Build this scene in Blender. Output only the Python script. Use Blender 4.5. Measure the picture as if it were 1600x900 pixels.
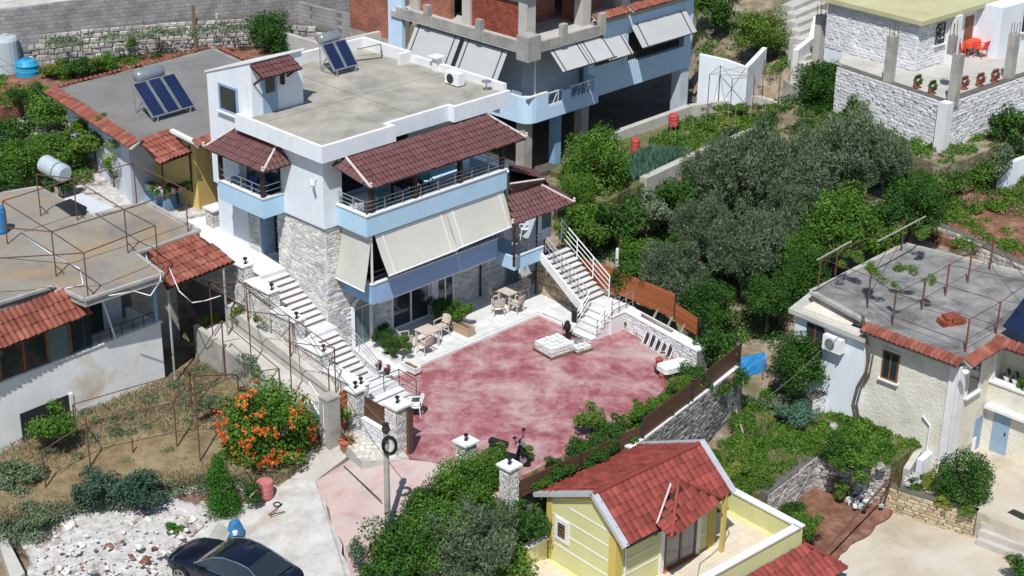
import bpy, bmesh, math, random
import numpy as np
from mathutils import Vector, Matrix

for o in list(bpy.data.objects): bpy.data.objects.remove(o)
R = random.Random(7)
SC = bpy.context.scene
COL = SC.collection

# ---------------------------------------------------------------- camera
FPX = 2600.0; PITCH = math.radians(24.5); ROLL = math.radians(0.8); HC = 29.5
_f = Vector((0, math.cos(PITCH), -math.sin(PITCH))); _u = Vector((0, math.sin(PITCH), math.cos(PITCH))); _r = Vector((1, 0, 0))
c_, s_ = math.cos(ROLL), math.sin(ROLL)
RT = c_*_r + s_*_u; UPV = -s_*_r + c_*_u
cam = bpy.data.cameras.new('camera'); cam_o = bpy.data.objects.new('camera', cam); COL.objects.link(cam_o)
cam.sensor_width = 36; cam.lens = FPX/1600*36; cam.clip_start = 0.5; cam.clip_end = 3000
cam_o.matrix_world = Matrix(((RT.x, UPV.x, -_f.x, 0), (RT.y, UPV.y, -_f.y, 0), (RT.z, UPV.z, -_f.z, HC), (0, 0, 0, 1)))
SC.camera = cam_o
CAM = Vector((0, 0, HC))
SC.render.resolution_x = 1024; SC.render.resolution_y = 576

# ---------------------------------------------------------------- light
SUN_AZ = 80.0      # direction the light travels, degrees from +X
SUN_EL = 57.0
world = bpy.data.worlds.new('World'); SC.world = world; world.use_nodes = True
wn = world.node_tree.nodes; wl = world.node_tree.links
sky = wn.new('ShaderNodeTexSky'); sky.sky_type = 'NISHITA'; sky.sun_disc = False
sky.sun_elevation = math.radians(SUN_EL); sky.sun_rotation = math.radians(90-(SUN_AZ+180))
sky.altitude = 100; sky.air_density = 1.0; sky.dust_density = 0.6; sky.ozone_density = 1.2
bg = wn['Background']; wl.new(sky.outputs[0], bg.inputs[0]); bg.inputs[1].default_value = 0.10
sun = bpy.data.lights.new('sun', 'SUN'); sun.energy = 4.6; sun.angle = math.radians(0.5); sun.color = (1.0, 0.98, 0.945)
sun_o = bpy.data.objects.new('sun', sun); COL.objects.link(sun_o)
a_ = math.radians(SUN_AZ); e_ = math.radians(SUN_EL)
sd = Vector((math.cos(a_)*math.cos(e_), math.sin(a_)*math.cos(e_), -math.sin(e_)))
sun_o.rotation_euler = sd.to_track_quat('-Z', 'Y').to_euler(); sun_o.location = (0, 20, 60)
SC.view_settings.view_transform = 'Standard'; SC.view_settings.look = 'None'; SC.view_settings.exposure = 0.06; SC.view_settings.gamma = 1.0

# ---------------------------------------------------------------- measuring helpers
def P(px, py, z):
    d = _f*FPX + RT*(px-800) + UPV*(450-py)
    t = (z-HC)/d.z
    return CAM + d*t
def XY(px, py, z):
    p = P(px, py, z); return (p.x, p.y)
def PL(pts, z): return [XY(x, y, z) for x, y in pts]
def pxsize(p): return FPX/((Vector(p)-CAM).dot(_f))       # photograph pixels per metre at p

class Fr:
    def __init__(s, o, ang):
        s.o = Vector((o[0], o[1])); a = math.radians(ang); s.a = a
        s.u = Vector((math.cos(a), math.sin(a))); s.v = Vector((-math.sin(a), math.cos(a)))
    def w(s, u, v, z):
        q = s.o + s.u*u + s.v*v; return Vector((q.x, q.y, z))
    def uv(s, px, py, z):
        p = P(px, py, z); d = Vector((p.x, p.y))-s.o; return d.dot(s.u), d.dot(s.v)
    def rot(s): return Matrix.Rotation(s.a, 4, 'Z')
WF = Fr((0, 0), 0)

# ---------------------------------------------------------------- materials
MATS = {}
def _node(nt, t, **k):
    n = nt.nodes.new(t)
    for a, b in k.items(): setattr(n, a, b)
    return n
def mat(name, cols, scale=1.0, rough=0.8, detail=8, dist=0.0, bump=0.0, bscale=None, metal=0.0, spec=0.3, rnd=0.0, island=0.0, stain=None, trans=0.0, pos=None, stretch=None, fine=0.0, nrough=.62):
    """cols: list of colours spread over a noise ramp; stain=(colour, scale, lo, hi, amount); rnd/island: per object / per island value change"""
    if name in MATS: return MATS[name]
    m = bpy.data.materials.new(name); m.use_nodes = True; nt = m.node_tree; L = nt.links
    bs = nt.nodes['Principled BSDF']; bs.inputs['Roughness'].default_value = rough; bs.inputs['Metallic'].default_value = metal
    bs.inputs['Specular IOR Level'].default_value = spec
    g = _node(nt, 'ShaderNodeNewGeometry'); tc = _node(nt, 'ShaderNodeTexCoord')
    mp = _node(nt, 'ShaderNodeMapping'); L.new(g.outputs['Position'], mp.inputs[0])
    if stretch: mp.inputs['Rotation'].default_value = (0, 0, stretch[1]); mp.inputs['Scale'].default_value = stretch[0]
    nz = _node(nt, 'ShaderNodeTexNoise'); nz.inputs['Scale'].default_value = scale; nz.inputs['Detail'].default_value = detail; nz.inputs['Distortion'].default_value = dist
    nz.inputs['Roughness'].default_value = nrough
    L.new(mp.outputs[0], nz.inputs['Vector'])
    rp = _node(nt, 'ShaderNodeValToRGB'); els = rp.color_ramp.elements
    n = len(cols)
    ps = pos or ([0.5] if n == 1 else [0.32+0.36*i/(n-1) for i in range(n)])
    els[0].position = ps[0]; els[0].color = (*cols[0], 1)
    if n > 1: els[1].position = ps[-1]; els[1].color = (*cols[-1], 1)
    else: els[1].position = 1; els[1].color = (*cols[0], 1)
    for i in range(1, n-1):
        e = els.new(ps[i]); e.color = (*cols[i], 1)
    L.new(nz.outputs['Fac'], rp.inputs[0]); out = rp.outputs[0]
    if stain:
        sc, ss, lo, hi, am = stain
        n2 = _node(nt, 'ShaderNodeTexNoise'); n2.inputs['Scale'].default_value = ss; n2.inputs['Detail'].default_value = 8; n2.inputs['Distortion'].default_value = 0.6; n2.inputs['Roughness'].default_value = 0.68
        L.new(mp.outputs[0], n2.inputs['Vector'])
        mr = _node(nt, 'ShaderNodeMapRange'); mr.inputs[1].default_value = lo; mr.inputs[2].default_value = hi; mr.inputs[4].default_value = am
        L.new(n2.outputs['Fac'], mr.inputs[0])
        mx = _node(nt, 'ShaderNodeMix', data_type='RGBA'); L.new(mr.outputs[0], mx.inputs[0]); L.new(out, mx.inputs[6]); mx.inputs[7].default_value = (*sc, 1)
        out = mx.outputs[2]
    if rnd or island or fine:
        hs = _node(nt, 'ShaderNodeHueSaturation'); L.new(out, hs.inputs['Color'])
        src = None
        if rnd: src = _node(nt, 'ShaderNodeObjectInfo').outputs['Random']; amt = rnd
        elif island: src = g.outputs['Random Per Island']; amt = island
        else:
            n3 = _node(nt, 'ShaderNodeTexNoise'); n3.inputs['Scale'].default_value = 14; n3.inputs['Detail'].default_value = 4; src = n3.outputs['Fac']; amt = fine
            L.new(g.outputs['Position'], n3.inputs['Vector'])
        if rnd and island:
            ad = _node(nt, 'ShaderNodeMath', operation='ADD'); L.new(src, ad.inputs[0]); L.new(g.outputs['Random Per Island'], ad.inputs[1])
            fr = _node(nt, 'ShaderNodeMath', operation='FRACT'); L.new(ad.outputs[0], fr.inputs[0]); src = fr.outputs[0]
        mr2 = _node(nt, 'ShaderNodeMapRange'); mr2.inputs[3].default_value = 1-amt; mr2.inputs[4].default_value = 1+amt
        L.new(src, mr2.inputs[0]); L.new(mr2.outputs[0], hs.inputs['Value'])
        out = hs.outputs[0]
    L.new(out, bs.inputs['Base Color'])
    if bump:
        bn = _node(nt, 'ShaderNodeTexNoise'); bn.inputs['Scale'].default_value = bscale or scale*6; bn.inputs['Detail'].default_value = 5
        L.new(g.outputs['Position'], bn.inputs['Vector'])
        bp = _node(nt, 'ShaderNodeBump'); bp.inputs['Strength'].default_value = 1.0; bp.inputs['Distance'].default_value = bump
        L.new(bn.outputs['Fac'], bp.inputs['Height']); L.new(bp.outputs[0], bs.inputs['Normal'])
    if trans:
        tr = _node(nt, 'ShaderNodeBsdfTranslucent'); L.new(out, tr.inputs[0])
        ms = _node(nt, 'ShaderNodeMixShader'); ms.inputs[0].default_value = trans
        L.new(bs.outputs[0], ms.inputs[1]); L.new(tr.outputs[0], ms.inputs[2]); L.new(ms.outputs[0], nt.nodes['Material Output'].inputs[0])
    MATS[name] = m; return m
def brickmat(name, c1, c2, mortar, bw, rh, rotz, ms=0.012, rough=0.9, bump=0.01, wear=0.25):
    if name in MATS: return MATS[name]
    m = bpy.data.materials.new(name); m.use_nodes = True; nt = m.node_tree; L = nt.links
    bs = nt.nodes['Principled BSDF']; bs.inputs['Roughness'].default_value = rough; bs.inputs['Specular IOR Level'].default_value = 0.2
    g = _node(nt, 'ShaderNodeNewGeometry')
    # horizontal run along either wall direction (u+v both enter), vertical = z
    mp = _node(nt, 'ShaderNodeMapping'); mp.inputs['Rotation'].default_value = (0, 0, -rotz); L.new(g.outputs['Position'], mp.inputs[0])
    sp = _node(nt, 'ShaderNodeSeparateXYZ'); L.new(mp.outputs[0], sp.inputs[0])
    ad = _node(nt, 'ShaderNodeMath', operation='ADD'); L.new(sp.outputs[0], ad.inputs[0]); L.new(sp.outputs[1], ad.inputs[1])
    cb = _node(nt, 'ShaderNodeCombineXYZ'); L.new(ad.outputs[0], cb.inputs[0]); L.new(sp.outputs[2], cb.inputs[1])
    bt = _node(nt, 'ShaderNodeTexBrick'); bt.inputs['Scale'].default_value = 1; bt.inputs['Brick Width'].default_value = bw; bt.inputs['Row Height'].default_value = rh
    bt.inputs['Mortar Size'].default_value = ms; bt.inputs['Color1'].default_value = (*c1, 1); bt.inputs['Color2'].default_value = (*c2, 1); bt.inputs['Mortar'].default_value = (*mortar, 1)
    L.new(cb.outputs[0], bt.inputs[0])
    nz = _node(nt, 'ShaderNodeTexNoise'); nz.inputs['Scale'].default_value = 1.3; nz.inputs['Detail'].default_value = 8; L.new(g.outputs['Position'], nz.inputs['Vector'])
    hs = _node(nt, 'ShaderNodeHueSaturation'); mr = _node(nt, 'ShaderNodeMapRange'); mr.inputs[1].default_value = .3; mr.inputs[2].default_value = .7; mr.inputs[3].default_value = 1-wear; mr.inputs[4].default_value = 1+wear
    L.new(nz.outputs['Fac'], mr.inputs[0]); L.new(mr.outputs[0], hs.inputs['Value']); L.new(bt.outputs['Color'], hs.inputs['Color'])
    L.new(hs.outputs[0], bs.inputs['Base Color'])
    bp = _node(nt, 'ShaderNodeBump'); bp.inputs['Distance'].default_value = bump; bp.invert = True; L.new(bt.outputs['Fac'], bp.inputs['Height']); L.new(bp.outputs[0], bs.inputs['Normal'])
    MATS[name] = m; return m

M_white = mat('white_render', [(.65, .70, .76), (.75, .79, .835)], 1.5, .85, stain=((.46, .44, .41), 1.5, .56, .80, .5), bump=.004, bscale=30, stretch=((1, 1, .28), 0))
M_blue = mat('light_blue_render', [(.38, .58, .73), (.44, .63, .77)], 1.0, .85, stain=((.36, .42, .46), 1.6, .55, .8, .5), stretch=((1, 1, .3), 0))
M_band = M_blue
M_blueu = mat('pale_blue_render', [(.50, .67, .82), (.57, .73, .87)], 1.0, .85, stain=((.40, .44, .46), 1.5, .55, .8, .5), stretch=((1, 1, .3), 0))
M_cream = mat('cream_rough_render', [(.56, .52, .43), (.66, .63, .54), (.70, .67, .59)], 1.1, .95, stain=((.36, .29, .18), .7, .60, .85, .6), bump=.03, bscale=9)
M_yel = mat('pale_yellow_render', [(.56, .55, .27), (.62, .605, .315)], 1.0, .85, stain=((.36, .35, .22), 1.4, .52, .80, .55), stretch=((1, 1, .3), 0))
M_yeld = mat('golden_render', [(.52, .40, .10), (.56, .44, .13)], 1.0, .85)
M_och = mat('ochre_render', [(.60, .42, .12), (.68, .52, .22)], 1.2, .9, stain=((.55, .5, .36), 1.0, .55, .8, .6))
M_roof = mat('roof_screed', [(.235, .222, .19), (.315, .298, .255), (.39, .37, .32)], .9, .95, dist=.3, stain=((.47, .44, .36), .45, .50, .72, .7), bump=.008, bscale=12, fine=.1)
M_roofg = mat('grey_roof_screed', [(.17, .165, .16), (.215, .21, .20)], .6, .95, dist=.5, stain=((.28, .24, .18), .35, .56, .72, .5), fine=.1)
M_rooft = mat('stained_roof_screed', [(.19, .175, .155), (.25, .23, .20), (.29, .265, .22)], .5, .95, dist=.7, stain=((.33, .225, .11), .42, .47, .66, .8), fine=.12)
M_rooff = mat('rough_grey_roof', [(.155, .15, .147), (.225, .22, .215), (.30, .29, .28)], 1.2, .95, dist=.3, stain=((.075, .073, .07), .7, .50, .66, .8), bump=.02, bscale=14, fine=.25)
M_conc = mat('raw_concrete', [(.26, .25, .23), (.36, .345, .315), (.44, .42, .385)], 1.2, .95, stain=((.14, .135, .125), .9, .56, .78, .6), bump=.01, fine=.12)
M_concw = mat('pale_concrete', [(.40, .385, .35), (.52, .50, .46)], 1.1, .95, stain=((.24, .22, .19), .8, .56, .8, .6), bump=.01, fine=.12)
M_marble = mat('white_marble', [(.54, .54, .535), (.65, .65, .645), (.71, .71, .705)], 2.5, .5, rnd=.07, stain=((.55, .50, .45), 1.6, .58, .82, .5))
M_cap = mat('white_capping', [(.66, .66, .65), (.76, .76, .75)], 2, .6, stain=((.45, .43, .40), 1.5, .6, .85, .5))
M_stone = mat('pale_split_stone', [(.46, .44, .41), (.60, .58, .55), (.68, .67, .64)], 3.0, .92, rnd=.20, bump=.02, bscale=22)
M_stones = mat('pale_split_stone_mass', [(.46, .44, .41), (.60, .58, .55), (.68, .67, .64)], 3.0, .92, island=.20, bump=.02, bscale=22)
M_wstone = mat('whitewashed_stone', [(.60, .60, .60), (.74, .74, .75)], 2.0, .92, rnd=.10, bump=.02, bscale=20)
M_wstones = mat('whitewashed_stone_mass', [(.60, .60, .60), (.74, .74, .75)], 2.0, .92, island=.10, bump=.02, bscale=20)
M_rub = mat('field_stone', [(.27, .25, .225), (.40, .38, .35), (.50, .485, .46)], 2.6, .95, rnd=.28, bump=.03, bscale=16)
M_rubs = mat('field_stone_mass', [(.27, .25, .225), (.40, .38, .35), (.50, .485, .46)], 2.6, .95, island=.28, bump=.03, bscale=16)
M_gstone = mat('honey_stone', [(.42, .33, .20), (.54, .45, .31)], 2.6, .95, rnd=.22, bump=.02, bscale=16)
M_mort = mat('mortar', [(.15, .145, .135), (.22, .21, .20)], 3, .95, bump=.01)
M_mortd = mat('dark_joint', [(.09, .085, .075), (.15, .14, .125)], 3, .95, bump=.01)
M_brick = brickmat('red_brick', (.36, .10, .055), (.27, .07, .042), (.34, .28, .24), .26, .115, math.radians(46))
M_block = brickmat('grey_block', (.31, .30, .295), (.25, .245, .24), (.17, .165, .16), .42, .2, math.radians(10), bump=.004)
M_btile = mat('maroon_tile', [(.105, .044, .043), (.142, .060, .057)], 2.2, .55, rnd=.13, spec=.35)
M_otile = mat('orange_clay_tile', [(.165, .048, .034), (.23, .072, .048), (.30, .12, .085)], 1.7, .8, rnd=.22, stain=((.20, .11, .08), 1.8, .55, .8, .5))
M_rtile = mat('red_tile', [(.20, .040, .032), (.28, .060, .045)], 1.5, .7, rnd=.24, stain=((.13, .030, .025), 1.5, .55, .8, .5))
M_ridge = mat('ridge_joint', [(.46, .38, .36), (.60, .54, .52)], 3, .8)
M_dark = mat('dark_interior', [(.02, .021, .023), (.035, .035, .038)], 1, .8)
M_glass = mat('dark_glass', [(.018, .026, .030), (.03, .04, .045)], .5, .06, spec=.7)
M_glassb = mat('frosted_glass', [(.11, .16, .17), (.14, .19, .20)], .8, .15, spec=.6)
M_alu = mat('steel', [(.42, .42, .43), (.5, .5, .51)], 3, .35, metal=.7)
M_dmet = mat('dark_metal', [(.035, .032, .03), (.06, .055, .05)], 4, .5, metal=.3)
M_rust = mat('rusty_steel', [(.085, .040, .028), (.14, .062, .04), (.12, .085, .07)], 6, .85)
M_rustr = mat('red_primer_steel', [(.17, .045, .035), (.24, .07, .055)], 6, .8)
M_wire = mat('wire', [(.10, .10, .10), (.2, .2, .2)], 5, .6)
M_pvc = mat('white_plastic', [(.72, .73, .74), (.80, .80, .80)], 2, .45, spec=.4)
M_awn = mat('awning_canvas', [(.54, .535, .48), (.59, .585, .53)], .9, .9, trans=.12)
M_awnw = mat('white_awning_canvas', [(.46, .47, .47), (.52, .53, .53)], .9, .9, trans=.12)
M_wood = mat('orange_stained_wood', [(.30, .085, .028), (.42, .135, .05)], 3, .55, rnd=.16, stretch=((1, 1, 14), 0))
M_woodb = mat('brown_wood', [(.085, .042, .028), (.135, .068, .045)], 3, .6, rnd=.15, stretch=((1, 1, 14), 0))
M_dwood = mat('dark_wood', [(.030, .018, .014), (.05, .03, .022)], 4, .5)
M_frame = mat('brown_window_frame', [(.16, .07, .03), (.22, .10, .045)], 4, .5)
M_rattan = mat('beige_plastic', [(.50, .42, .35), (.58, .50, .43)], 4, .6)
M_terra = mat('terracotta', [(.35, .11, .06), (.44, .16, .09)], 4, .8)
M_redp = mat('red_plastic', [(.42, .05, .045), (.52, .09, .08)], 3, .55, spec=.4)
M_redc = mat('red_cloth', [(.60, .06, .03), (.72, .11, .05)], 3, .85)
M_bluep = mat('blue_plastic', [(.02, .17, .42), (.035, .24, .52)], 2.5, .5, spec=.4)
M_cyan = mat('blue_tank_plastic', [(.01, .26, .46), (.03, .34, .56)], 2.5, .45, spec=.4)
M_greyt = mat('grey_tank', [(.36, .42, .45), (.44, .50, .53)], 2.0, .5, stain=((.28, .27, .25), 2, .58, .8, .5))
M_pv = mat('solar_glass', [(.010, .018, .055), (.016, .028, .075)], 1.2, .12, spec=.6)
M_black = mat('black_paint', [(.012, .012, .013), (.02, .02, .02)], 3, .4)
M_car = mat('midnight_car_paint', [(.004, .007, .018), (.005, .009, .022)], 1, .12, spec=.7)
M_chrome = mat('chrome', [(.6, .6, .6), (.7, .7, .7)], 2, .15, metal=1.0)
M_bluedoor = mat('blue_door_paint', [(.22, .33, .45), (.27, .39, .51)], 2, .6)
M_bluecol = mat('blue_column_paint', [(.20, .34, .52), (.26, .42, .60)], 2, .75)
M_brown = mat('old_wood', [(.14, .09, .06), (.22, .16, .11)], 5, .9)
M_greyw = mat('grey_weathered_wood', [(.28, .25, .22), (.38, .35, .31)], 5, .9)
M_bark = mat('bark', [(.09, .07, .052), (.17, .14, .11)], 6, .95, bump=.02)
# ground
M_yard = mat('red_stamped_concrete', [(.205, .042, .054), (.29, .098, .110), (.375, .19, .195), (.47, .35, .335)], 1.1, .8, dist=.15, detail=15, nrough=.74, pos=[.34, .46, .56, .70], stain=((.50, .41, .395), .45, .48, .68, .74), fine=.26)
M_entry = mat('faded_pink_concrete', [(.40, .26, .24), (.48, .36, .33), (.46, .41, .38)], .45, .9, dist=1.0, stain=((.36, .33, .31), .5, .52, .7, .7), fine=.1)
M_street = mat('white_dust_concrete', [(.36, .34, .31), (.50, .485, .455), (.59, .58, .56)], 1.1, .95, dist=.3, nrough=.74, stain=((.36, .28, .19), .38, .53, .68, .75), bump=.01, fine=.14)
M_soil = mat('red_earth', [(.12, .052, .032), (.20, .095, .06), (.28, .17, .12)], 2.0, .98, dist=.2, bump=.05, bscale=6, fine=.25)
M_dry = mat('dry_grass_ground', [(.15, .105, .055), (.225, .165, .09), (.29, .225, .14)], 1.8, .98, dist=.2, stain=((.15, .16, .055), .9, .55, .72, .7), bump=.04, bscale=8, fine=.25)
M_hill = mat('hillside_ground', [(.14, .10, .065), (.235, .185, .13), (.36, .32, .27)], 1.6, .98, dist=.1, stain=((.10, .115, .045), .5, .48, .64, .8), bump=.06, bscale=5, fine=.3)
M_green = mat('weedy_ground', [(.07, .085, .03), (.12, .13, .045), (.22, .17, .10)], 2.2, .98, dist=.2, bump=.04, bscale=7, fine=.3)
M_patio = mat('sandy_concrete', [(.40, .34, .25), (.50, .44, .35), (.54, .50, .43)], .45, .95, dist=.6, stain=((.40, .27, .14), .4, .58, .74, .6), bump=.008, fine=.12)
M_decktile = mat('cream_tile', [(.62, .52, .40), (.68, .60, .48)], 1.2, .5, rnd=.05)
M_pave = mat('beige_paving', [(.52, .44, .36), (.60, .53, .46)], 1.0, .8, rnd=.07)
M_rubble = mat('white_rubble_ground', [(.31, .285, .26), (.48, .465, .44), (.60, .59, .575)], 2.8, .98, dist=.2, nrough=.72, stain=((.15, .07, .05), .6, .53, .61, .88), bump=.08, bscale=5, fine=.3)
M_path = mat('concrete_path', [(.38, .35, .31), (.50, .47, .43)], .8, .95, stain=((.25, .22, .17), .7, .55, .8, .6), bump=.01, fine=.15)
M_lichen = mat('lichen_roof', [(.42, .40, .22), (.50, .48, .29)], 1.0, .95, stain=((.36, .35, .30), .7, .58, .8, .7), fine=.12)
def leafmat(name, cols, am=.35): return mat(name, cols, 1.1, .6, island=am, trans=.25, spec=.22)
LF = dict(
 olive=leafmat('olive_leaf', [(.078, .128, .060), (.190, .245, .145)], .45),
 olivelite=leafmat('grey_green_leaf', [(.105, .155, .082), (.220, .275, .170)], .45),
 dark=leafmat('dark_green_leaf', [(.016, .062, .010), (.070, .165, .024)], .48),
 mid=leafmat('mid_green_leaf', [(.040, .120, .012), (.135, .255, .034)], .45),
 bright=leafmat('bright_green_leaf', [(.085, .165, .022), (.140, .225, .035)], .35),
 lime=leafmat('lime_leaf', [(.17, .24, .03), (.27, .33, .05)], .3),
 bluish=leafmat('blue_green_leaf', [(.035, .085, .055), (.08, .14, .09)], .35),
 cypress=leafmat('cypress_leaf', [(.030, .125, .012), (.080, .215, .026)], .35),
 dry=leafmat('dry_leaf', [(.19, .145, .075), (.28, .225, .13)], .35),
 onion=leafmat('onion_leaf', [(.06, .15, .10), (.11, .21, .14)], .3),
 white=leafmat('white_petal', [(.70, .68, .66), (.78, .77, .75)], .1),
 orange=leafmat('orange_petal', [(.60, .12, .025), (.72, .21, .05)], .25),
 red=leafmat('red_leaf', [(.22, .05, .04), (.30, .09, .06)], .3),
)

# ---------------------------------------------------------------- mesh helpers
OFF = {}
def mesh(name, verts, faces, mats, smooth=False, mi=None):
    me = bpy.data.meshes.new(name); me.from_pydata([tuple(v) for v in verts], [], faces)
    for m in (mats if isinstance(mats, (list, tuple)) else [mats]): me.materials.append(m)
    if mi: me.polygons.foreach_set('material_index', mi)
    if smooth: me.polygons.foreach_set('use_smooth', [True]*len(faces))
    me.update(); return me
class MB:
    def __init__(s): s.v = []; s.f = []; s.mi = []; s.m = 0
    def add(s, vs, fs):
        b = len(s.v); s.v += [Vector(v) for v in vs]; s.f += [tuple(i+b for i in f) for f in fs]; s.mi += [s.m]*len(fs); return s
    def box(s, fr, u0, u1, v0, v1, z0, z1):
        p = [fr.w(u, v, z) for z in (z0, z1) for u, v in ((u0, v0), (u1, v0), (u1, v1), (u0, v1))]
        return s.add(p, [(3, 2, 1, 0), (4, 5, 6, 7), (0, 1, 5, 4), (1, 2, 6, 5), (2, 3, 7, 6), (3, 0, 4, 7)])
    def prism(s, pts, z0, z1):
        n = len(pts)
        a = sum(pts[i][0]*pts[(i+1) % n][1]-pts[(i+1) % n][0]*pts[i][1] for i in range(n))
        if a < 0: pts = pts[::-1]; z0 = z0[::-1] if isinstance(z0, list) else z0; z1 = z1[::-1] if isinstance(z1, list) else z1
        Z0 = z0 if isinstance(z0, list) else [z0]*n; Z1 = z1 if isinstance(z1, list) else [z1]*n
        vs = [(x, y, Z0[i]) for i, (x, y) in enumerate(pts)]+[(x, y, Z1[i]) for i, (x, y) in enumerate(pts)]
        fs = [tuple(range(n-1, -1, -1)), tuple(range(n, 2*n))]+[(i, (i+1) % n, n+(i+1) % n, n+i) for i in range(n)]
        return s.add(vs, fs)
    def slab(s, pts, t):
        pts = [Vector(p) for p in pts]; n = len(pts)
        nr = Vector((0, 0, 0))
        for i in range(n): nr += (pts[i]-pts[0]).cross(pts[(i+1) % n]-pts[0])
        nr.normalize()
        if nr.z < -.2: pts = pts[::-1]; nr = -nr
        vs = pts+[p-nr*t for p in pts]
        fs = [tuple(range(n)), tuple(range(2*n-1, n-1, -1))]+[((i+1) % n, i, n+i, n+(i+1) % n) for i in range(n)]
        return s.add(vs, fs)
    def tube(s, p, q, r, n=6, r2=None, cap=True):
        p, q = Vector(p), Vector(q); d = (q-p)
        if d.length < 1e-6: return s
        d.normalize(); x = d.orthogonal().normalized(); y = d.cross(x); r2 = r if r2 is None else r2
        vs = [p+(x*math.cos(6.2832*i/n)+y*math.sin(6.2832*i/n))*r for i in range(n)]+[q+(x*math.cos(6.2832*i/n)+y*math.sin(6.2832*i/n))*r2 for i in range(n)]
        fs = [(i, (i+1) % n, n+(i+1) % n, n+i) for i in range(n)]
        if cap: fs += [tuple(range(n-1, -1, -1)), tuple(range(n, 2*n))]
        return s.add(vs, fs)
    def path(s, pts, r, n=5):
        for a, b in zip(pts, pts[1:]): s.tube(a, b, r, n)
        return s
    def bar(s, p, q, w, h):
        p, q = Vector(p), Vector(q); d = (q-p).normalized()
        x = d.cross(Vector((0, 0, 1)))
        x = Vector((1, 0, 0)) if x.length < 1e-3 else x.normalized()
        y = x.cross(d)
        o = [(-w/2, -h/2), (w/2, -h/2), (w/2, h/2), (-w/2, h/2)]
        vs = [p+x*a+y*b for a, b in o]+[q+x*a+y*b for a, b in o]
        return s.add(vs, [(3, 2, 1, 0), (4, 5, 6, 7), (0, 1, 5, 4), (1, 2, 6, 5), (2, 3, 7, 6), (3, 0, 4, 7)])
    def lathe(s, c, prof, n=14):
        c = Vector(c); vs = []; k = len(prof)
        for r, z in prof:
            for i in range(n): vs.append(c+Vector((r*math.cos(6.2832*i/n), r*math.sin(6.2832*i/n), z)))
        fs = [(j*n+i, j*n+(i+1) % n, (j+1)*n+(i+1) % n, (j+1)*n+i) for j in range(k-1) for i in range(n)]
        fs += [tuple(range(n-1, -1, -1)), tuple(range((k-1)*n, k*n))]
        return s.add(vs, fs)
    def build(s, name, m, parent=None, smooth=False, kind=None, label=None):
        off = OFF.get(parent.name, Vector((0, 0, 0))) if parent else Vector((0, 0, 0))
        me = mesh(name, [v-off for v in s.v], s.f, m, smooth, s.mi if isinstance(m, (list, tuple)) else None)
        o = bpy.data.objects.new(name, me); COL.objects.link(o)
        if parent: o.parent = parent; OFF[o.name] = off
        if kind: o['kind'] = kind
        if label: o['label'] = label
        return o
def thing(name, label, cat, loc, group=None):
    o = bpy.data.objects.new(name, None); COL.objects.link(o); o.location = loc; o.empty_display_size = .2
    o['label'] = label; o['category'] = cat
    if group: o['group'] = group
    OFF[o.name] = Vector(loc); return o
def tagm(o, label, cat, group=None, kind=None):
    o['label'] = label; o['category'] = cat
    if group: o['group'] = group
    if kind: o['kind'] = kind
    return o
def structure(name, mb, m, smooth=False, label=None):
    return mb.build(name, m, None, smooth, 'structure', label)
def copy_thing(o, loc, rotz=0, label=None):
    r = o.copy(); COL.objects.link(r); r.location = loc; r.rotation_euler = (0, 0, rotz)
    if label: r['label'] = label
    OFF[r.name] = Vector(loc)
    for ch in list(o.children):
        c = ch.copy(); COL.objects.link(c); c.parent = r
        for g in list(ch.children):
            d = g.copy(); COL.objects.link(d); d.parent = c
    return r
def joined(name, meshes, mts, mat_, parent):
    """join transformed copies of small meshes into one mesh part of kind stuff"""
    off = OFF.get(parent.name, Vector((0, 0, 0))) if parent else Vector((0, 0, 0)); vs = []; fs = []
    for me, M in zip(meshes, mts):
        b = len(vs); vs += [(M @ v.co)-off for v in me.vertices]; fs += [tuple(i+b for i in p.vertices) for p in me.polygons]
    o = bpy.data.objects.new(name, mesh(name, vs, fs, mat_)); COL.objects.link(o); o['kind'] = 'stuff'
    if parent: o.parent = parent
    return o
def pieces(parent, name, variants, xf, limit=300, rest_mat=None, rest_name=None):
    off = OFF.get(parent.name, Vector((0, 0, 0))); T = Matrix.Translation(-off)
    if len(xf) > limit:
        xf = sorted(xf, key=lambda M: (M.translation-CAM).length - 2.0*max(M.col[0].xyz.length, M.col[2].xyz.length))
    for M in xf[:limit]:
        o = bpy.data.objects.new(name, R.choice(variants)); COL.objects.link(o); o.parent = parent; o.matrix_basis = T @ M
    if len(xf) > limit:
        joined(rest_name or name+'_mass', [R.choice(variants) for _ in xf[limit:]], xf[limit:], rest_mat or variants[0].materials[0], parent)
# unit stones: x -.5...5 (length), y 0..1 (out of the wall), z -.5...5
def stone_variants(m, n=5, seed=3, ch=.12, jit=.10):
    q = random.Random(seed); out = []
    for k in range(n):
        vs = []
        for (y, s) in ((0, 1.0), (.7, .98), (1.0, 1-2*ch)):
            for x, z in ((-.5, -.5), (.5, -.5), (.5, .5), (-.5, .5)):
                vs.append((x*s+q.uniform(-jit, jit)*.35*(y > 0), y*(1+q.uniform(-.25, .15)*(y > .9)), z*s+q.uniform(-jit, jit)*.5*(y > 0)))
        fs = [(8, 9, 10, 11)]
        for j in (0, 4):
            for i in range(4): fs.append((j+i, j+(i+1) % 4, j+4+(i+1) % 4, j+4+i))
        fs = [f[::-1] for f in fs]
        out.append(mesh('stone', vs, fs, m))
    return out
M_rubd = mat('shaded_field_stone', [(.13, .125, .115), (.24, .235, .22), (.33, .32, .30)], 2.6, .95, rnd=.3, bump=.03, bscale=16)  # field stone darkened, the retaining wall's shade put into the colour
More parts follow.
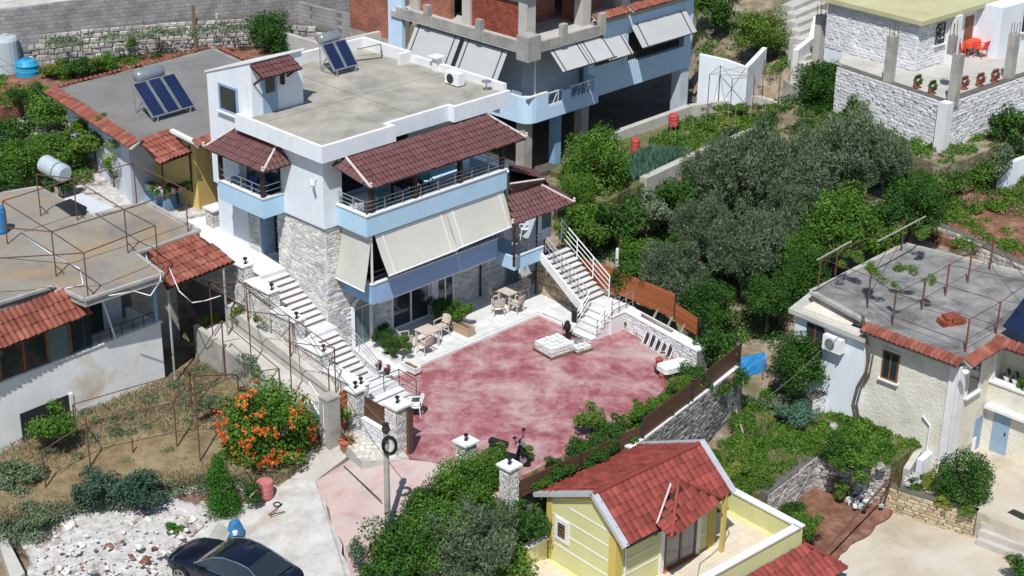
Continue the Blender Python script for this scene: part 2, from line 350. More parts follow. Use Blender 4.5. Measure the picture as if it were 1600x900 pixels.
SV = dict(dark=stone_variants(M_rubd, ch=.16, jit=.22), pale=stone_variants(M_stone), white=stone_variants(M_wstone, jit=.16), rub=stone_variants(M_rub, ch=.16, jit=.22), honey=stone_variants(M_gstone, ch=.14, jit=.18))
SVM = dict(dark=M_rubd, pale=M_stones, white=M_wstones, rub=M_rubs, honey=M_gstone)
def stones(parent, p, q, z0, z1, kind='pale', h=.13, l=(.2, .42), depth=.03, gap=.018, out=None, hole=None, name='stone', limit=300):
    """courses of separate stones over the vertical face from p to q (x,y); z0/z1 may be (start,end). Seen face is on the right hand of p->q unless out given."""
    p = Vector((p[0], p[1])); q = Vector((q[0], q[1])); D = q-p; Ln = D.length; D.normalize()
    N = Vector((D.y, -D.x)) if out is None else Vector(out).normalized()
    za = z0 if isinstance(z0, tuple) else (z0, z0); zb = z1 if isinstance(z1, tuple) else (z1, z1)
    xf = []; z = min(za)
    while z < max(zb)-.03:
        hh = h*R.uniform(.75, 1.3)
        if z+hh > max(zb): hh = max(zb)-z
        s = -R.uniform(0, l[1]*.5)
        while s < Ln:
            ll = R.uniform(*l); a, b = max(0, s), min(Ln, s+ll); s += ll
            if b-a < .05: continue
            m = (a+b)/2; t = m/Ln; zc = z+hh/2
            if zc < za[0]+(za[1]-za[0])*t or zc > zb[0]+(zb[1]-zb[0])*t-.02: continue
            if hole and hole(m, zc): continue
            pos = p+D*m
            M = Matrix(((D.x*(b-a-gap), N.x*depth*R.uniform(.6, 1.5), 0, pos.x), (D.y*(b-a-gap), N.y*depth*R.uniform(.6, 1.5), 0, pos.y), (0, 0, hh-gap, zc), (0, 0, 0, 1)))
            xf.append(M)
        z += hh
    pieces(parent, name, SV[kind], xf, limit, SVM[kind], name+'_mass')
# unit clay tile: x width, y up-slope, z out
def tile_variants(m, arch=.5, n=3, seed=1):
    q = random.Random(seed); out = []
    for k in range(n):
        pr = [(-.5, 0), (-.36, .55), (-.12, .95), (.12, .95), (.34, .5), (.5, 0.05)]
        vs = []
        for y, dz in ((-.56, .45), (.5, 0)):
            for x, z in pr: vs.append((x+q.uniform(-.02, .02), y+q.uniform(-.03, .03), z*arch+dz))
        vs += [(x, -.56, z*arch-.1) for x, z in pr]
        fs = [(i, i+1, 7+i, 6+i) for i in range(5)]+[(12+i, 13+i, i+1, i) for i in range(5)]
        out.append(mesh('tile', vs, fs, m))
    return out
TV = dict(brown=tile_variants(M_btile, .45), orange=tile_variants(M_otile, 1.0), red=tile_variants(M_rtile, .5))
def tiles(parent, a, b, c, d, kind, w=.22, l=.33, thick=.07, inside=None, limit=300, base=True, name='tile'):
    """tile the quad a-b (eave) d-c (top) ; a,b,c,d 3D points, tiles clipped by bilinear trapezoid"""
    a, b, c, d = map(Vector, (a, b, c, d)); U = (b-a).normalized(); nrm = (b-a).cross(d-a).normalized()
    if nrm.z < 0: nrm = -nrm
    S = nrm.cross(U).normalized()
    if S.dot(d-a) < 0: S = -S
    Ls = (d-a).dot(S); rows = max(1, round(Ls/l)); rl = Ls/rows; xf = []
    for r in range(rows):
        t = (r+.5)/rows; pl = a.lerp(d, t); pr = b.lerp(c, t); wl = (pr-pl).dot(U)
        x0 = (pl-a).dot(U); k0 = math.ceil((x0)/w-.35); k1 = math.floor((x0+wl)/w-.65)
        for k in range(k0, k1+1):
            x = (k+.5)*w
            ctr = a+U*(x+R.uniform(-.006, .006))+S*((r+.5)*rl+R.uniform(-.014, .014))+nrm*(.012+R.uniform(0, .014))
            M = Matrix(((U.x*w, S.x*rl, nrm.x*thick, ctr.x), (U.y*w, S.y*rl, nrm.y*thick, ctr.y), (U.z*w, S.z*rl, nrm.z*thick, ctr.z), (0, 0, 0, 1)))
            xf.append(M)
    pieces(parent, name, TV[kind], xf, limit)
def ridge(parent, p, q, m, r=.07, name='ridge_cap'):
    return MB().tube(p, q, r, 8).build(name, m, parent)
def railing(parent, pts, h=.5, mid=(.55,), m=None, gap=.9, r=.022, name='railing'):
    m = m or M_dmet; mb = MB(); pts = [Vector(p) for p in pts]
    for f in (1.0,)+tuple(mid):
        mb.path([p+Vector((0, 0, h*f)) for p in pts], r if f == 1 else r*.7, 5)
    o = mb.build(name, m, parent)
    for a, b in zip(pts, pts[1:]):
        n = max(1, round((b-a).length/gap))
        for i in range(n+1):
            p = a.lerp(b, i/n); MB().tube(p, p+Vector((0, 0, h)), r, 5).build('post', m, o)
    return o
def window(parent, corner, du, dz, out, m_frame=None, m_pane=None, depth=.12, fw=.06, bars=1, name='window', sill=None):
    """framed pane proud of/recessed in a wall: corner = lower corner (3D), du 3D horizontal vector, dz height, out = unit outward"""
    c = Vector(corner); du = Vector(du); L = du.length; U = du/L; O = Vector(out); Z = Vector((0, 0, 1))
    def bx(mb, a0, a1, z0, z1, o0, o1):
        p = [c+U*a+O*o+Z*z for z in (z0, z1) for a, o in ((a0, o0), (a1, o0), (a1, o1), (a0, o1))]
        mb.add(p, [(3, 2, 1, 0), (4, 5, 6, 7), (0, 1, 5, 4), (1, 2, 6, 5), (2, 3, 7, 6), (3, 0, 4, 7)])
    f = MB(); bx(f, 0, fw, 0, dz, -.02, .05); bx(f, L-fw, L, 0, dz, -.02, .05); bx(f, fw, L-fw, 0, fw, -.02, .05); bx(f, fw, L-fw, dz-fw, dz, -.02, .05)
    for i in range(1, bars+1): bx(f, L*i/(bars+1)-fw/2, L*i/(bars+1)+fw/2, fw, dz-fw, -.018, .045)
    o = f.build(name, m_frame or M_alu, parent)
    for i in range(bars+1):
        p = MB(); bx(p, L*i/(bars+1)+(fw/2 if i else fw), L*(i+1)/(bars+1)-(fw/2 if i < bars else fw), fw, dz-fw, -.02, .02); p.build('pane', m_pane or M_glass, o)
    if sill:
        s = MB(); bx(s, -.08, L+.08, -.06, 0, -.02, .14); s.build('sill', sill, o)
    return o

# ---------------------------------------------------------------- plants
def leaves_np(n, rng, size, kind='blob', lump=None, asp=1.0):
    """n leaf quads spread in lumps through a unit crown"""
    k = lump or 26
    th = rng.uniform(0, 2*np.pi, k); cz = rng.uniform(-.75, 1, k); rr = rng.uniform(.35, .85, k)
    s = np.sqrt(np.clip(1-cz**2, 0, 1))
    cen = np.stack([s*np.cos(th)*rr, s*np.sin(th)*rr, cz*rr], 1); lr = rng.uniform(.22, .42, k)
    if kind == 'cone':
        cz = rng.uniform(-1, 1, k); rad = (1-cz)/2*.75+.08; cen = np.stack([np.cos(th)*rad*.55, np.sin(th)*rad*.55, cz*.9], 1); lr = .18+rad*.42
    if kind == 'dense':
        rr = rng.uniform(.55, .72, k); cen = np.stack([s*np.cos(th)*rr, s*np.sin(th)*rr, cz*rr], 1); lr = rng.uniform(.30, .38, k)
    if kind == 'feather':
        th = rng.uniform(0, 2*np.pi, k); cz = rng.uniform(-.8, 1, k); s = np.sqrt(np.clip(1-cz**2, 0, 1)); rr = rng.uniform(.35, .95, k); cen = np.stack([s*np.cos(th)*rr, s*np.sin(th)*rr, cz*rr], 1); lr = rng.uniform(.14, .30, k)
    w = lr**2; idx = rng.choice(k, n, p=w/w.sum())
    d = rng.normal(size=(n, 3)); d /= np.linalg.norm(d, axis=1, keepdims=True)
    rad = lr[idx]*rng.uniform(.15, 1, n)**(1/2.2)*np.where(rng.random(n) < (.07 if kind == 'blob' else .02), rng.uniform(1.0, 1.55, n), 1)
    pos = cen[idx]+d*rad[:, None]*(np.array([.8, .8, 1.5]) if kind == 'feather' else 1.0)
    nrm = d*.8+rng.normal(size=(n, 3))*.55+np.array([0, 0, .35]); nrm /= np.linalg.norm(nrm, axis=1, keepdims=True)
    t = np.cross(nrm, rng.normal(size=(n, 3))); t /= np.linalg.norm(t, axis=1, keepdims=True); b = np.cross(nrm, t)
    if kind == 'feather':
        t = d*.6+np.array([0, 0, .7])+rng.normal(size=(n, 3))*.45; t /= np.linalg.norm(t, axis=1, keepdims=True); b = np.cross(nrm, t); b /= np.linalg.norm(b, axis=1, keepdims=True); nrm = np.cross(t, b)
    L = size*rng.uniform(.6, 1.35, n)[:, None]; Wd = L*rng.uniform(.38, .62, n)[:, None]/asp
    v = np.stack([pos-t*L*.5, pos+b*Wd*.5+nrm*L*.08, pos+t*L*.5, pos-b*Wd*.5+nrm*L*.08], 1)
    return v
def quads_mesh(name, v, m):
    n = len(v); me = bpy.data.meshes.new(name); me.vertices.add(4*n); me.vertices.foreach_set('co', v.reshape(-1).astype(np.float32))
    me.loops.add(4*n); me.loops.foreach_set('vertex_index', np.arange(4*n, dtype=np.int32))
    me.polygons.add(n); me.polygons.foreach_set('loop_start', np.arange(0, 4*n, 4, dtype=np.int32))
    me.update(calc_edges=True); me.materials.append(m); return me
NR = np.random.default_rng(11)
CROWNS = {}
for nm, n, sz, kd, lump, asp in (('big', 13000, .072, 'blob', 44, 1.0), ('big2', 13000, .072, 'blob', 38, 1.0), ('fine', 22000, .085, 'feather', 90, 2.0), ('fine2', 22000, .085, 'feather', 80, 2.0), ('mid', 3600, .12, 'blob', 22, 1.0), ('mid2', 3600, .12, 'blob', 18, 1.0), ('small', 1100, .20, 'blob', 12, 1.0), ('small2', 1100, .19, 'blob', 10, 1.2),
                                 ('cone', 14000, .085, 'cone', 60, 1.3), ('dense', 9000, .08, 'dense', 40, 1.0), ('loose', 1300, .13, 'blob', 9, 1.0)):
    CROWNS[nm] = quads_mesh('crown_'+nm, leaves_np(n, NR, sz, kd, lump, asp), LF['mid'])
def limb(mb, p, q, r0, r1, bend=.12, n=4):
    p, q = Vector(p), Vector(q); prev = p; L = (q-p).length
    off = Vector((R.uniform(-1, 1), R.uniform(-1, 1), 0))*bend*L
    for i in range(1, n+1):
        t = i/n; x = p.lerp(q, t)+off*math.sin(t*3.14)
        mb.tube(prev, x, r0+(r1-r0)*(i-1)/n, 6, r0+(r1-r0)*t, cap=False); prev = x
def tree(name, label, cat, px, py, rpx, zg, hc, leaf, crown='mid', asp=.85, group=None, trunk=True, wide=1.0, seed=None, extra=None):
    """crown centre seen at px,py ; radius rpx photograph pixels ; ground level zg ; crown centre hc above ground"""
    c = P(px, py, zg+hc); r = rpx/pxsize(c)
    t = thing(name, label, cat, (c.x, c.y, zg), group)
    if trunk:
        mb = MB(); tr = max(.03, r*.075)
        limb(mb, (c.x, c.y, zg-.3), (c.x+R.uniform(-.1, .1)*r, c.y, zg+hc*.75), tr, tr*.7)
        for i in range(5):
            a = R.uniform(0, 6.28); e = R.uniform(.2, .9)
            limb(mb, (c.x, c.y, zg+hc*R.uniform(.45, .75)), (c.x+math.cos(a)*r*.7*wide, c.y+math.sin(a)*r*.7*wide, zg+hc+r*asp*e*.35), tr*.55, tr*.18)
        mb.build('trunk', M_bark, t)
    def cr(mname, ln, cc, rr, az, ry=None):
        me = CROWNS[mname]; o = bpy.data.objects.new('crown', me); COL.objects.link(o); o.parent = t
        o.location = Vector(cc)-Vector((c.x, c.y, zg)); o.scale = (rr*wide, rr*wide if ry is None else ry, rr*az); o.rotation_euler = (0, 0, R.uniform(0, 6.28) if ry is None else math.radians(46))
        o.material_slots[0].link = 'OBJECT'; o.material_slots[0].material = LF[ln]
        return o
    cr(crown, leaf, c, r, asp)
    for (dx, dz, k, ln, mn) in (extra or ()): cr(mn, ln, c+Vector((dx*r, R.uniform(-.3, .3)*r, dz*r)), r*k, asp)
    return t
def tufts(name, label, cat, poly, n, hgt, leaf, spread=.5, width=.03, zoff=0.0, seed=0, zf=None, flat=.3):
    """ground cover: n thin upright blades over a polygon (list of xy, z function) as one stuff object"""
    rng = np.random.default_rng(seed+5); pts = np.array(poly); lo = pts.min(0); hi = pts.max(0); out = []
    while len(out) < n:
        q = rng.uniform(lo, hi, (n*2, 2))
        out += [tuple(x) for x in q[inpoly(q, pts)]]
    p = np.array(out[:n]); z = np.array([zf(x, y) for x, y in p]) if zf else np.zeros(n)
    # clump mask
    h = hgt*rng.uniform(.35, 1.3, n)
    az = rng.uniform(0, 6.28, n); d = np.stack([np.cos(az), np.sin(az)], 1); lean = rng.uniform(0, spread, n)
    base = np.concatenate([p, z[:, None]+zoff], 1); top = base.copy(); top[:, :2] += d*(lean*h)[:, None]; top[:, 2] += h*(1-lean*flat)
    sd = np.stack([-d[:, 1], d[:, 0], np.zeros(n)], 1)*(width*rng.uniform(.6, 1.4, n))[:, None]
    mid = base*.45+top*.55
    v = np.stack([base, mid+sd, top, mid-sd], 1)
    o = bpy.data.objects.new(name, quads_mesh(name, v, LF[leaf])); COL.objects.link(o); o['kind'] = 'stuff'; o['label'] = label; o['category'] = cat
    return o
def inpoly(q, pts):
    x, y = q[:, 0], q[:, 1]; r = np.zeros(len(q), bool); n = len(pts); j = n-1
    for i in range(n):
        xi, yi = pts[i]; xj, yj = pts[j]
        c = ((yi > y) != (yj > y)) & (x < (xj-xi)*(y-yi)/(yj-yi+1e-12)+xi); r ^= c; j = i
    return r
# ================================================================ frames of the buildings
HM = Fr((-7.066, 57.706), 45.5)                 # main house: u along the front, v to the back
# ================================================================ terrain
CP = [(-300, 900, -1.3), (300, 890, -1.3), (450, 850, -1.25), (600, 880, -1.5), (300, 740, -.9), (100, 800, -1.1), (0, 850, -1.4), (500, 720, -.6), (720, 700, -.2), (900, 560, -.4), (150, 640, -.4), (0, 640, -.3), (330, 560, -.1), (-200, 640, -.3),
      (300, 340, 3.1), (100, 330, 3.6), (-100, 320, 3.6), (100, 220, 4.2), (20, 110, 5.3), (-150, 120, 5.4), (250, 60, 5.9), (450, 70, 5.8), (560, 40, 6.0), (-200, 30, 6.6), (200, 0, 7.0), (650, 160, 3.0), (850, 250, 1.9), (990, 230, 1.9), (1100, 200, 2.1), (1150, 110, 3.2), (1230, 60, 4.3),
      (1260, 100, 4.0), (1400, 215, 3.3), (1300, 160, 3.6), (1480, 226, 3.45), (1560, 200, 3.4), (1620, 180, 3.4), (1350, 195, 3.4), (1700, 200, 3.3), (1600, 30, 5.5), (1800, 30, 5.5), (1100, 20, 4.2), (900, 20, 5.0), (700, -60, 7), (1300, -80, 7), (1150, 330, .9), (1000, 350, .8), (1060, 470, .5), (1250, 330, 1.2), (1200, 460, .1), (1130, 560, -.9), (1230, 570, -1.2),
      (1150, 640, -2.0), (1300, 650, -1.9), (1370, 645, -1.8), (1500, 420, .8), (1590, 380, 1.2), (1700, 400, 1.2), (1550, 300, 2.0), (1450, 290, 2.1), (1420, 360, 1.3), (1560, 720, -2.7), (1700, 720, -2.8), (1450, 860, -4.0), (1700, 880, -4.2), (1300, 830, -3.5), (1150, 770, -3.1), (1000, 900, -5.0), (700, 850, -2.2), (850, 850, -4.3), (1250, 1000, -5), (700, 1000, -2.8), (300, 1000, -1.4)]
_cp = np.array([[*XY(x, y, z), z] for x, y, z in CP])
def hz(x, y):
    d2 = (_cp[:, 0]-x)**2+(_cp[:, 1]-y)**2+.15
    w = 1/d2**1.5
    z = float((w*_cp[:, 2]).sum()/w.sum())
    return z
ZONES = []
def zone(name, poly, z, m, label=None, depth=3.0, rough=0.0):
    """one terrace of ground; poly [(px,py)], z a number or a list per corner"""
    zs = z if isinstance(z, list) else [z]*len(poly)
    pts = [XY(x, y, k) for (x, y), k in zip(poly, zs)]
    if rough:
        q = random.Random(len(poly)); p2 = []; z2 = []
        for i in range(len(pts)):
            a, b = Vector(pts[i]), Vector(pts[(i+1) % len(pts)]); n = max(1, int((b-a).length/.35)); nr = Vector((-(b-a).y, (b-a).x)).normalized(); w = 0
            for j in range(n):
                w = w*.6+q.uniform(-rough, rough); e = min(1, min(j, n-j)/2); p = a.lerp(b, j/n)+nr*w*e; p2.append((p.x, p.y)); z2.append(zs[i]+(zs[(i+1) % len(pts)]-zs[i])*j/n)
        pts, zs = p2, z2
    mb = MB(); mb.prism(pts, [k-depth for k in zs], zs)
    o = structure(name, mb, m, label=label); ZONES.append((pts, min(zs))); return pts
z_yard = zone('yard_floor', [(590, 575), (846, 470), (960, 500), (1100, 575), (1152, 584), (797, 778), (722, 728), (640, 716), (575, 640)], 0, M_yard, depth=.35)
structure('yard_base', MB().prism([tuple(np.array(z_yard).mean(0)+(np.array(p)-np.array(z_yard).mean(0))*.985) for p in z_yard], -4.5, -.34), M_conc)
z_entry = zone('entry_ramp', [(560, 700), (624, 716), (722, 728), (797, 778), (700, 830), (620, 900), (548, 900), (520, 820), (492, 752)], [-.45, -.012, -.012, -.012, -.9, -1.2, -1.28, -1.05, -.7], M_entry, rough=.11)
z_street = zone('street', [(300, 790), (382, 780), (440, 745), (492, 752), (520, 820), (548, 900), (600, 980), (-40, 980), (60, 900), (200, 900)], [-1.25, -1.15, -.9, -.704, -1.054, -1.284, -1.5, -1.5, -1.4, -1.4], M_street, rough=.11)
z_fore = zone('gateside_ground', [(500, 700), (575, 640), (640, 716), (624, 716), (560, 700), (492, 752), (440, 745)], [-.35, -.02, -.02, -.03, -.455, -.705, -.905], M_path)
z_gard = zone('dry_garden', [(-60, 640), (20, 645), (130, 630), (260, 590), (320, 545), (420, 620), (508, 695), (440, 740), (335, 738), (215, 760), (80, 792), (-60, 812)], [.15, .15, .12, .1, .1, -.05, -.3, -.5, -.5, -.52, -.6, -.6], M_dry)
z_pathl = zone('side_terrace', [(250, 330), (330, 305), (345, 355), (447, 419), (400, 436), (325, 400), (300, 372)], [3.3, 3.45, 3.4, 3.04, 3.04, 3.05, 3.1], M_cap, depth=2.0)
z_vegr = zone('vegetable_garden', [(860, 265), (930, 225), (1075, 180), (1200, 165), (1235, 190), (1010, 285), (930, 320)], 1.9, M_green, rough=.11)
z_fieldr = zone('lower_garden', [(1105, 720), (1190, 640), (1290, 645), (1370, 640), (1440, 690), (1400, 722), (1330, 715), (1280, 706), (1203, 763), (1120, 800)], [-2.1, -2.0, -1.95, -1.85, -1.95, -2.0, -2.0, -2.0, -2.05, -2.15], M_green, rough=.11, depth=1.6)
z_soil = zone('bare_soil_plot', [(1215, 775), (1300, 752), (1400, 745), (1395, 800), (1300, 880), (1215, 880)], [-3.3, -3.3, -3.3, -3.35, -3.4, -3.4], M_soil, rough=.11)
z_patl = zone('lower_patio', [(1395, 800), (1520, 835), (1640, 900), (1600, 1000), (1250, 1000), (1275, 890)], -3.45, M_patio, rough=.11)
z_patu = zone('upper_patio', [(1480, 705), (1560, 640), (1680, 690), (1680, 850), (1580, 822), (1535, 803), (1445, 770)], [-2.45]*7, M_patio, rough=.11, depth=1.2)
z_pathr = zone('wall_foot_path', [(1345, 625), (1375, 630), (1520, 690), (1488, 715), (1430, 680), (1360, 650)], [-1.8, -1.8, -2.0, -2.1, -1.95, -1.85], M_path, depth=1.5)
z_wild = zone('rubble_bank', [(30, 800), (110, 775), (215, 752), (335, 728), (385, 770), (300, 830), (262, 870), (262, 920), (40, 920)], [-.95, -.8, -.7, -.65, -1.1, -1.2, -1.3, -1.35, -1.35], M_rubble, rough=.11)
z_backg = zone('back_garden', [(-60, 120), (80, 95), (380, 40), (480, 45), (440, 88), (380, 95), (335, 76), (95, 135), (-60, 190)], [5.2, 5.5, 5.8, 5.8, 5.6, 5.5, 5.6, 5.3, 5.0], M_soil, rough=.11, depth=2)
z_pave2 = zone('porch_forecourt', [(90, 285), (150, 262), (260, 330), (330, 305), (338, 328), (250, 350), (232, 318), (130, 325)], [4.0, 4.1, 3.7, 3.5, 3.48, 3.5, 3.6, 3.9], M_rubble, rough=.11, depth=1)
z_ruin = zone('white_path', [(0, 172), (60, 165), (110, 215), (150, 262), (90, 290), (40, 250), (0, 240)], [4.4, 4.5, 4.3, 4.15, 4.05, 4.2, 4.3], M_rubble, rough=.11, depth=1)
M_under = mat('shaded_undercroft_earth', [(.07, .06, .05), (.13, .115, .10)], 1.5, .98, fine=.2)  # earth tone darkened, undercroft shade painted into floor and back walls
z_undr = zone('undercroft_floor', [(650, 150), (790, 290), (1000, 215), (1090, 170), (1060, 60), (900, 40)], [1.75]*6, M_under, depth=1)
z_topr = zone('stone_house_terrace', [(1312, 98), (1330, 50), (1500, 20), (1700, 40), (1590, 120), (1480, 155)], [5.9]*6, M_concw, depth=4.2)
z_foot = zone('terrace_foot', [(1290, 146), (1470, 205), (1590, 165), (1700, 150), (1700, 205), (1605, 212), (1480, 262), (1300, 196)], [3.6]*8, M_hill, depth=1.5, rough=.15)
z_bank = zone('earth_bank', [(1440, 300), (1560, 255), (1640, 290), (1660, 420), (1560, 400), (1480, 372), (1420, 345)], [2.05, 2.15, 2.2, 1.2, 1.15, 1.3, 1.5], M_soil, depth=1.5, rough=.2)
def build_hill():
    xs = np.concatenate([np.array([-900, -500, -250, -120, -70, -48]), np.arange(-36, 36.01, .75), np.array([48, 70, 120, 250, 500, 900])])
    ys = np.concatenate([np.array([-200, -50, 0, 20, 32]), np.arange(38, 100.01, .75), np.array([110, 130, 170, 250, 400, 800, 1500])])
    q = np.array([[x, y] for y in ys for x in xs]); z = np.array([hz(min(38, max(-38, x)), min(104, max(38, y))) for x, y in q])
    far = np.clip(q[:, 1]-92, 0, 400); z += far*.16
    nz = np.random.default_rng(4).normal(size=len(q))*.05; z += nz
    for pts, zz in ZONES:
        pa = np.array(pts); c = pa.mean(0); big = c+(pa-c)*(1+.8/np.maximum(1.2, np.linalg.norm(pa-c, axis=1)))[:, None]
        k = inpoly(q, [tuple(p) for p in big]); z[k] = np.minimum(z[k], zz-.25)
    nx = len(xs); f = [(j*nx+i, j*nx+i+1, (j+1)*nx+i+1, (j+1)*nx+i) for j in range(len(ys)-1) for i in range(nx-1)]
    me = mesh('hillside', [(a, b, c) for (a, b), c in zip(q, z)], f, M_hill, True)
    o = bpy.data.objects.new('hillside', me); COL.objects.link(o); o['kind'] = 'structure'
build_hill()
def zfun(zpoly_pts, zpx, zvals):
    """plane-ish height over a zone by inverse distance to its corners"""
    a = np.array(zpoly_pts); v = np.array(zvals if isinstance(zvals, list) else [zvals]*len(a))
    def f(x, y):
        w = 1/((a[:, 0]-x)**2+(a[:, 1]-y)**2+.05); return float((w*v).sum()/w.sum())
    return f
# ================================================================ main house
A2 = HM.u; B2 = HM.v
def up2(v): return Vector((v.x, v.y, 0))
house = thing('house', 'large white and light blue villa with flat roof, maroon tiled canopies and stone-clad lower floors', 'house', HM.w(4.5, 3.5, 0))
W = lambda u, v, z: HM.w(u, v, z)
# walls
mb = MB(); mb.box(HM, .12, 10.6, .15, 6.9, -.2, 2.75); mb.build('wall', M_white, house)
mb = MB(); mb.box(HM, 10.6, 12.0, .02, 6.0, -.2, 2.45); mb.build('wall', M_white, house)
mb = MB(); mb.box(HM, .12, 9.1, .12, 3.05, 2.75, 5.5); mb.box(HM, .12, 9.1, 4.25, 6.95, 2.75, 5.5); mb.box(HM, .9, 9.1, 3.05, 4.25, 2.75, 5.5); mb.build('wall', M_white, house)
mb = MB(); mb.box(HM, 0, .9, 0, 2.4, 5.5, 8.36); mb.box(HM, 0, 9.2, 5.2, 7.0, 5.5, 8.36); mb.box(HM, 1.6, 9.2, 1.6, 5.2, 5.5, 8.36); mb.box(HM, 0, 1.6, 2.4, 2.55, 5.5, 8.36); mb.box(HM, .25, 1.6, 2.55, 5.2, 5.5, 8.36)
mb.build('wall', M_white, house)
mb = MB(); mb.box(HM, 5.9, 9.3, 5.0, 8.3, 3, 8.36); mb.build('wall', M_white, house)
# roof
rp = [(-.4, -.5), (3.2, -.5), (3.2, -.12), (6.3, -.12), (6.3, -.42), (9.42, -.42), (9.42, 8.4), (2.0, 8.4), (2.0, 7.02), (.02, 7.02), (.02, 4.75), (-.4, 4.75)]
def uvpoly(ps): return [(W(u, v, 0).x, W(u, v, 0).y) for u, v in ps]
mb = MB(); mb.prism(uvpoly(rp), 8.36, 8.93); mb.build('roof_slab', M_white, house)
ip = [(-.22, -.32), (3.02, -.32), (3.02, .06), (6.48, .06), (6.48, -.24), (9.2, -.24), (9.2, 8.2), (2.46, 8.2), (2.46, 4.09), (-.22, 4.09)]
mb = MB(); mb.prism(uvpoly(ip), 8.925, 8.938); mb.build('roof_deck', M_roof, house)
mb = MB()
for (a, b) in zip(rp[:6], rp[1:6]):
    u0, u1 = sorted((a[0], b[0])); v0, v1 = sorted((a[1], b[1]))
    if u1-u0 > .5: mb.box(HM, u0+.002, u1-.002, v0+.002, v0+.17, 8.93, 8.995)
    else: mb.box(HM, u0-.165 if b[1] > a[1] else u0+.004, u0-.004 if b[1] > a[1] else u0+.165, v0+.17, v1+.17, 8.93, 8.994)
mb.box(HM, -.398, -.235, -.33, 4.7, 8.93, 8.993)
mb.build('parapet_lip', M_cap, house)
mb = MB(); mb.box(HM, 9.21, 9.41, -.2, 5.3, 8.93, 9.25); mb.box(HM, 9.05, 9.25, 5.3, 8.2, 8.93, 9.42); mb.box(HM, 2.5, 9.24, 8.2, 8.39, 8.93, 9.42); mb.box(HM, 8.6, 9.04, 5.3, 5.5, 8.93, 9.41)
mb.build('roof_upstand', M_cap, house)
mb = MB(); mb.box(HM, 9.1, 9.38, 3.6, 3.88, 8.93, 9.5); mb.box(HM, 8.98, 9.5, 3.48, 4.0, 9.5, 9.56); mb.build('chimney', M_cap, house)
# joints of the screed
mb = MB(); mb.box(HM, 4.6, 4.62, .1, 8.1, 8.938, 8.944); mb.box(HM, 0, 9.1, 3.3, 3.32, 8.938, 8.944); mb.build('screed_joint', mat('screed_joint', [(.16, .14, .11)], 2, .95), house)
# stair tower
mb = MB(); mb.prism(uvpoly([(0, 4.1), (2.45, 4.1), (2.45, 7), (0, 7)]), 8.37, [11.1, 11.1, 10.05, 10.05]); tower = mb.build('stair_tower', M_white, house)
mb = MB(); mb.slab([W(-.05, 4.02, 11.17), W(2.52, 4.02, 11.17), W(2.52, 7.06, 10.12), W(-.05, 7.06, 10.12)], .07); mb.build('tower_roof', M_cap, house)
dr = MB(); dr.box(HM, .47, 1.17, 4.03, 4.1, 8.94, 10.5); d_ = dr.build('roof_door', M_bluedoor, house)
mb = MB(); mb.box(HM, .60, 1.04, 4.015, 4.03, 9.75, 10.4); mb.build('pane', M_glass, d_)
can = MB().slab([W(-.02, 3.35, 10.62), W(1.85, 3.35, 10.62), W(1.85, 4.1, 10.98), W(-.02, 4.1, 10.98)], .05).build('door_canopy', M_dwood, house)
tiles(can, W(-.02, 3.33, 10.63), W(1.85, 3.33, 10.63), W(1.85, 4.1, 10.99), W(-.02, 4.1, 10.99), 'brown', .21, .28)
mb = MB().bar(W(.1, 4.08, 10.2), W(.1, 3.5, 10.6), .06, .08); mb.build('bracket', M_dwood, can)
MB().bar(W(1.7, 4.08, 10.2), W(1.7, 3.5, 10.6), .06, .08).build('bracket', M_dwood, can)
mb = MB(); mb.box(HM, 1.36, 1.48, 3.95, 4.1, 9.95, 10.35); mb.build('wall_lamp', M_black, house)
window(house, W(-.01, 6.22, 8.72), up2(-B2)*1.22, 1.12, -up2(A2), M_bluedoor, M_glass, fw=.09, bars=0, sill=M_cap)
# small upper-left balcony
mb = MB(); mb.box(HM, -1, 0, 2.4, 5.25, 5.5, 5.65); mb.box(HM, -1, -.88, 2.4, 5.25, 5.65, 6.28); mb.box(HM, -.88, -.002, 2.4, 2.52, 5.65, 6.28); mb.box(HM, -.88, -.002, 5.13, 5.25, 5.65, 6.28); lb = mb.build('balcony', M_blue, house)
mb = MB(); mb.box(HM, -1.03, -.85, 2.37, 5.28, 6.28, 6.33); mb.box(HM, -.85, -.003, 2.37, 2.55, 6.28, 6.33); mb.build('coping', M_cap, lb)
railing(house, [W(-.94, 5.2, 6.33), W(-.94, 2.46, 6.33), W(-.05, 2.46, 6.33)], .45, (.5,), M_alu, .7)
for v in (2.5, 5.15): MB().box(HM, -.98, -.84, v-.07, v+.07, 6.33, 7.62).build('balcony_post', M_dwood, house)
mb = MB(); mb.box(HM, .1, .24, 2.9, 4.9, 5.9, 8.1); mb.build('balcony_door', M_glass, house)
def canopy(name, a, b, c, d, sides, kind='brown', w=.20, l=.27, lip=.05):
    """tiled pitched canopy: a-b eave, d-c top; sides: extra triangles (p,q,r)"""
    o = MB().slab([a, b, c, d], lip)
    for t in sides: o.slab(list(t), lip)
    o = o.build(name, M_dwood, house)
    up = Vector((0, 0, .012))
    tiles(o, a+up, b+up, c+up, d+up, kind, w, l)
    for t in sides:
        p, q, r = t; tiles(o, p+up, q+up, r+up, r+up*1.01, kind, w, l)
    return o
aL, bL, cL, dL = W(-1.22, 2.02, 7.52), W(-1.22, 5.75, 7.52), W(.0, 5.2, 8.22), W(.0, 2.62, 8.22)
cn = canopy('canopy', bL, aL, dL, cL, [(aL, W(0, 1.85, 7.62), dL), (W(0, 5.95, 7.62), bL, cL)])
ridge(cn, aL+Vector((0, 0, .06)), dL+Vector((0, 0, .06)), M_ridge, .05); ridge(cn, bL+Vector((0, 0, .06)), cL+Vector((0, 0, .06)), M_ridge, .05)
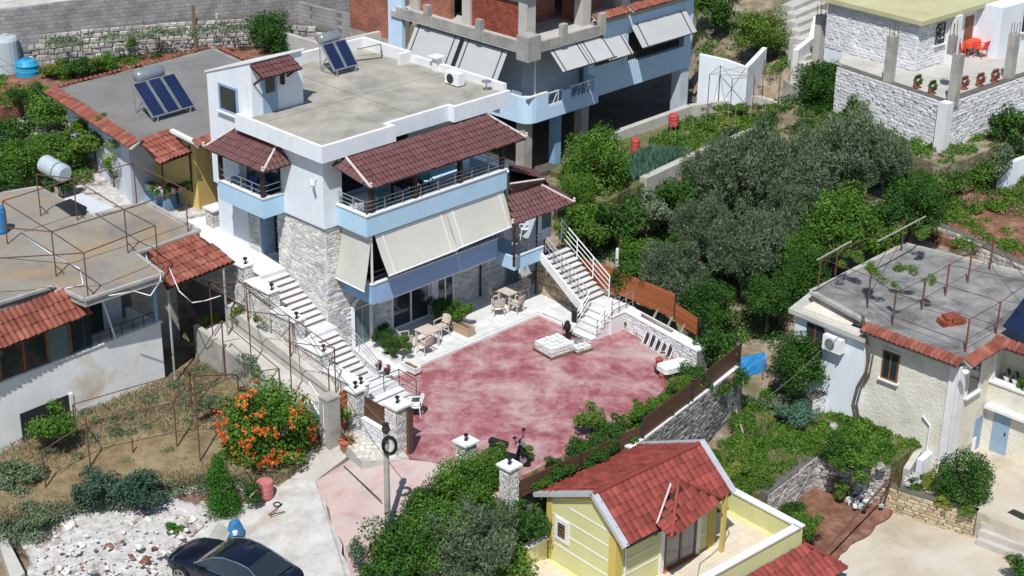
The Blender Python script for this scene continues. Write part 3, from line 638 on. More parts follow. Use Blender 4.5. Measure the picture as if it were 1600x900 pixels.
# long front balcony, upper
mb = MB(); mb.box(HM, .62, 7.95, -1.72, 1.6, 5.52, 5.75); mb.box(HM, .62, 7.95, -1.72, -1.58, 5.75, 6.33); mb.box(HM, .62, .76, -1.58, -.002, 5.75, 6.33); mb.box(HM, 7.81, 7.95, -1.58, .3, 5.75, 6.33)
fb = mb.build('balcony', M_blue, house)
mb = MB(); mb.box(HM, .58, 7.99, -1.76, -1.55, 6.33, 6.38); mb.box(HM, .58, .8, -1.55, -.004, 6.33, 6.38); mb.build('coping', M_cap, fb)
railing(house, [W(.69, -.1, 6.38), W(.69, -1.65, 6.38), W(7.88, -1.65, 6.38), W(7.88, .2, 6.38)], .5, (.35, .68), M_alu, .95)
for u in (1.0, 3.15, 5.5, 7.8): MB().box(HM, u-.08, u+.08, -1.66, -1.5, 6.38, 7.6).build('balcony_post', M_dwood, house)
MB().box(HM, 1.75, 3.4, 1.52, 1.61, 5.95, 8.0).build('balcony_door', M_glass, house)
MB().box(HM, 3.9, 5.6, 1.52, 1.61, 5.95, 8.0).build('balcony_door', M_glass, house)
aF, bF, cF, dF = W(.72, -1.9, 7.46), W(8.85, -1.9, 7.46), W(8.05, -.2, 8.30), W(.75, -.45, 8.27)
cn = canopy('canopy', aF, bF, cF, dF, [(W(.28, -.25, 8.05), aF, dF), (bF, W(8.95, -.05, 7.55), cF)])
MB().box(HM, .75, 8.6, -1.75, -1.62, 7.36, 7.46).build('eave_beam', M_dwood, cn)
for p, q in ((aF, dF), (bF, cF)): ridge(cn, p+Vector((0, 0, .07)), q+Vector((0, 0, .07)), M_ridge, .05)
# lower front balcony with awnings
mb = MB(); mb.box(HM, .92, 7.6, -1.58, .1, 2.62, 2.8); mb.box(HM, .92, 7.6, -1.58, -1.46, 2.8, 3.42); mb.box(HM, .92, 1.04, -1.46, .1, 2.8, 3.42); mb.box(HM, 7.48, 7.6, -1.46, .1, 2.8, 3.42)
lo = mb.build('balcony', mat('shaded_blue_render', [(.24, .40, .60), (.29, .45, .65)], 1, .85), house)  # balcony blue darkened, the awnings' shade put into the colour
mb = MB(); mb.box(HM, .89, 7.63, -1.61, -1.43, 3.42, 3.465); mb.box(HM, .89, 1.07, -1.43, .09, 3.42, 3.465); mb.build('coping', M_cap, lo)
mb = MB(); mb.box(HM, 1.3, 7.55, -1.56, -1.50, 2.55, 2.617); mb.build('drip_edge', M_cap, lo)
railing(house, [W(.98, 0, 3.465), W(.98, -1.5, 3.465), W(7.54, -1.5, 3.465)], .42, (.5,), M_dmet, .9)
MB().box(HM, 1.3, 8.8, .03, .13, 2.85, 5.3).build('window', M_dark, house)
def awning(a, b, c, d, m, ribs=2, name='awning'):
    """a,b top corners, c,d bottom corners (b above c)"""
    n = 7; vs = []; nr = (b-a).cross(d-a).normalized()
    if nr.z < 0: nr = -nr
    for j in range(n+1):
        t = j/n
        for i in range(n+1):
            p = a.lerp(b, i/n).lerp(d.lerp(c, i/n), t); sag = -.05*math.sin(t*3.14)*(.6+.4*math.sin(i*.9+a.x))
            vs.append(p+nr*sag)
    fs = [(j*(n+1)+i, j*(n+1)+i+1, (j+1)*(n+1)+i+1, (j+1)*(n+1)+i) for j in range(n) for i in range(n)]
    mb = MB(); mb.add(vs, fs); mb.add([v-nr*.012 for v in vs], [f[::-1] for f in fs])
    o = mb.build(name, m, house, smooth=True)
    MB().tube(d-nr*.01, c-nr*.01, .03, 6).build('awning_bar', M_pvc, o)
    MB().tube(a, b, .05, 6).build('roller', M_pvc, o)
    for k in range(ribs):
        t = .09 if k == 0 else .91
        mb = MB(); p0 = a.lerp(b, t); p1 = d.lerp(c, t); mb.bar(p0+nr*.02, p1+nr*.02, .03, .02); mb.build('arm', M_pvc, o)
    return o
awning(W(1.1, -1.62, 5.40), W(4.72, -1.62, 5.40), W(4.72, -2.3, 4.02), W(1.15, -2.3, 3.98), M_awn)
awning(W(4.73, -1.62, 5.41), W(7.86, -1.62, 5.42), W(7.86, -2.24, 4.10), W(4.73, -2.29, 4.04), M_awn)
awning(W(.88, .02, 5.36), W(.88, -1.62, 5.36), W(.46, -1.66, 3.34), W(.5, .12, 3.34), M_awn, 0)
for v in (-1.55,): MB().box(HM, .93, 1.0, v-.03, v+.03, 3.46, 5.5).build('awning_post', M_pvc, house)
# ground floor front: arch door, sliding doors, column
def arch_door():
    mb = MB(); n = 10; L = 1.27; Rr = .46; c = L+Rr; zb = .12; zs = 1.75
    o = [(c-Rr, zb)]+[(c-Rr*math.cos(math.pi*i/n), zs+Rr*math.sin(math.pi*i/n)) for i in range(n+1)]+[(c+Rr, zb)]
    vs = [W(u, .06, z) for u, z in o]+[W(u, .13, z) for u, z in o]; k = len(o)
    mb.add(vs, [tuple(range(k))]+[(i, (i+1) % k, k+(i+1) % k, k+i) for i in range(k)]); d = mb.build('arched_door', M_glassb, house)
    mb = MB()
    for i in range(k-1):
        (u, z), (u2, z2) = o[i], o[i+1]; mb.bar(W(u, .02, z), W(u2, .02, z2), .14, .09)
    mb.build('frame', M_cap, d)
    MB().box(HM, c-Rr, c+Rr, .03, .06, zs-.05, zs+.02).build('transom', M_alu, d)
    MB().box(HM, c+.0, c+.05, .03, .06, zb, zs-.05).build('stile', M_alu, d)
arch_door()
window(house, W(3.35, .14, .12), up2(A2)*2.05, 2.3, -up2(B2), M_pvc, M_glass, fw=.08, bars=1, name='sliding_door')
MB().box(HM, 5.42, 5.74, .0, .16, .1, 2.6).build('column', M_cap, house)
window(house, W(5.78, .14, .12), up2(A2)*.98, 2.3, -up2(B2), M_pvc, M_glass, fw=.08, bars=1, name='sliding_door')
window(house, W(9.75, .13, .12), up2(A2)*.8, 1.95, -up2(B2), M_alu, M_glassb, fw=.05, bars=0, name='door')
MB().tube(W(8.25, .06, .1), W(8.25, .06, 2.6), .045, 6).build('drainpipe', M_dmet, house)
MB().box(HM, 5.5, 5.66, -.1, .0, 2.0, 2.25).build('wall_lamp', M_black, house)
# left middle floor: recessed dark door
MB().box(HM, .82, .9, 3.1, 4.2, 3.05, 5.3).build('recessed_door', M_glass, house)
MB().box(HM, .14, .8, 4.2, 4.26, 3.05, 5.49).build('door_jamb', M_bluedoor, house)
MB().box(HM, .70, .83, 3.62, 3.70, 3.05, 5.3).build('door_stile', M_dmet, house)
# stone cladding
def arch_hole(m, z):  # along the front, offset .12
    u = m+.12; return 1.2 < u < 2.26 and z < 1.78+math.sqrt(max(0, .53**2-(u-1.73)**2))
W2 = lambda u, v: (W(u, v, 0).x, W(u, v, 0).y)
stones(house, W2(.12, 3.05), W2(.12, .12), (3.0, 1.3), 5.49, 'pale', .115, (.22, .42), .03, name='stone', limit=300)
stones(house, W2(.12, .117), W2(.93, .117), 2.75, 5.49, 'pale', .115, (.22, .42), .03, name='corner_stone', limit=150)
stones(house, W2(.12, .15), W2(3.3, .15), .1, 2.6, 'pale', .115, (.22, .42), .03, name='arch_stone', hole=arch_hole, limit=200)
stones(house, W2(6.8, .15), W2(9.7, .15), .1, 2.6, 'pale', .12, (.22, .42), .03, name='cladding_stone', limit=200)
stones(house, W2(.12, 4.95), W2(.12, 4.27), 3.2, 5.49, 'pale', .115, (.2, .36), .03, name='pier_stone', limit=60)
# right lower balcony, its canopy and wing
mb = MB(); mb.box(HM, 7.85, 9.55, -2.3, .02, 2.15, 2.4); mb.box(HM, 7.85, 9.55, -2.3, -2.18, 2.4, 2.72); mb.box(HM, 7.85, 7.97, -2.18, 0, 2.4, 2.72); rb = mb.build('balcony', M_blue, house)
mb = MB(); mb.box(HM, 7.82, 9.58, -2.33, -2.15, 2.72, 2.76); mb.build('coping', M_cap, rb)
railing(house, [W(7.9, -2.24, 2.76), W(9.5, -2.24, 2.76)], .55, (.35, .68), M_alu, .75)
mb = MB(); mb.box(HM, 8.2, 11.2, .3, 5.0, 2.45, 4.95); mb.box(HM, 10.1, 11.0, -1.35, .3, 2.46, 4.6); mb.build('wall', M_white, house)
MB().box(HM, 8.5, 9.8, .2, .31, 2.5, 4.4).build('door', M_dark, house)
gb = MB(); gb.box(HM, 10.42, 10.95, -1.38, -1.34, 2.95, 4.4); gb = gb.build('glass_block_window', M_glassb, house)
for i in range(3):
    for j in range(5): MB().box(HM, 10.44+.17*i, 10.59+.17*i, -1.42, -1.38, 2.98+.28*j, 3.23+.28*j).build('glass_block', M_glassb, gb)
aR, bR = P(801, 352, 4.5), P(897, 318, 4.5); cR, dR = P(846, 291, 5.25), P(793, 308, 5.25)
tipR = P(900, 316, 4.55)
cn = canopy('canopy', aR, bR, cR, dR, [(bR, P(868, 292, 4.7), cR)])
ridge(cn, bR+Vector((0, 0, .07)), cR+Vector((0, 0, .07)), M_ridge, .05)
r0, r1 = P(796, 289, 5.35), P(851, 281, 5.35); cn = canopy('canopy', P(795, 302, 5.0), P(858, 288, 5.0), r1, r0, [])
cn = canopy('canopy', P(838, 268, 5.0), P(795, 258, 5.3), r0, r1, [])
ridge(cn, r0+Vector((0, 0, .05)), r1+Vector((0, 0, .05)), M_ridge, .04)
for q in (P(804, 353, 4.45), ): MB().box(WF, q.x-.06, q.x+.06, q.y-.06, q.y+.06, 2.7, 4.45).build('balcony_post', M_dwood, house)
MB().tube(W(10.1, -1.38, .1), W(10.1, -1.38, 4.5), .04, 6).build('drainpipe', M_dmet, house)

for k, p in enumerate((aR, bR, aF, bF, aL, bL)):
    MB().lathe(p+Vector((0, 0, .08)), [(.05, 0), (.07, .04), (.05, .10), (.06, .16), (.02, .2)], 8).build('finial', M_ridge, house)
# ---- roof equipment
def solar_heater(name, label, base, ang, npan, pw, ph, tank_r, tank_l, tilt=38, grp='solar water heaters'):
    t = thing(name, label, 'solar heater', base, grp); f = Fr((base[0], base[1]), ang); zb = base[2]; Wd = npan*pw; ct, st = math.cos(math.radians(tilt)), math.sin(math.radians(tilt))
    for i in range(npan):
        x0 = -Wd/2+i*pw+.02; x1 = x0+pw-.04
        q = lambda x, s: f.w(x, -ph*ct/2+s*ct, zb+.25+s*st)
        pn = MB().slab([q(x0, 0), q(x1, 0), q(x1, ph), q(x0, ph)], .08).build('collector', M_alu, t)
        nrm = Vector((f.v.x*-st, f.v.y*-st, ct))
        MB().slab([q(x0+.05, .05)+nrm*.006, q(x1-.05, .05)+nrm*.006, q(x1-.05, ph-.05)+nrm*.006, q(x0+.05, ph-.05)+nrm*.006], .01).build('pane', M_pv, pn)
    zt = zb+.25+ph*st+.12; vt = ph*ct/2+.28
    tk = MB()
    n = 14; prof = [(0.0, 0), (tank_r*.8, .0), (tank_r, .06), (tank_r, tank_l-.06), (tank_r*.8, tank_l), (0.001, tank_l)]
    c = f.w(-tank_l/2, vt, zt); vs = []
    for r_, x in prof:
        for i in range(n):
            a = 6.2832*i/n; p = f.w(-tank_l/2+x, vt+r_*math.cos(a), zt+r_*math.sin(a)); vs.append(p)
    tk.add(vs, [(j*n+i, j*n+(i+1) % n, (j+1)*n+(i+1) % n, (j+1)*n+i) for j in range(len(prof)-1) for i in range(n)])
    tk.build('tank', M_greysteel, t, smooth=True)
    fm = MB()
    for x in (-Wd*.38, Wd*.38):
        fm.bar(f.w(x, -ph*ct/2, zb), f.w(x, -ph*ct/2, zb+.25), .04, .04); fm.bar(f.w(x, vt, zb), f.w(x, vt, zt-tank_r), .04, .04)
        fm.bar(f.w(x, -ph*ct/2, zb+.2), f.w(x, vt, zt-tank_r*.9), .04, .04); fm.bar(f.w(x, -ph*ct/2, zb+.03), f.w(x, vt, zb+.03), .04, .04)
    fm.bar(f.w(-Wd*.38, vt, zb+.1), f.w(Wd*.38, vt, zt-tank_r), .03, .03)
    fm.build('stand', M_alu, t)
    return t
M_greysteel = mat('tank_steel', [(.34, .38, .42), (.42, .46, .50)], 3, .28, metal=.6)
hb = P(532, 112, 8.95); solar_heater('solar_water_heater', 'two-panel solar water heater on the beige roof deck of the villa', (hb.x, hb.y, 8.95), 46, 2, .66, 1.25, .22, 1.05, 50)
mb = MB(); mb.tube(W(8.0, 7.4, 9.3), W(8.9, 6.9, 9.45), .02).tube(W(8.9, 6.9, 9.45), W(8.7, 6.6, 8.95), .02).tube(W(7.2, 7.2, 8.97), W(8.7, 6.6, 8.97), .02); tagm(mb.build('pipe', M_dmet), 'thin dark water pipe running over the roof behind the two-panel solar heater', 'pipe')
def ac_unit(name, label, fr, u0, v0, z0, wu, wv, h, face):
    t = thing(name, label, 'air conditioner', fr.w(u0, v0, z0), 'air conditioner outdoor units')
    MB().box(fr, u0, u0+wu, v0, v0+wv, z0+.05, z0+h).build('casing', M_pvc, t)
    fm = MB(); n = 16
    if face == 'u': c = fr.w(u0-.004, v0+wv*.6, z0+h*.52); ax = fr.v
    else: c = fr.w(u0+wu*.4, v0-.004, z0+h*.52); ax = fr.u
    X = Vector((ax.x, ax.y, 0)); r_ = h*.36; o3 = Vector((-fr.u.x, -fr.u.y, 0)) if face == 'u' else Vector((-fr.v.x, -fr.v.y, 0))
    vs = [c+X*math.cos(6.2832*i/n)*r_+Vector((0, 0, 1))*math.sin(6.2832*i/n)*r_ for i in range(n)]
    fm.add(vs+[v+o3*.015 for v in vs], [tuple(range(n)), tuple(range(n, 2*n))]+[(i, (i+1) % n, n+(i+1) % n, n+i) for i in range(n)]); fm.build('fan_grille', M_dmet, t)
    MB().box(fr, u0+.05, u0+wu-.05, v0+.05, v0+wv-.05, z0, z0+.05).build('foot', M_dmet, t)
    return t
q = HM.uv(716, 137, 8.95); ac_unit('air_conditioner', 'white air conditioner standing on the villa roof next to the right-hand parapet', HM, q[0], q[1], 8.94, .35, .8, .55, 'u')
mb = MB(); q = P(760, 141, 8.95); mb.lathe((q.x, q.y, 8.94), [(.03, 0), (.03, .35), (.2, .36), (.2, .4), (.02, .46)], 10); tagm(mb.build('roof_vent', M_alu), 'small capped metal vent at the right corner of the villa roof', 'vent')
# cctv
t = thing('security_camera', 'small white security camera on the villa corner wall', 'camera', W(0, .3, 7.4)); MB().bar(W(0, .35, 7.45), W(-.28, .35, 7.42), .03, .03).build('bracket', M_pvc, t); MB().bar(W(-.2, .45, 7.4), W(-.34, .2, 7.28), .09, .09).build('body', M_pvc, t)
# balcony furniture
def chair(name, label, loc, rz, m, grp=None, s=1.0):
    t = thing(name, label, 'chair', (0, 0, 0), grp)
    MB().box(WF, -.22*s, .22*s, -.21*s, .21*s, .42*s, .46*s).build('seat', m, t)
    b = MB(); n = 6
    for i in range(n):
        a0 = -1+2*i/n; a1 = -1+2*(i+1)/n
        f = lambda a, z: Vector((a*.22*s, (.21+.05*(1-a*a))*s+(z-.46*s)*.25, z))
        p = [f(a0, .5*s), f(a1, .5*s), f(a1, .86*s-.04*s*a1*a1), f(a0, .86*s-.04*s*a0*a0)]
        b.slab(p, .025)
    b.build('backrest', m, t)
    for x in (-1, 1):
        for y in (-1, 1): MB().tube((x*.19*s, y*.18*s, .43*s), (x*.23*s, y*.23*s, 0), .022, 6, .018).build('leg', m, t)
        MB().bar((x*.23*s, -.2*s, .65*s), (x*.23*s, .25*s, .67*s), .045, .03).build('armrest', m, t); MB().bar((x*.22*s, -.19*s, .43*s), (x*.23*s, -.2*s, .65*s), .035, .03).build('arm_support', m, t)
    t.location = loc; t.rotation_euler = (0, 0, rz); OFF[t.name] = Vector(loc); return t
def table(name, label, loc, rz, w, d, h, m, grp=None, m2=None):
    t = thing(name, label, 'table', (0, 0, 0), grp); MB().box(WF, -w/2, w/2, -d/2, d/2, h-.04, h).build('tabletop', m, t)
    for x in (-1, 1):
        for y in (-1, 1): MB().box(WF, x*(w/2-.06)-.035, x*(w/2-.06)+.035, y*(d/2-.06)-.035, y*(d/2-.06)+.035, 0, h-.04).build('leg', m2 or m, t)
    t.location = loc; t.rotation_euler = (0, 0, rz); return t
rzM = HM.a
M_teal = mat('teal_plastic', [(.03, .28, .30), (.05, .34, .36)], 3, .5); M_navy = mat('navy_fabric', [(.03, .05, .22), (.05, .08, .28)], 3, .8)
chair('balcony_chair', 'white armchair at the left end of the upper front balcony', W(1.05, -.65, 5.76), rzM+2.6, M_pvc)
table('balcony_table', 'white table beside the white armchair on the upper front balcony', W(1.75, -.3, 5.76), rzM, .8, .7, .7, M_pvc)
chair('balcony_chair', 'teal chair behind the upper balcony railing, near its left post', W(2.3, -.7, 5.76), rzM+.3, M_teal, s=1.12)
chair('balcony_chair', 'teal chair in the middle of the upper front balcony', W(4.7, -.5, 5.76), rzM-.5, M_teal, s=1.05)
table('balcony_table', 'dark table under the long maroon canopy of the upper balcony', W(3.9, -.3, 5.76), rzM, 1.1, .75, .72, M_dwood)
chair('balcony_chair', 'navy chair on the small side balcony, nearer the tower', W(-.6, 3.95, 5.66), rzM-1.57, M_navy, 'navy chairs on the side balcony', s=1.1)
chair('balcony_chair', 'navy chair on the small side balcony, nearer the roof corner', W(-.6, 3.2, 5.66), rzM-1.57, M_navy, 'navy chairs on the side balcony', s=1.1)
q = P(822, 372, 2.41); chair('balcony_chair', 'white plastic chair on the balcony beside the outdoor stair', (q.x, q.y, 2.41), rzM+.8, M_pvc, s=1.1)
# ================================================================ marble terrace in front of the villa
TZ = .10
def poly_uv(ps): return [(W(u, v, 0).x, W(u, v, 0).y) for u, v in ps]
tb = structure('terrace', MB().prism(poly_uv([(.0, .2), (.0, -2.75), (9.0, -2.72), (8.9, -5.9), (12.2, -5.9), (12.2, .2)]), -.3, TZ-.012), M_concw)
sl = mesh('paving_slab', [(x, y, z) for z in (0, .5) for x, y in ((-.5, -.5), (.5, -.5), (.5, .5), (-.5, .5))], [(4, 5, 6, 7), (0, 1, 5, 4), (1, 2, 6, 5), (2, 3, 7, 6), (3, 0, 4, 7)], M_marble)
OFF[tb.name] = Vector((0, 0, 0)); xf = []
def slabs(u0, u1, v0, v1, s, t=.6):
    nu = round((u1-u0)/s); nv = max(1, round((v1-v0)/t)); du = (u1-u0)/nu; dv = (v1-v0)/nv
    for i in range(nu):
        for j in range(nv):
            p = W(u0+(i+.5)*du, v0+(j+.5)*dv, TZ-.02)
            xf.append(Matrix.Translation(p) @ HM.rot() @ Matrix.Diagonal((du-.012, dv-.012, .04, 1)))
slabs(.02, 8.95, -2.72, .14, .6, .57); slabs(8.96, 12.1, -5.85, -.0, .62, .6)
pieces(tb, 'paving_slab', [sl], xf)
MB().box(HM, 0, 9.0, -2.86, -2.76, -.1, TZ+.002).build('edge_strip', M_cap, tb); MB().box(HM, 8.78, 8.89, -5.9, -2.87, -.1, TZ+.001).build('edge_strip', M_cap, tb)
q = P(866, 463, .12); d = MB().box(HM, *(lambda u, v: (u-.16, u+.16, v-.16, v+.16))(*HM.uv(864, 464, .1)), TZ, TZ+.012); tagm(d.build('floor_drain', M_dmet), 'small square drain cover in the white terrace near the wing door', 'drain', 'drain covers')
u_, v_ = HM.uv(904, 522, 0); d = MB()
for i in range(6): d.box(HM, u_-.32, u_+.32, v_-.3+i*.1, v_-.24+i*.1, .0, .02)
d.box(HM, u_-.34, u_+.34, v_-.33, v_+.33, -.02, .006); tagm(d.build('floor_drain', M_dmet), 'larger dark slotted drain grate in the red floor below the outdoor stair', 'drain', 'drain covers')
# ---- long flight on the left
st = thing('outdoor_stair', 'long white marble stair climbing along the stone side wall of the villa', 'stair', W(-.8, 0, 0))
M_riser = mat('shaded_riser', [(.22, .17, .165), (.30, .25, .24)], 2, .8)  # riser tone darkened to stand for the shadow under each tread nosing
def step(u0, u1, v0, v1, z, par, riser=.15, base=1.0):
    s = MB().box(HM, u0, u1, v0, v1, z-riser-base, z-.03).build('step', M_riser, par)
    MB().box(HM, u0-.0, u1, v0-.025, v1, z-.028, z).build('tread', M_marble, s)
zt = 3.05; n1 = 9; v = 2.62
MB().box(HM, -1.5, .1, 2.62, 4.2, 1.5, zt).build('landing', M_marble, st)
for i in range(n1): step(-1.5, .08, v-.262, v, zt-.145*(i+1), st); v -= .262
zm = zt-.145*n1
MB().box(HM, -1.5, .08, v-.75, v, .3, zm-.145).build('landing', M_marble, st); v -= .75; zm -= .145
for i in range(9): step(-1.5, -.05, v-.235, v, zm-.14*(i+1), st); v -= .235
zl = zm-.14*9-.0
MB().box(HM, -1.9, .35, v-1.15, v, -.3, zl-.05).build('landing', M_marble, st); vL = v-1.15
for i in range(3): step(-1.2, .3, vL-.3*(i+1), vL-.3*i, zl-.05-.09*(i+1), st, base=.3)
railing(st, [W(.0, -.75, zm+.05), W(.0, -2.9, zl+.1)], .62, (.4, .7), M_alu, 1.0, .02)
railing(st, [W(-1.25, vL-.05, zl), W(.25, vL-.05, zl), W(.3, vL-.95, .2)], .6, (.5,), M_dmet, .75, .018)
# stepped side wall with caps and lamps
sw = thing('stair_wall', 'stepped pale stone wall with white caps along the long villa stair', 'wall', W(-1.8, 0, -.3))
caps = [(6.2, 2.55, 3.72), (2.5, .95, 3.15), (.9, -.5, 2.45), (-.55, -2.05, 1.65), (-2.1, -4.15, 1.08)]
lampn = ['topmost', 'second highest', 'middle', 'second lowest', 'lowest']
def bollard(p, label):
    t = thing('garden_lamp', label, 'lamp', p, 'black lamps on the stone caps')
    MB().lathe(p, [(.07, 0), (.07, .02), (.03, .04), (.03, .16)], 8).build('stem', M_black, t); MB().lathe(p, [(.06, .16), (.085, .19), (.085, .24), (.02, .28)], 8).build('lamp_head', M_black, t); return t
for i, (va, vb, z) in enumerate(caps):
    b = MB().box(HM, -2.0, -1.52, vb, va, -.6, z).build('wall_block', M_mort, sw)
    MB().box(HM, -2.08, -1.46, vb-.05, va+.0, z, z+.06).build('cap', M_cap, b)
    stones(sw, W2(-2.0, va), W2(-2.0, vb), max(.1, z-1.6), z-.005, 'pale', .11, (.2, .38), .025, name='stone', limit=60)
    stones(sw, W2(-2.0, vb), W2(-1.52, vb), max(.2, z-.95), z-.005, 'pale', .11, (.18, .34), .025, name='stone', limit=40)
    bollard(W(-1.76, vb+.16, z+.06), 'black bollard lamp on the %s cap of the long stair wall' % lampn[i])
# concrete channel left of the stair
ch = thing('channel_wall', 'bare grey concrete wall below the stone blocks of the long stair', 'wall', W(-2.3, 0, 0))
mb = MB(); mb.prism(poly_uv([(-2.35, 3.4), (-2.02, 3.4), (-2.02, -4.3), (-2.35, -4.3)]), -.8, [2.05, 2.05, .4, .4]); mb.build('wall_face', M_concw, ch)
mb = MB(); mb.prism(poly_uv([(-3.5, 3.6), (-2.36, 3.6), (-2.36, -4.3), (-3.5, -4.3)]), -1, [1.25, 1.25, -.05, -.05]); structure('concrete_ledge', mb, M_concw)
le = thing('ledge_wall', 'low rough concrete wall edging the ledge above the dry garden', 'wall', W(-3.6, 0, 0))
mb = MB(); mb.prism(poly_uv([(-3.72, 3.6), (-3.502, 3.6), (-3.502, -4.6), (-3.72, -4.6)]), -1, [1.5, 1.5, .3, .3]); mb.build('wall_face', M_conc, le)
# left entrance: gate, concrete post, wood panels, stone pillars
g0, g1 = XY(492, 668, -.1), XY(508, 690, -.15)
gt = thing('metal_gate', 'light blue and white barred metal gate beside the concrete post', 'gate', (*g0, -.2))
pA, pB = Vector((*XY(486, 655, -.1), -.1)), Vector((*XY(508, 692, -.2), -.2))
fm = MB(); Zv = Vector((0, 0, 1))
for p in (pA, pB): fm.bar(p, p+Zv*1.55, .05, .05)
for z in (.05, .8, 1.5): fm.bar(pA+Zv*z, pB+Zv*z, .04, .04)
fm.build('gate_frame', M_pvc, gt); MB().bar(pA+Zv*.42, pB+Zv*.42, .02, .72).build('panel', M_bluecol, gt)
for i in range(7):
    p = pA.lerp(pB, (i+.5)/7); MB().bar(p+Zv*.8, p+Zv*1.5, .022, .022).build('bar', M_pvc, gt)
def pillar(name, label, px, py, z0, hgt, w, kind='pale', capm=M_cap, lamp=None, grp='stone gate pillars'):
    c = P(px, py, z0); t = thing(name, label, 'pillar', (c.x, c.y, z0), grp); f = Fr((c.x, c.y), 45.5); h = w/2
    MB().box(f, -h, h, -h, h, z0-.4, z0+hgt).build('core', M_mort, t)
    q = lambda u, v: (f.w(u, v, 0).x, f.w(u, v, 0).y)
    for a, b in (((-h, h), (-h, -h)), ((-h, -h), (h, -h)), ((h, -h), (h, h))): stones(t, q(*a), q(*b), z0-.1, z0+hgt-.005, kind, .105, (.18, .34), .022, limit=60)
    MB().box(f, -h-.09, h+.09, -h-.09, h+.09, z0+hgt, z0+hgt+.07).build('cap', capm, t)
    if lamp: bollard(f.w(0, 0, z0+hgt+.07), lamp)
    return f
cp = P(517, 690, -.25); t = thing('concrete_post', 'weathered concrete post between the blue gate and the orange wood panel', 'post', (cp.x, cp.y, -.3)); f_ = Fr((cp.x, cp.y), 45.5); MB().box(f_, -.28, .28, -.24, .24, -.8, 1.55).box(f_, -.3, .3, -.26, .26, 1.551, 1.61).build('shaft', M_conc, t)
pillar('gate_pillar', 'slim white stone pillar between the orange panel and the brown fence panel', 557, 668, -.1, 1.55, .42, lamp='black lamp on the slim pillar beside the orange wood panel')
pillar('gate_pillar', 'broad white stone pillar at the left side of the yard entrance', 622, 700, -.05, 1.75, .62, lamp='black lamp on the broad pillar left of the yard entrance')
pillar('gate_pillar', 'small white stone pillar half hidden by the bush, right of the yard entrance', 728, 732, -.1, 1.05, .5, lamp='black lamp on the pillar half hidden by the bush')
pillar('gate_pillar', 'white stone pillar next to the parked motorcycle', 795, 792, -.4, 1.6, .46, lamp='black lamp on the pillar next to the motorcycle')
def board_fence(name, label, pts, z0, z1, m, nb=8, grp=None, posts=True, cat='fence', pm=None):
    """pts list of (x,y); z0,z1 lists: horizontal boards, one object each"""
    t = thing(name, label, cat, (*pts[0], z0[0]), grp)
    for k in range(len(pts)-1):
        a, b = Vector((*pts[k], 0)), Vector((*pts[k+1], 0)); D = (b-a).normalized(); N = D.cross(Vector((0, 0, 1)))
        for i in range(nb):
            def zz(e, f): return z0[e]+(z1[e]-z0[e])*f
            f0, f1 = i/nb, (i+.86)/nb; o = R.uniform(-.006, .006)
            q = [a+Vector((0, 0, zz(k, f0)))+N*o, b+Vector((0, 0, zz(k+1, f0)))+N*o, b+Vector((0, 0, zz(k+1, f1)))+N*o, a+Vector((0, 0, zz(k, f1)))+N*o]
            MB().slab(q, .025).build('board', m, t)
        if posts:
            for e, p in ((k, a), (k+1, b)):
                p2 = p-N*.05; MB().bar(p2+Vector((0, 0, z0[e]-.1)), p2+Vector((0, 0, z1[e]+.04)), .06, .06).build('post', pm or M_dmet, t)
    return t
board_fence('wood_panel', 'short orange wooden panel between the concrete post and the slim stone pillar', [XY(527, 680, -.2), XY(546, 667, -.15)], [-.1, -.1], [1.45, 1.5], M_wood, 7, posts=False, cat='panel')
pw0, pw1 = XY(566, 680, -.05), XY(606, 704, -.05)
wl_ = thing('entrance_wall', 'low white stone wall under the brown wooden panel at the entrance', 'wall', (*pw0, -.3)); a, b = Vector(pw0), Vector(pw1); D = (b-a).normalized(); N = Vector((D.y, -D.x)); q = [a, b, b-N*.35, a-N*.35]
MB().prism([tuple(x) for x in q], -.8, .62).build('wall_core', M_mort, wl_); MB().prism([tuple(x) for x in (a+N*.04, b+N*.04, b-N*.38, a-N*.38)], .62, .67).build('cap', M_cap, wl_); stones(wl_, a, b, -.2, .61, 'white', .12, (.2, .4), .03)
board_fence('wood_panel', 'dark brown wooden panel on the low white stone wall left of the yard entrance', [tuple(a-N*.15), tuple(b-N*.15)], [.69, .69], [1.5, 1.5], M_woodb, 6, posts=False, cat='panel')
q0 = P(641, 708, 0); t = thing('gate_post', 'tall dark brown wooden gate post beside the broad stone pillar', 'post', (q0.x, q0.y, 0)); MB().box(Fr((q0.x, q0.y), 45.5), -.1, .1, -.07, .07, -.1, 1.75).build('shaft', M_woodb, t); MB().box(Fr((q0.x, q0.y), 45.5), -.11, .11, -.08, .08, 1.75, 1.77).build('cap', M_dmet, t)
pillar('terrace_pillar', 'short pale stone pillar standing alone on the white side terrace of the villa', 337, 352, 3.35, .75, .55, grp=None)
for k, pp_ in enumerate((((537, 728), (596, 783)),)):
    tagm(MB().bar(*(P(x, y, -.25 if k else -.42) for x, y in pp_), .03, .02).build('expansion_joint', M_dmet), ('long dark joint line crossing the faded pink entrance concrete', 'short joint line at the edge of the red yard, by the broad pillar')[k], 'joint')
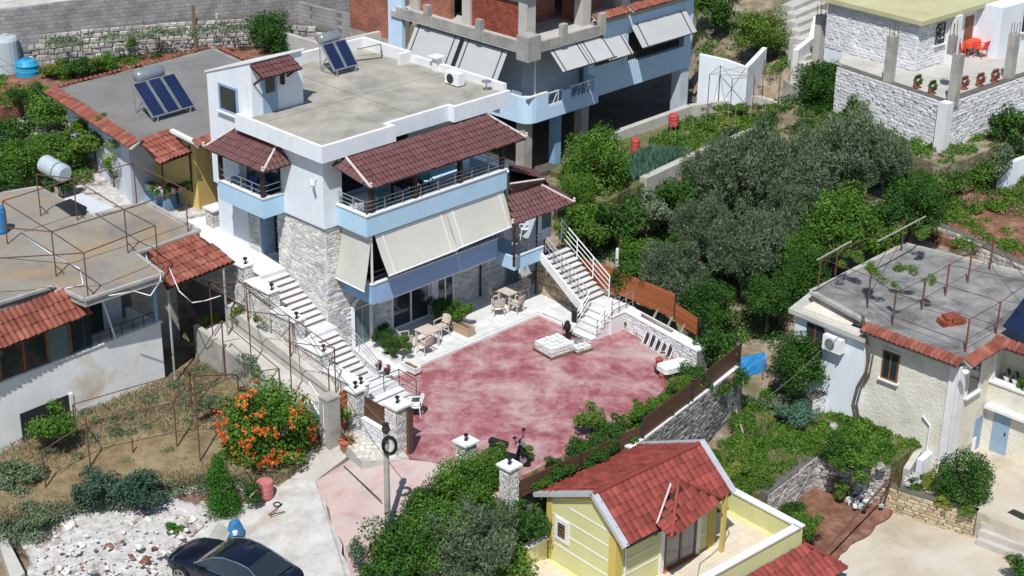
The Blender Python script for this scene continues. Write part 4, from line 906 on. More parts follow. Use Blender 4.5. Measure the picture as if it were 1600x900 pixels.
# ---- crazy paving by the entrance pots
xf = []
pv = structure('flagstone_patch', MB().prism([XY(*p, -.06) for p in ((535, 690), (560, 672), (612, 708), (628, 720), (565, 722))], -.5, -.02), M_concw); OFF[pv.name] = Vector((0, 0, 0)); pp = [XY(*p, -.05) for p in ((537, 690), (560, 675), (610, 708), (620, 718), (565, 720))]
fl = []
for k in range(4):
    n = 6; vs = [(math.cos(6.28*i/n)*R.uniform(.38, .55), math.sin(6.28*i/n)*R.uniform(.38, .55), 1) for i in range(n)]; vs += [(x, y, 0) for x, y, z in vs]
    fl.append(mesh('flagstone', vs, [tuple(range(n))]+[(i, n+i, n+(i+1) % n, (i+1) % n) for i in range(n)], mat('cream_flagstone', [(.52, .48, .40), (.64, .61, .55)], 3, .9, rnd=.15)))
pa = np.array(pp); lo, hi = pa.min(0), pa.max(0); x = lo[0]
while x < hi[0]:
    y = lo[1]
    while y < hi[1]:
        pt = np.array([[x+R.uniform(-.06, .06), y+R.uniform(-.06, .06)]])
        if inpoly(pt, pp)[0]: xf.append(Matrix.Translation((pt[0, 0], pt[0, 1], -.03)) @ Matrix.Rotation(R.uniform(0, 6), 4, 'Z') @ Matrix.Diagonal((.25, .25, .025, 1)))
        y += .23
    x += .23
pieces(pv, 'flagstone', fl, xf)
# ---- yard side: low stone wall, orange fence, right-hand fence and tall retaining wall
s0, s1 = XY(962, 478, .85), XY(1090, 548, .85)
rw = thing('low_wall', 'low white stone wall with pale cap at the far side of the red yard', 'wall', (*s0, 0)); a, b = Vector(s0), Vector(s1); D = (b-a).normalized(); N = Vector((D.y, -D.x))
MB().prism([tuple(v) for v in (a, b, b-N*.55, a-N*.55)], -1.5, .8).build('wall_core', M_mort, rw); MB().prism([tuple(v) for v in (a+N*.05, b+N*.05, b-N*.5, a-N*.5)], .8, .86).build('cap', M_cap, rw); stones(rw, a, b, .0, .795, 'white', .15, (.25, .5), .035)
of = [XY(905, 437, .9), XY(933, 447, .9), XY(970, 462, .87), XY(1052, 497, .87)]
board_fence('wooden_fence', 'bright orange horizontal board fence behind the outdoor stair', of, [.88]*4, [1.95]*4, M_wood, 8, pm=M_dmet)
board_fence('wooden_fence', 'short lower section of orange board fence next to the leafy tree', [XY(1054, 500, .8), XY(1088, 522, .6)], [.75, .55], [1.55, 1.3], M_wood, 7)
t = thing('white_post', 'slim white post standing behind the orange fence', 'post', P(962, 455, .6)); p = P(962, 455, .6); MB().lathe(p, [(.07, -.6), (.07, 1.9), (.04, 1.96)], 8).build('shaft', M_cap, t)
rp0, rp1 = XY(1146, 572, .05), XY(975, 692, .0); rp2 = XY(800, 775, 0)
board_fence('wooden_fence', 'long dark brown board fence along the tall stone retaining wall', [XY(1154, 566, .12), XY(1080, 626, .12), XY(1003, 684, .12)], [.12]*3, [.95]*3, M_woodb, 5)
board_fence('wooden_fence', 'dark brown board fence beside the motorcycle, behind the low greenery', [XY(1000, 688, 0), XY(905, 733, 0), XY(806, 780, -.1)], [.0, 0, -.1], [.62, .62, .6], M_woodb, 4)
a, b = Vector(XY(1153, 572, .12)), Vector(XY(985, 699, .12)); D = (a-b).normalized(); N = Vector((D.y, -D.x))
tw = thing('retaining_wall', 'tall rough grey stone retaining wall below the dark brown fence', 'wall', (*b, -2)); MB().prism([tuple(v) for v in (b, a, a-N*.5, b-N*.5)], -3.4, .05).build('wall_core', M_mortd, tw); MB().prism([tuple(v) for v in (b+N*.06, a+N*.06, a-N*.3, b-N*.3)], .05, .11).build('cap', M_cap, tw)
stones(tw, b, a, -2.9, .04, 'dark', .16, (.2, .48), .07)
MB().prism([tuple(v) for v in (a, a+D*.5, a+D*.5-N*2.2, a-N*2.2)], -2.6, -.3).build('wall', M_conc, tw)
# planting bed along the fence
structure('planting_bed', MB().prism([XY(1120, 585, 0), XY(1060, 575, 0), XY(1030, 620, 0), XY(925, 690, 0), XY(800, 755, 0), XY(800, 774, 0), XY(1000, 690, 0), XY(1140, 585, 0)], -.3, .07), M_soil)
# ---- right outdoor stair
rs = thing('outdoor_stair', 'steep white stair with steel rails climbing to the small wing balcony', 'stair', W(10, -4, 0))
n = 11; za = 2.42; va = -2.35
strg = MB(); strg.slab([W(9.5, va+.05, za-.35), W(9.5, -4.75, .42), W(9.5, -4.75, .85), W(9.5, va+.05, za+.05)], -.1); strg.build('stringer', M_cap, rs)
MB().prism(poly_uv([(9.6, va+.1), (10.95, va+.1), (10.95, -4.7), (9.6, -4.7)]), [za-.45, za-.45, .3, .3], [za-.2, za-.2, .6, .6]).build('stair_slab', M_cap, rs)
for i in range(n):
    z = za-.15*(i+1)+.05; v = va-.215*i
    s = MB().box(HM, 9.6, 10.9, v-.205, v, z-.24, z-.035).build('step', M_riser, rs); MB().box(HM, 9.55, 10.92, v-.245, v-.005, z-.033, z).build('tread', M_marble, s)
zq = .80; MB().box(HM, 9.6, 11.0, -6.1, -4.72, -.2, zq-.03).build('landing', M_cap, rs); MB().box(HM, 9.56, 11.0, -6.13, -4.73, zq-.028, zq).build('landing_slab', M_marble, rs)
for i in range(4):
    z = zq-.165*(i+1); u = 9.6-.27*i
    if z < .1: break
    s = MB().box(HM, u-.27, u, -6.0, -4.9, -.2, z-.03).build('step', M_cap, rs); MB().box(HM, u-.295, u, -6.03, -4.87, z-.028, z).build('tread', M_marble, s)
railing(rs, [W(9.62, va, za+.05), W(9.62, -4.7, zq+.05)], .75, (.3, .65), M_alu, .55, .02)
railing(rs, [W(10.88, va+.3, za+.1), W(10.88, -4.8, zq+.05)], .95, (.25, .5, .75), M_pvc, 1.1, .025)
railing(rs, [W(10.95, -6.05, zq), W(9.65, -6.05, zq), W(8.85, -6.0, .15)], .75, (.35, .68), M_alu, .5, .02); railing(rs, [W(9.62, -4.88, zq), W(8.85, -4.92, .15)], .75, (.35, .68), M_alu, .45, .02)
us = MB().box(HM, 10.3, 10.9, -4.6, -1.2, -.1, .5).build('wall', M_mort, rs)
stones(rs, W2(10.3, -1.2), W2(10.3, -4.6), (.1, .1), (2.0, .5), 'honey', .13, (.22, .42), .03, limit=80)
# ---- furniture on the terrace
q = P(668, 540, TZ); table('garden_table', 'beige plastic table in front of the glass doors', (q.x, q.y, TZ), rzM, .75, .72, .72, M_rattan, 'beige garden tables')
for (px, py, rz, lab) in ((690, 525, -1.57, 'beige chair to the right of the table by the glass doors'), (664, 552, 3.14, 'beige chair on the yard side of the table by the glass doors'), (635, 545, 1.2, 'beige chair in the shade left of the table by the glass doors')):
    q = P(px, py, TZ); chair('garden_chair', lab, (q.x, q.y, TZ), rzM+rz, M_rattan, 'beige garden chairs')
q = P(796, 478, TZ); table('garden_table', 'beige plastic table in front of the stone-clad wall', (q.x, q.y, TZ), rzM, .75, .72, .72, M_rattan, 'beige garden tables')
for (px, py, rz, lab) in ((778, 492, 2.6, 'beige chair on the left corner of the table by the stone wall'), (806, 488, 3.3, 'beige chair on the yard side of the table by the stone wall'), (815, 466, -1.5, 'beige chair on the right of the table by the stone wall'), (774, 474, 1.2, 'beige chair in the shade behind the table by the stone wall')):
    q = P(px, py, TZ); chair('garden_chair', lab, (q.x, q.y, TZ), rzM+rz, M_rattan, 'beige garden chairs')
def planter(label, px, py, ang, l, w, h, m, ridge_m=None):
    c = P(px, py, TZ); t = thing('planter', label, 'planter', (c.x, c.y, TZ), 'planters on the terrace'); f = Fr((c.x, c.y), ang)
    mb = MB(); mb.box(f, -l/2, l/2, -w/2, -w/2+.05, TZ, TZ+h).box(f, -l/2, l/2, w/2-.05, w/2, TZ, TZ+h).box(f, -l/2, -l/2+.05, -w/2+.05, w/2-.05, TZ, TZ+h).box(f, l/2-.05, l/2, -w/2+.05, w/2-.05, TZ, TZ+h); mb.build('trough', m, t)
    MB().box(f, -l/2-.02, l/2+.02, -w/2-.02, -w/2+.04, TZ+h, TZ+h+.03).box(f, -l/2-.02, l/2+.02, w/2-.04, w/2+.02, TZ+h, TZ+h+.03).build('rim', m, t)
    MB().box(f, -l/2+.05, l/2-.05, -w/2+.05, w/2-.05, TZ+.05, TZ+h-.04).build('earth', M_soil, t); return c
M_plw = mat('planter_wood', [(.36, .27, .17), (.44, .34, .23)], 4, .7)
planter('beige trough planter with shrubs, nearer the yard, in front of the narrow glass door', 724, 520, -44.5, .95, .36, .34, M_plw); planter('beige trough planter in the shade behind the other beige trough', 694, 503, -44.5, .95, .36, .34, M_plw)
planter('white trough planter near the arched door, at the yard edge', 642, 578, -44.5, .8, .34, .22, M_cap); planter('white trough planter near the arched door, closer to the wall', 612, 562, -44.5, .8, .34, .22, M_cap)
pz = TZ+.3
for (px, py, r, lf, lab) in ((686, 480, 19, 'dark', 'dark bushy shrub in the shaded beige trough'), (701, 484, 20, 'dark', 'dark green shrub in the middle of the beige troughs'), (720, 487, 19, 'mid', 'bright green shrub at the sunny end of the beige troughs')):
    tree('potted_shrub', lab, 'shrub', px, py, r, pz, .42, lf, 'mid', 1.15, 'potted shrubs on the terrace')
for (px, py, r, lf, lab) in ((598, 521, 19, 'dark', 'dark shrub in the white trough by the arched door'), (612, 540, 19, 'dark', 'dark green shrub between the two white troughs'), (627, 537, 18, 'mid', 'fresh green shrub in the outer white trough')):
    tree('potted_shrub', lab, 'shrub', px, py, r, TZ+.2, .45, lf, 'mid2', 1.2, 'potted shrubs on the terrace')
# sun loungers leaning, folded parasols
for k, (px, py) in enumerate(((1004, 541), (1013, 546), (1022, 551), (1031, 556), (1040, 561))):
    c = P(px, py, 0.0); lab = ['first', 'second', 'third', 'fourth', 'last'][k]+' of the folded white garden loungers, counted from the stair'
    t = thing('folded_lounger', lab, 'lounger', c, 'folded loungers against the low wall'); f = Fr((c.x, c.y), 45.5)
    A_ = lambda s, x: f.w(.12+.26*s/.9, x, .05+.62*s)
    MB().bar(A_(0, -.13), A_(1, -.13), .03, .03).bar(A_(0, .1), A_(1, .1), .03, .03).bar(A_(1, -.13), A_(1, .1), .03, .03).build('frame', M_pvc, t)
    MB().slab([A_(.15, -.11), A_(.15, .08), A_(.92, .08), A_(.92, -.11)], .015).build('fabric', M_dmet, t); MB().bar(f.w(.05, -.12, .02), A_(.5, -.13), .025, .025).bar(f.w(.05, .09, .02), A_(.5, .1), .025, .025).build('leg', M_pvc, t)
for k, (px, py, lab) in enumerate(((1006, 527, 'folded grey parasol leaning on the low wall, nearest the stair'), (1028, 540, 'folded grey parasol leaning on the low wall, middle one'), (1047, 552, 'folded grey parasol leaning on the low wall, nearest the white tub'))):
    c = P(px, py, .1); t = thing('folded_parasol', lab, 'parasol', c, 'folded parasols on the low wall'); tp = c+Vector((.45*HM.u.x+.25, .45*HM.u.y+.1, 1.1))
    MB().tube(c, c.lerp(tp, .3), .02, 6).build('pole', M_alu, t); mb = MB(); prev = None
    for s, r in ((.2, .03), (.3, .075), (.6, .065), (.9, .045), (1.0, .015)):
        if prev: mb.tube(c.lerp(tp, prev[0]), c.lerp(tp, s), prev[1], 7, r)
        prev = (s, r)
    mb.build('canopy', mat('taupe_canvas', [(.22, .20, .17), (.30, .27, .24)], 4, .9), t)
c = P(1012, 500, .87); d = MB(); d.tube(P(1003, 492, .93), P(1050, 517, .93), .06, 7); tagm(d.build('folded_parasol', MATS['taupe_canvas'], smooth=True), 'folded grey parasol lying flat on top of the low wall', 'parasol', 'folded parasols on the low wall')
# bin, sculpture / pump, pallets of stone
c = P(899, 502, TZ); t = thing('bin', 'black cylindrical bin at the foot of the steep white stair', 'bin', c); MB().lathe(c, [(.16, 0), (.17, .02), (.17, .5), (.15, .52)], 14).build('body', M_black, t); MB().lathe(c, [(.175, .52), (.175, .56), (.06, .60)], 14).build('lid', M_dmet, t)
def pallet(label, px, py, w, d, h, seed):
    c = P(px, py, 0); t = thing('stone_pallet', label, 'pallet', c, 'pallets of wrapped stone on the red yard'); f = Fr((c.x, c.y), 38)
    for i in range(3): MB().box(f, -w/2, w/2, -d/2+i*(d/2-.05), -d/2+.1+i*(d/2-.05), .0, .09).build('bearer', M_brown, t)
    for i in range(6): MB().box(f, -w/2+i*(w-.12)/5, -w/2+.12+i*(w-.12)/5, -d/2, d/2, .09, .115).build('slat', M_brown, t)
    q = random.Random(seed); nx, ny = 5, 4
    for k in range(3):
        for i in range(nx):
            for j in range(ny):
                hh = h/3; x0 = -w/2+.04+i*(w-.08)/nx; y0 = -d/2+.04+j*(d-.08)/ny
                MB().box(f, x0+q.uniform(0, .03), x0+(w-.08)/nx-q.uniform(.01, .04), y0+q.uniform(0, .03), y0+(d-.08)/ny-q.uniform(.01, .04), .117+k*hh, .117+(k+1)*hh-q.uniform(.01, .05)).build('stone', M_cap, t)
    return f, c
pallet('larger pallet stacked with white stone blocks in the middle of the red yard', 866, 549, 1.25, 1.15, .36, 2); f, c = pallet('smaller pallet with white stone beside the black figure', 903, 545, .8, .95, .16, 5)
c = P(886, 527, 0); t = thing('cement_mixer', 'small black machine standing beside the stone pallets on the red yard', 'machine', c)
MB().lathe(c, [(.17, 0), (.17, .05), (.06, .08), (.06, .3)], 10).build('base', M_black, t); MB().lathe(c, [(.10, .3), (.15, .38), (.15, .55), (.09, .66), (.10, .70), (.04, .74)], 12).build('drum', M_black, t); MB().bar(c+Vector((-.16, 0, .3)), c+Vector((-.2, 0, .62)), .04, .04).bar(c+Vector((.14, .0, .1)), c+Vector((.24, 0, .36)), .03, .03).build('handle', M_dmet, t)
c = P(912, 528, 0)
t = thing('toolbox', 'small grey metal box on the smaller stone pallet', 'box', P(904, 533, .3)); c = P(904, 533, .3); MB().box(Fr((c.x, c.y), 40), -.16, .16, -.1, .1, .28, .40).build('body', M_alu, t); MB().bar(c+Vector((-.1, 0, .14)), c+Vector((.1, 0, .14)), .02, .02).build('handle', M_dmet, t)
# white covered tub and clutter by the wall end
c = P(1052, 578, .25); f = Fr((c.x, c.y), 30); t = thing('covered_cart', 'white covered cart at the far corner of the red yard', 'cart', (c.x, c.y, 0)); mb = MB(); mb.prism([(f.w(u, v, 0).x, f.w(u, v, 0).y) for u, v in ((-.6, -.25), (-.45, -.33), (.5, -.33), (.62, -.2), (.62, .2), (.5, .33), (-.45, .33), (-.6, .25))], .3, .52); mb.build('lid', M_pvc, t); MB().box(f, -.5, .5, -.27, .27, .15, .299).build('body', M_dmet, t)
for x, y in ((-.4, -.26), (.4, -.26), (-.4, .26), (.4, .26)): p = f.w(x, y, 0); MB().lathe(p, [(.05, 0), (.05, .15)], 8).build('leg', M_dmet, t)
for k, (px, py, m, lab, h) in enumerate(((1030, 570, M_redp, 'red pot beside the white covered cart', .28), (1028, 583, M_dmet, 'dark pot in front of the white covered cart', .25), (1036, 592, M_terra, 'terracotta pot nearest the brown fence, by the white cart', .22), (1035, 562, M_cap, 'white bucket behind the red pot by the low wall', .3))):
    c = P(px, py, 0); t = thing('pot', lab, 'pot', c, 'pots around the white cart'); MB().lathe(c, [(.11, 0), (.15, h*.85), (.17, h*.86), (.17, h)], 10).build('body', m, t); MB().lathe(c+Vector((0, 0, h-.03)), [(.14, 0), (.13, .035)], 10).build('earth', M_soil, t)
# motorcycle behind the pillar
def motorcycle():
    c = P(796, 722, 0); f = Fr((c.x, c.y), -28); t = thing('motorcycle', 'black scooter with round mirrors parked behind the right entrance pillar', 'motorcycle', c)
    for x in (-.55, .55):
        p = f.w(x, 0, .26); mb = MB(); n = 16
        for i in range(n):
            a0, a1 = 6.2832*i/n, 6.2832*(i+1)/n
            mb.tube(p+Vector((f.u.x*math.cos(a0), f.u.y*math.cos(a0), math.sin(a0)))*.22, p+Vector((f.u.x*math.cos(a1), f.u.y*math.cos(a1), math.sin(a1)))*.22, .055, 6, cap=False)
        w = mb.build('wheel', M_black, t)
        mb = MB(); mb.tube(f.w(x, -.03, .26), f.w(x, .03, .26), .13, 12); mb.build('rim', M_alu, w)
    mb = MB(); mb.slab([f.w(-.75, -.12, .55), f.w(-.2, -.14, .5), f.w(-.2, .14, .5), f.w(-.75, .12, .55)], .25); mb.slab([f.w(-.3, -.15, .3), f.w(.3, -.15, .3), f.w(.3, .15, .3), f.w(-.3, .15, .3)], .12); mb.build('body', M_black, t)
    MB().slab([f.w(-.78, -.12, .74), f.w(-.1, -.13, .72), f.w(-.05, .0, .70), f.w(-.1, .13, .72), f.w(-.78, .12, .74)], .14).build('seat', mat('seat_vinyl', [(.02, .02, .02)], 2, .6), t)
    MB().slab([f.w(.32, -.2, .35), f.w(.42, -.17, .85), f.w(.42, .17, .85), f.w(.32, .2, .35)], .05).build('leg_shield', M_black, t)
    MB().bar(f.w(.55, 0, .3), f.w(.40, 0, .95), .08, .08).bar(f.w(.38, -.33, .98), f.w(.38, .33, .98), .035, .035).build('handlebar', M_dmet, t)
    MB().lathe(f.w(.5, 0, .8), [(.06, 0), (.09, .05), (.08, .12), (.02, .15)], 10).build('headlight', M_glassb, t)
    for s in (-1, 1): MB().bar(f.w(.38, .25*s, .98), f.w(.36, .32*s, 1.2), .02, .02).lathe(f.w(.36, .33*s, 1.17), [(.02, 0), (.07, .04), (.07, .09), (.02, .12)], 8).build('mirror', M_black, t)
    MB().slab([f.w(.3, -.1, .5), f.w(.75, -.1, .55), f.w(.75, .1, .55), f.w(.3, .1, .5)], .05).build('mudguard', M_black, t)
motorcycle()
# entrance plants and pots
def pot(px, py, z, label, r=.22, h=.3, m=None, grp=None):
    c = P(px, py, z); t = thing('plant_pot', label, 'pot', c, grp); MB().lathe(c, [(r*.7, 0), (r, h*.8), (r*1.12, h*.81), (r*1.12, h)], 14).build('body', m or M_terra, t); MB().lathe(c+Vector((0, 0, h-.05)), [(r, 0), (r*.9, .03)], 12).build('earth', M_soil, t); return c
def spiky(name, label, px, py, z, n, l, leaf, grp=None, up=.6):
    c = P(px, py, z); t = thing(name, label, 'plant', c, grp)
    q = random.Random(px)
    for i in range(n):
        a = q.uniform(0, 6.28); e = q.uniform(.1, 1.0)*up+.25; L = l*q.uniform(.7, 1.15); d = Vector((math.cos(a)*math.cos(e), math.sin(a)*math.cos(e), math.sin(e))); s = Vector((-math.sin(a), math.cos(a), 0))*.035
        m1 = c+d*L*.5; tp = c+d*L-Vector((0, 0, L*.18))
        mb = MB(); mb.add([c-s*.5, c+s*.5, m1+s, m1-s, tp], [(0, 1, 2, 3), (3, 2, 4)]); mb.build('leaf', LF[leaf], t)
    MB().lathe(c-Vector((0, 0, .12)), [(.06, 0), (.05, .14)], 8).build('stem', M_bark, t)
    return t
c = pot(541, 700, -.25, 'big terracotta pot by the concrete post at the entrance', .26, .34); spiky('agave', 'purplish spiky plant in the terracotta pot at the entrance', 541, 686, .12, 26, .55, 'dry', up=.9)
spiky('yucca', 'green yucca in front of the orange wood panel', 539, 655, .5, 34, .6, 'bright', up=1.2)
tree('potted_shrub', 'variegated shrub behind the broad entrance pillar', 'shrub', 652, 628, 13, 0, .35, 'olivelite', 'small', 1.1)
c = P(647, 650, 0); chair('garden_chair', 'white plastic chair behind the broad entrance pillar', (c.x, c.y, 0), rzM-2.2, M_pvc)
for (px, py, lab) in ((592, 578, 'dark potted succulent on the lower stair landing, left one'), (605, 585, 'dark potted succulent on the lower stair landing, right one')):
    c = P(px, py, .45); t = thing('potted_succulent', lab, 'plant', c, 'potted succulents on the stair landing'); MB().lathe(c, [(.08, 0), (.13, .18), (.14, .2)], 10).build('pot', M_dmet, t)
    o = bpy.data.objects.new('foliage', CROWNS['loose']); COL.objects.link(o); o.parent = t; o.location = (0, 0, .26); o.scale = (.2, .2, .17); o.material_slots[0].link = 'OBJECT'; o.material_slots[0].material = LF['red']
# utility pole with coil of cable
p0 = P(606, 822, -.75); t = thing('utility_pole', 'round grey concrete pole rising from the bushes at the entrance', 'pole', p0); top = 4.0
MB().lathe(p0, [(.11, -.3), (.10, 1), (.085, 4.3)], 12).build('shaft', M_conc, t); pt = H_ = None
def ztop(base, py):
    lo, hi = -5, 20
    for _ in range(50):
        m = (lo+hi)/2; d = Vector((base.x, base.y, m))-CAM; yy = 450-FPX*d.dot(UPV)/d.dot(_f)
        if yy > py: lo = m
        else: hi = m
    return lo
zt_ = ztop(p0, 664)
c = P(606, 692, 3.1); c = Vector((p0.x, p0.y-.16, ztop(p0, 693)))
mb = MB(); n = 18
for k, (dr_, dy) in enumerate(((0, 0), (.03, .03), (-.03, .02), (.0, -.03))):
    for i in range(n):
        a0, a1 = 6.2832*i/n, 6.2832*(i+1)/n; rr = .27+dr_
        mb.tube(c+Vector((.12+math.cos(a0)*rr*.8, dy, math.sin(a0)*rr*1.15)), c+Vector((.12+math.cos(a1)*rr*.8, dy, math.sin(a1)*rr*1.15)), .032, 5, cap=False)
tagm(mb.build('cable_coil', M_black), 'coil of black cable hanging from the concrete pole at the entrance', 'cable')
mb = MB(); cc = Vector((p0.x, p0.y, zt_)); mb.lathe(cc-Vector((0, 0, .25)), [(.12, 0), (.14, .1), (.10, .22), (.11, .3)], 8); mb.build('pole_head', M_dmet, t)
sh = [o for o in t.children if o.name.startswith('shaft')][0]; sh.scale = (1, 1, (zt_-p0.z)/4.3)
def cable(name, label, pts, r=.012, sag=.3, n=10):
    mb = MB()
    for a, b in zip(pts, pts[1:]):
        a, b = Vector(a), Vector(b); pr = a
        for i in range(1, n+1):
            s_ = i/n; x = a.lerp(b, s_)-Vector((0, 0, 4*sag*s_*(1-s_))); mb.tube(pr, x, r, 4, cap=False); pr = x
    return tagm(mb.build(name, M_wire), label, 'cable')
cable('overhead_cable', 'thin dark cable sagging from the entrance pole up to the stone stair wall', [cc, W(-2.0, -1.0, 2.6), W(-2.2, 3.2, 3.6)], .014, .25)
# ================================================================ low house on the left with rusty roof frame
ZR = 4.8
q0 = P(258, 590, .1); LF_ = Fr((q0.x, q0.y), 48); LW = lambda u, v, z: LF_.w(u, v, z)
L2 = lambda u, v: (LW(u, v, 0).x, LW(u, v, 0).y)
lh = thing('house', 'low white house on the left with stained flat roof carrying a rusty pipe frame', 'house', LW(-3, 3, 0))
M_lw = mat('dirty_white_render', [(.70, .70, .69), (.80, .80, .80)], .9, .9, stain=((.50, .37, .19), .55, .52, .70, .75), bump=.006)
mb = MB(); mb.box(LF_, -9.5, 0, 0, 6.5, -.8, 1.85); mb.box(LF_, -9.5, 0, -.0, .16, 1.85, 2.42); mb.box(LF_, -.16, 0, .16, 2.0, 1.85, 2.42); mb.build('wall', M_lw, lh)
MB().box(LF_, -9.5, .05, -.05, .2, 2.42, 2.48).build('parapet_cap', M_cap, lh)
mb = MB(); mb.box(LF_, -9.5, -.3, 2.0, 7.0, 1.86, 4.56); mb.box(LF_, -.3, 2.6, 4.0, 8.5, -.4, 4.56); mb.build('wall', mat('bluish_white_render', [(.50, .53, .57), (.58, .61, .65)], 1, .9), lh)
MB().box(LF_, -1.9, -1.2, 1.93, 2.0, 1.9, 3.9).build('balcony_door', M_glass, lh); window(lh, LW(-2.9, 1.99, 2.7), up2(LF_.u)*.75, 1.1, -up2(LF_.v), M_pvc, M_glass, bars=0)
roofL = [XY(x, y, ZR) for x, y in ((-80, 500), (85, 449), (132, 470), (255, 430), (212, 398), (312, 362), (232, 318), (150, 338), (60, 290), (-80, 312))]
mb = MB(); mb.prism(roofL, ZR-.26, ZR); mb.build('roof_slab', M_conc, lh)
rc = np.array(roofL).mean(0); MB().prism([tuple(rc+(np.array(p)-rc)*.965) for p in roofL], ZR-.01, ZR+.012).build('roof_deck', M_rooft, lh)
mb = MB()
for i in range(0, 7):
    a, b = Vector((*roofL[i], ZR+.04)), Vector((*roofL[i+1], ZR+.04)); mb.bar(a, b, .14, .10)
mb.build('roof_kerb', M_conc, lh)
# glazed porch with tile roof
e0, e1 = P(-60, 570, 4.02), P(146, 489, 4.02); t1, t0 = P(90, 449, 4.86), P(-60, 512, 4.86)
tr = MB().slab([e0, e1, t1, t0], .06).build('porch_roof', M_dwood, lh); upv = Vector((0, 0, .02)); tiles(tr, e0+upv, e1+upv, t1+upv, t0+upv, 'orange', .23, .36, .09)
for k in range(7):
    u = -8.6+k*.95
    if u > -3: break
    MB().box(LF_, u-.05, u+.05, .02, .12, 2.48, 4.0).build('porch_post', M_frame, lh)
for k in range(6):
    u = -8.6+k*.95; MB().box(LF_, u+.052, u+.898, .05, .08, 2.5, 3.95).build('porch_pane', M_glassb if k % 3 == 1 else M_glass, lh)
MB().box(LF_, -8.7, -3.3, .0, .14, 3.95, 4.03).build('porch_beam', M_frame, lh); MB().box(LF_, -3.85, -3.8, .1, 2.0, 2.45, 3.95).build('porch_pane', M_glassb, lh)
MB().box(LF_, -3.3, -3.14, .05, .2, 2.48, 4.5).build('blue_post', M_bluecol, lh); MB().box(LF_, -.2, -.05, .05, .2, 2.48, 4.55).build('blue_post', M_bluecol, lh)
railing(lh, [LW(-3.1, .08, 2.48), LW(-.2, .08, 2.48)], .42, (.5,), M_dmet, .5, .015)
MB().tube(LW(-2.05, -.05, 2.5), LW(-2.35, .2, 4.4), .035, 6).build('pole', M_pvc, lh)
# cellar opening
MB().box(LF_, -6.2, -4.2, -.03, .01, -.2, 1.0).build('cellar_opening', M_dark, lh); MB().box(LF_, -4.2, -4.05, -.06, .01, -.3, 1.02).build('opening_jamb', M_lw, lh)
# second tile roof on the right
e0, e1 = P(262, 452, 4.0), P(368, 409, 4.0); t1, t0 = P(311, 368, 4.72), P(229, 396, 4.72)
tr = MB().slab([e0, e1, t1, t0], .06).build('tile_roof', M_dwood, lh); tiles(tr, e0+upv, e1+upv, t1+upv, t0+upv, 'orange', .23, .36, .09)
for px, py, zz in ((349, 418, 3.95), (262, 452, 3.95)):
    p = P(px, py, zz); MB().tube((p.x, p.y, 0), (p.x, p.y, zz), .045, 6).build('roof_post', M_conc, lh)
p = P(300, 440, 2.0); MB().box(LF_, .3, 2.4, 2.2, 2.35, -.3, 3.6).build('wall', M_conc, lh)
# rusty pipe frame on the roof (one standing frame)
rf = thing('pergola', 'rusty pipe pergola frame standing on the stained roof of the left house', 'pergola', (*roofL[3], ZR))
nodes = {k: P(x, y, ZR) for k, (x, y) in dict(a=(138, 467), b=(248, 422), c=(88, 432), d=(200, 396), e=(294, 362), f=(12, 382), g=(64, 338), h=(121, 345), i=(214, 319), j=(-45, 420), k=(-60, 480)).items()}
Hh = 1.75
for k, p in nodes.items():
    MB().tube(p, p+Vector((0, 0, Hh)), .028, 6).build('post', M_rust, rf)
    if k in 'acdhg': q = p+Vector((LF_.u.x*.35, LF_.u.y*.35, 0)); MB().tube(q, p+Vector((0, 0, .45)), .02, 5).build('brace', M_rust, rf)
T_ = lambda k: nodes[k]+Vector((0, 0, Hh))
for a, b in (('a', 'b'), ('c', 'd'), ('d', 'e'), ('f', 'h'), ('h', 'i'), ('g', 'h'), ('k', 'a'), ('j', 'c'), ('a', 'c'), ('c', 'f'), ('b', 'd'), ('d', 'h'), ('e', 'i')):
    MB().tube(T_(a), T_(b), .024, 5).build('beam', M_rust, rf)
for k, (pts, lab) in enumerate((([(40, 370), (85, 400), (125, 420), (130, 445), (95, 452), (85, 455)], 'white hose lying in a loop on the stained roof'), ([(170, 462), (210, 455), (235, 462), (250, 440), (252, 425), (230, 405), (228, 398)], 'white hose hanging over the front roof edge between the two tile roofs'), ([(265, 420), (280, 455), (300, 473), (320, 470), (345, 462)], 'grey pipe drooping below the right-hand tile roof'))):
    zz = [ZR+.05]*len(pts) if k < 2 else [4.75, 4.2, 3.6, 3.5, 3.6]
    pp = [P(x, y, z) for (x, y), z in zip(pts, zz)]; tagm(MB().path(pp, .02, 6).build('hose', M_pvc, smooth=True), lab, 'hose')
c = P(85, 264, 5.4); t = thing('water_tank', 'pale grey cylindrical tank lying on its side at the back edge of the left roof', 'tank', (c.x, c.y, 4.8))
d = Vector((.72, -.60, -.1)).normalized(); mb = MB(); mb.tube(c-d*.72, c-d*.62, .30, 16, .40).tube(c-d*.62, c+d*.62, .40, 16).tube(c+d*.62, c+d*.72, .40, 16, .30); mb.build('shell', M_greyt, t, smooth=False)
MB().tube(c+d*.3-d*.02, c+d*.3+d*.02, .41, 16).build('band', M_dmet, t)
for s in (-.4, .4): p = c+d*s; MB().bar(Vector((p.x, p.y, 4.4)), p, .1, .1).build('leg', M_rust, t)
c = P(-2, 345, 5.3); t = thing('blue_barrel', 'blue plastic barrel at the left edge of the photo on the stained roof', 'barrel', (c.x, c.y, 4.8)); MB().lathe((c.x, c.y, 4.81), [(.26, 0), (.30, .1), (.30, .9), (.26, 1.0)], 14).build('body', M_bluep, t); MB().lathe((c.x, c.y, 5.81), [(.27, 0), (.27, .04), (.1, .06)], 14).build('lid', M_bluep, t)
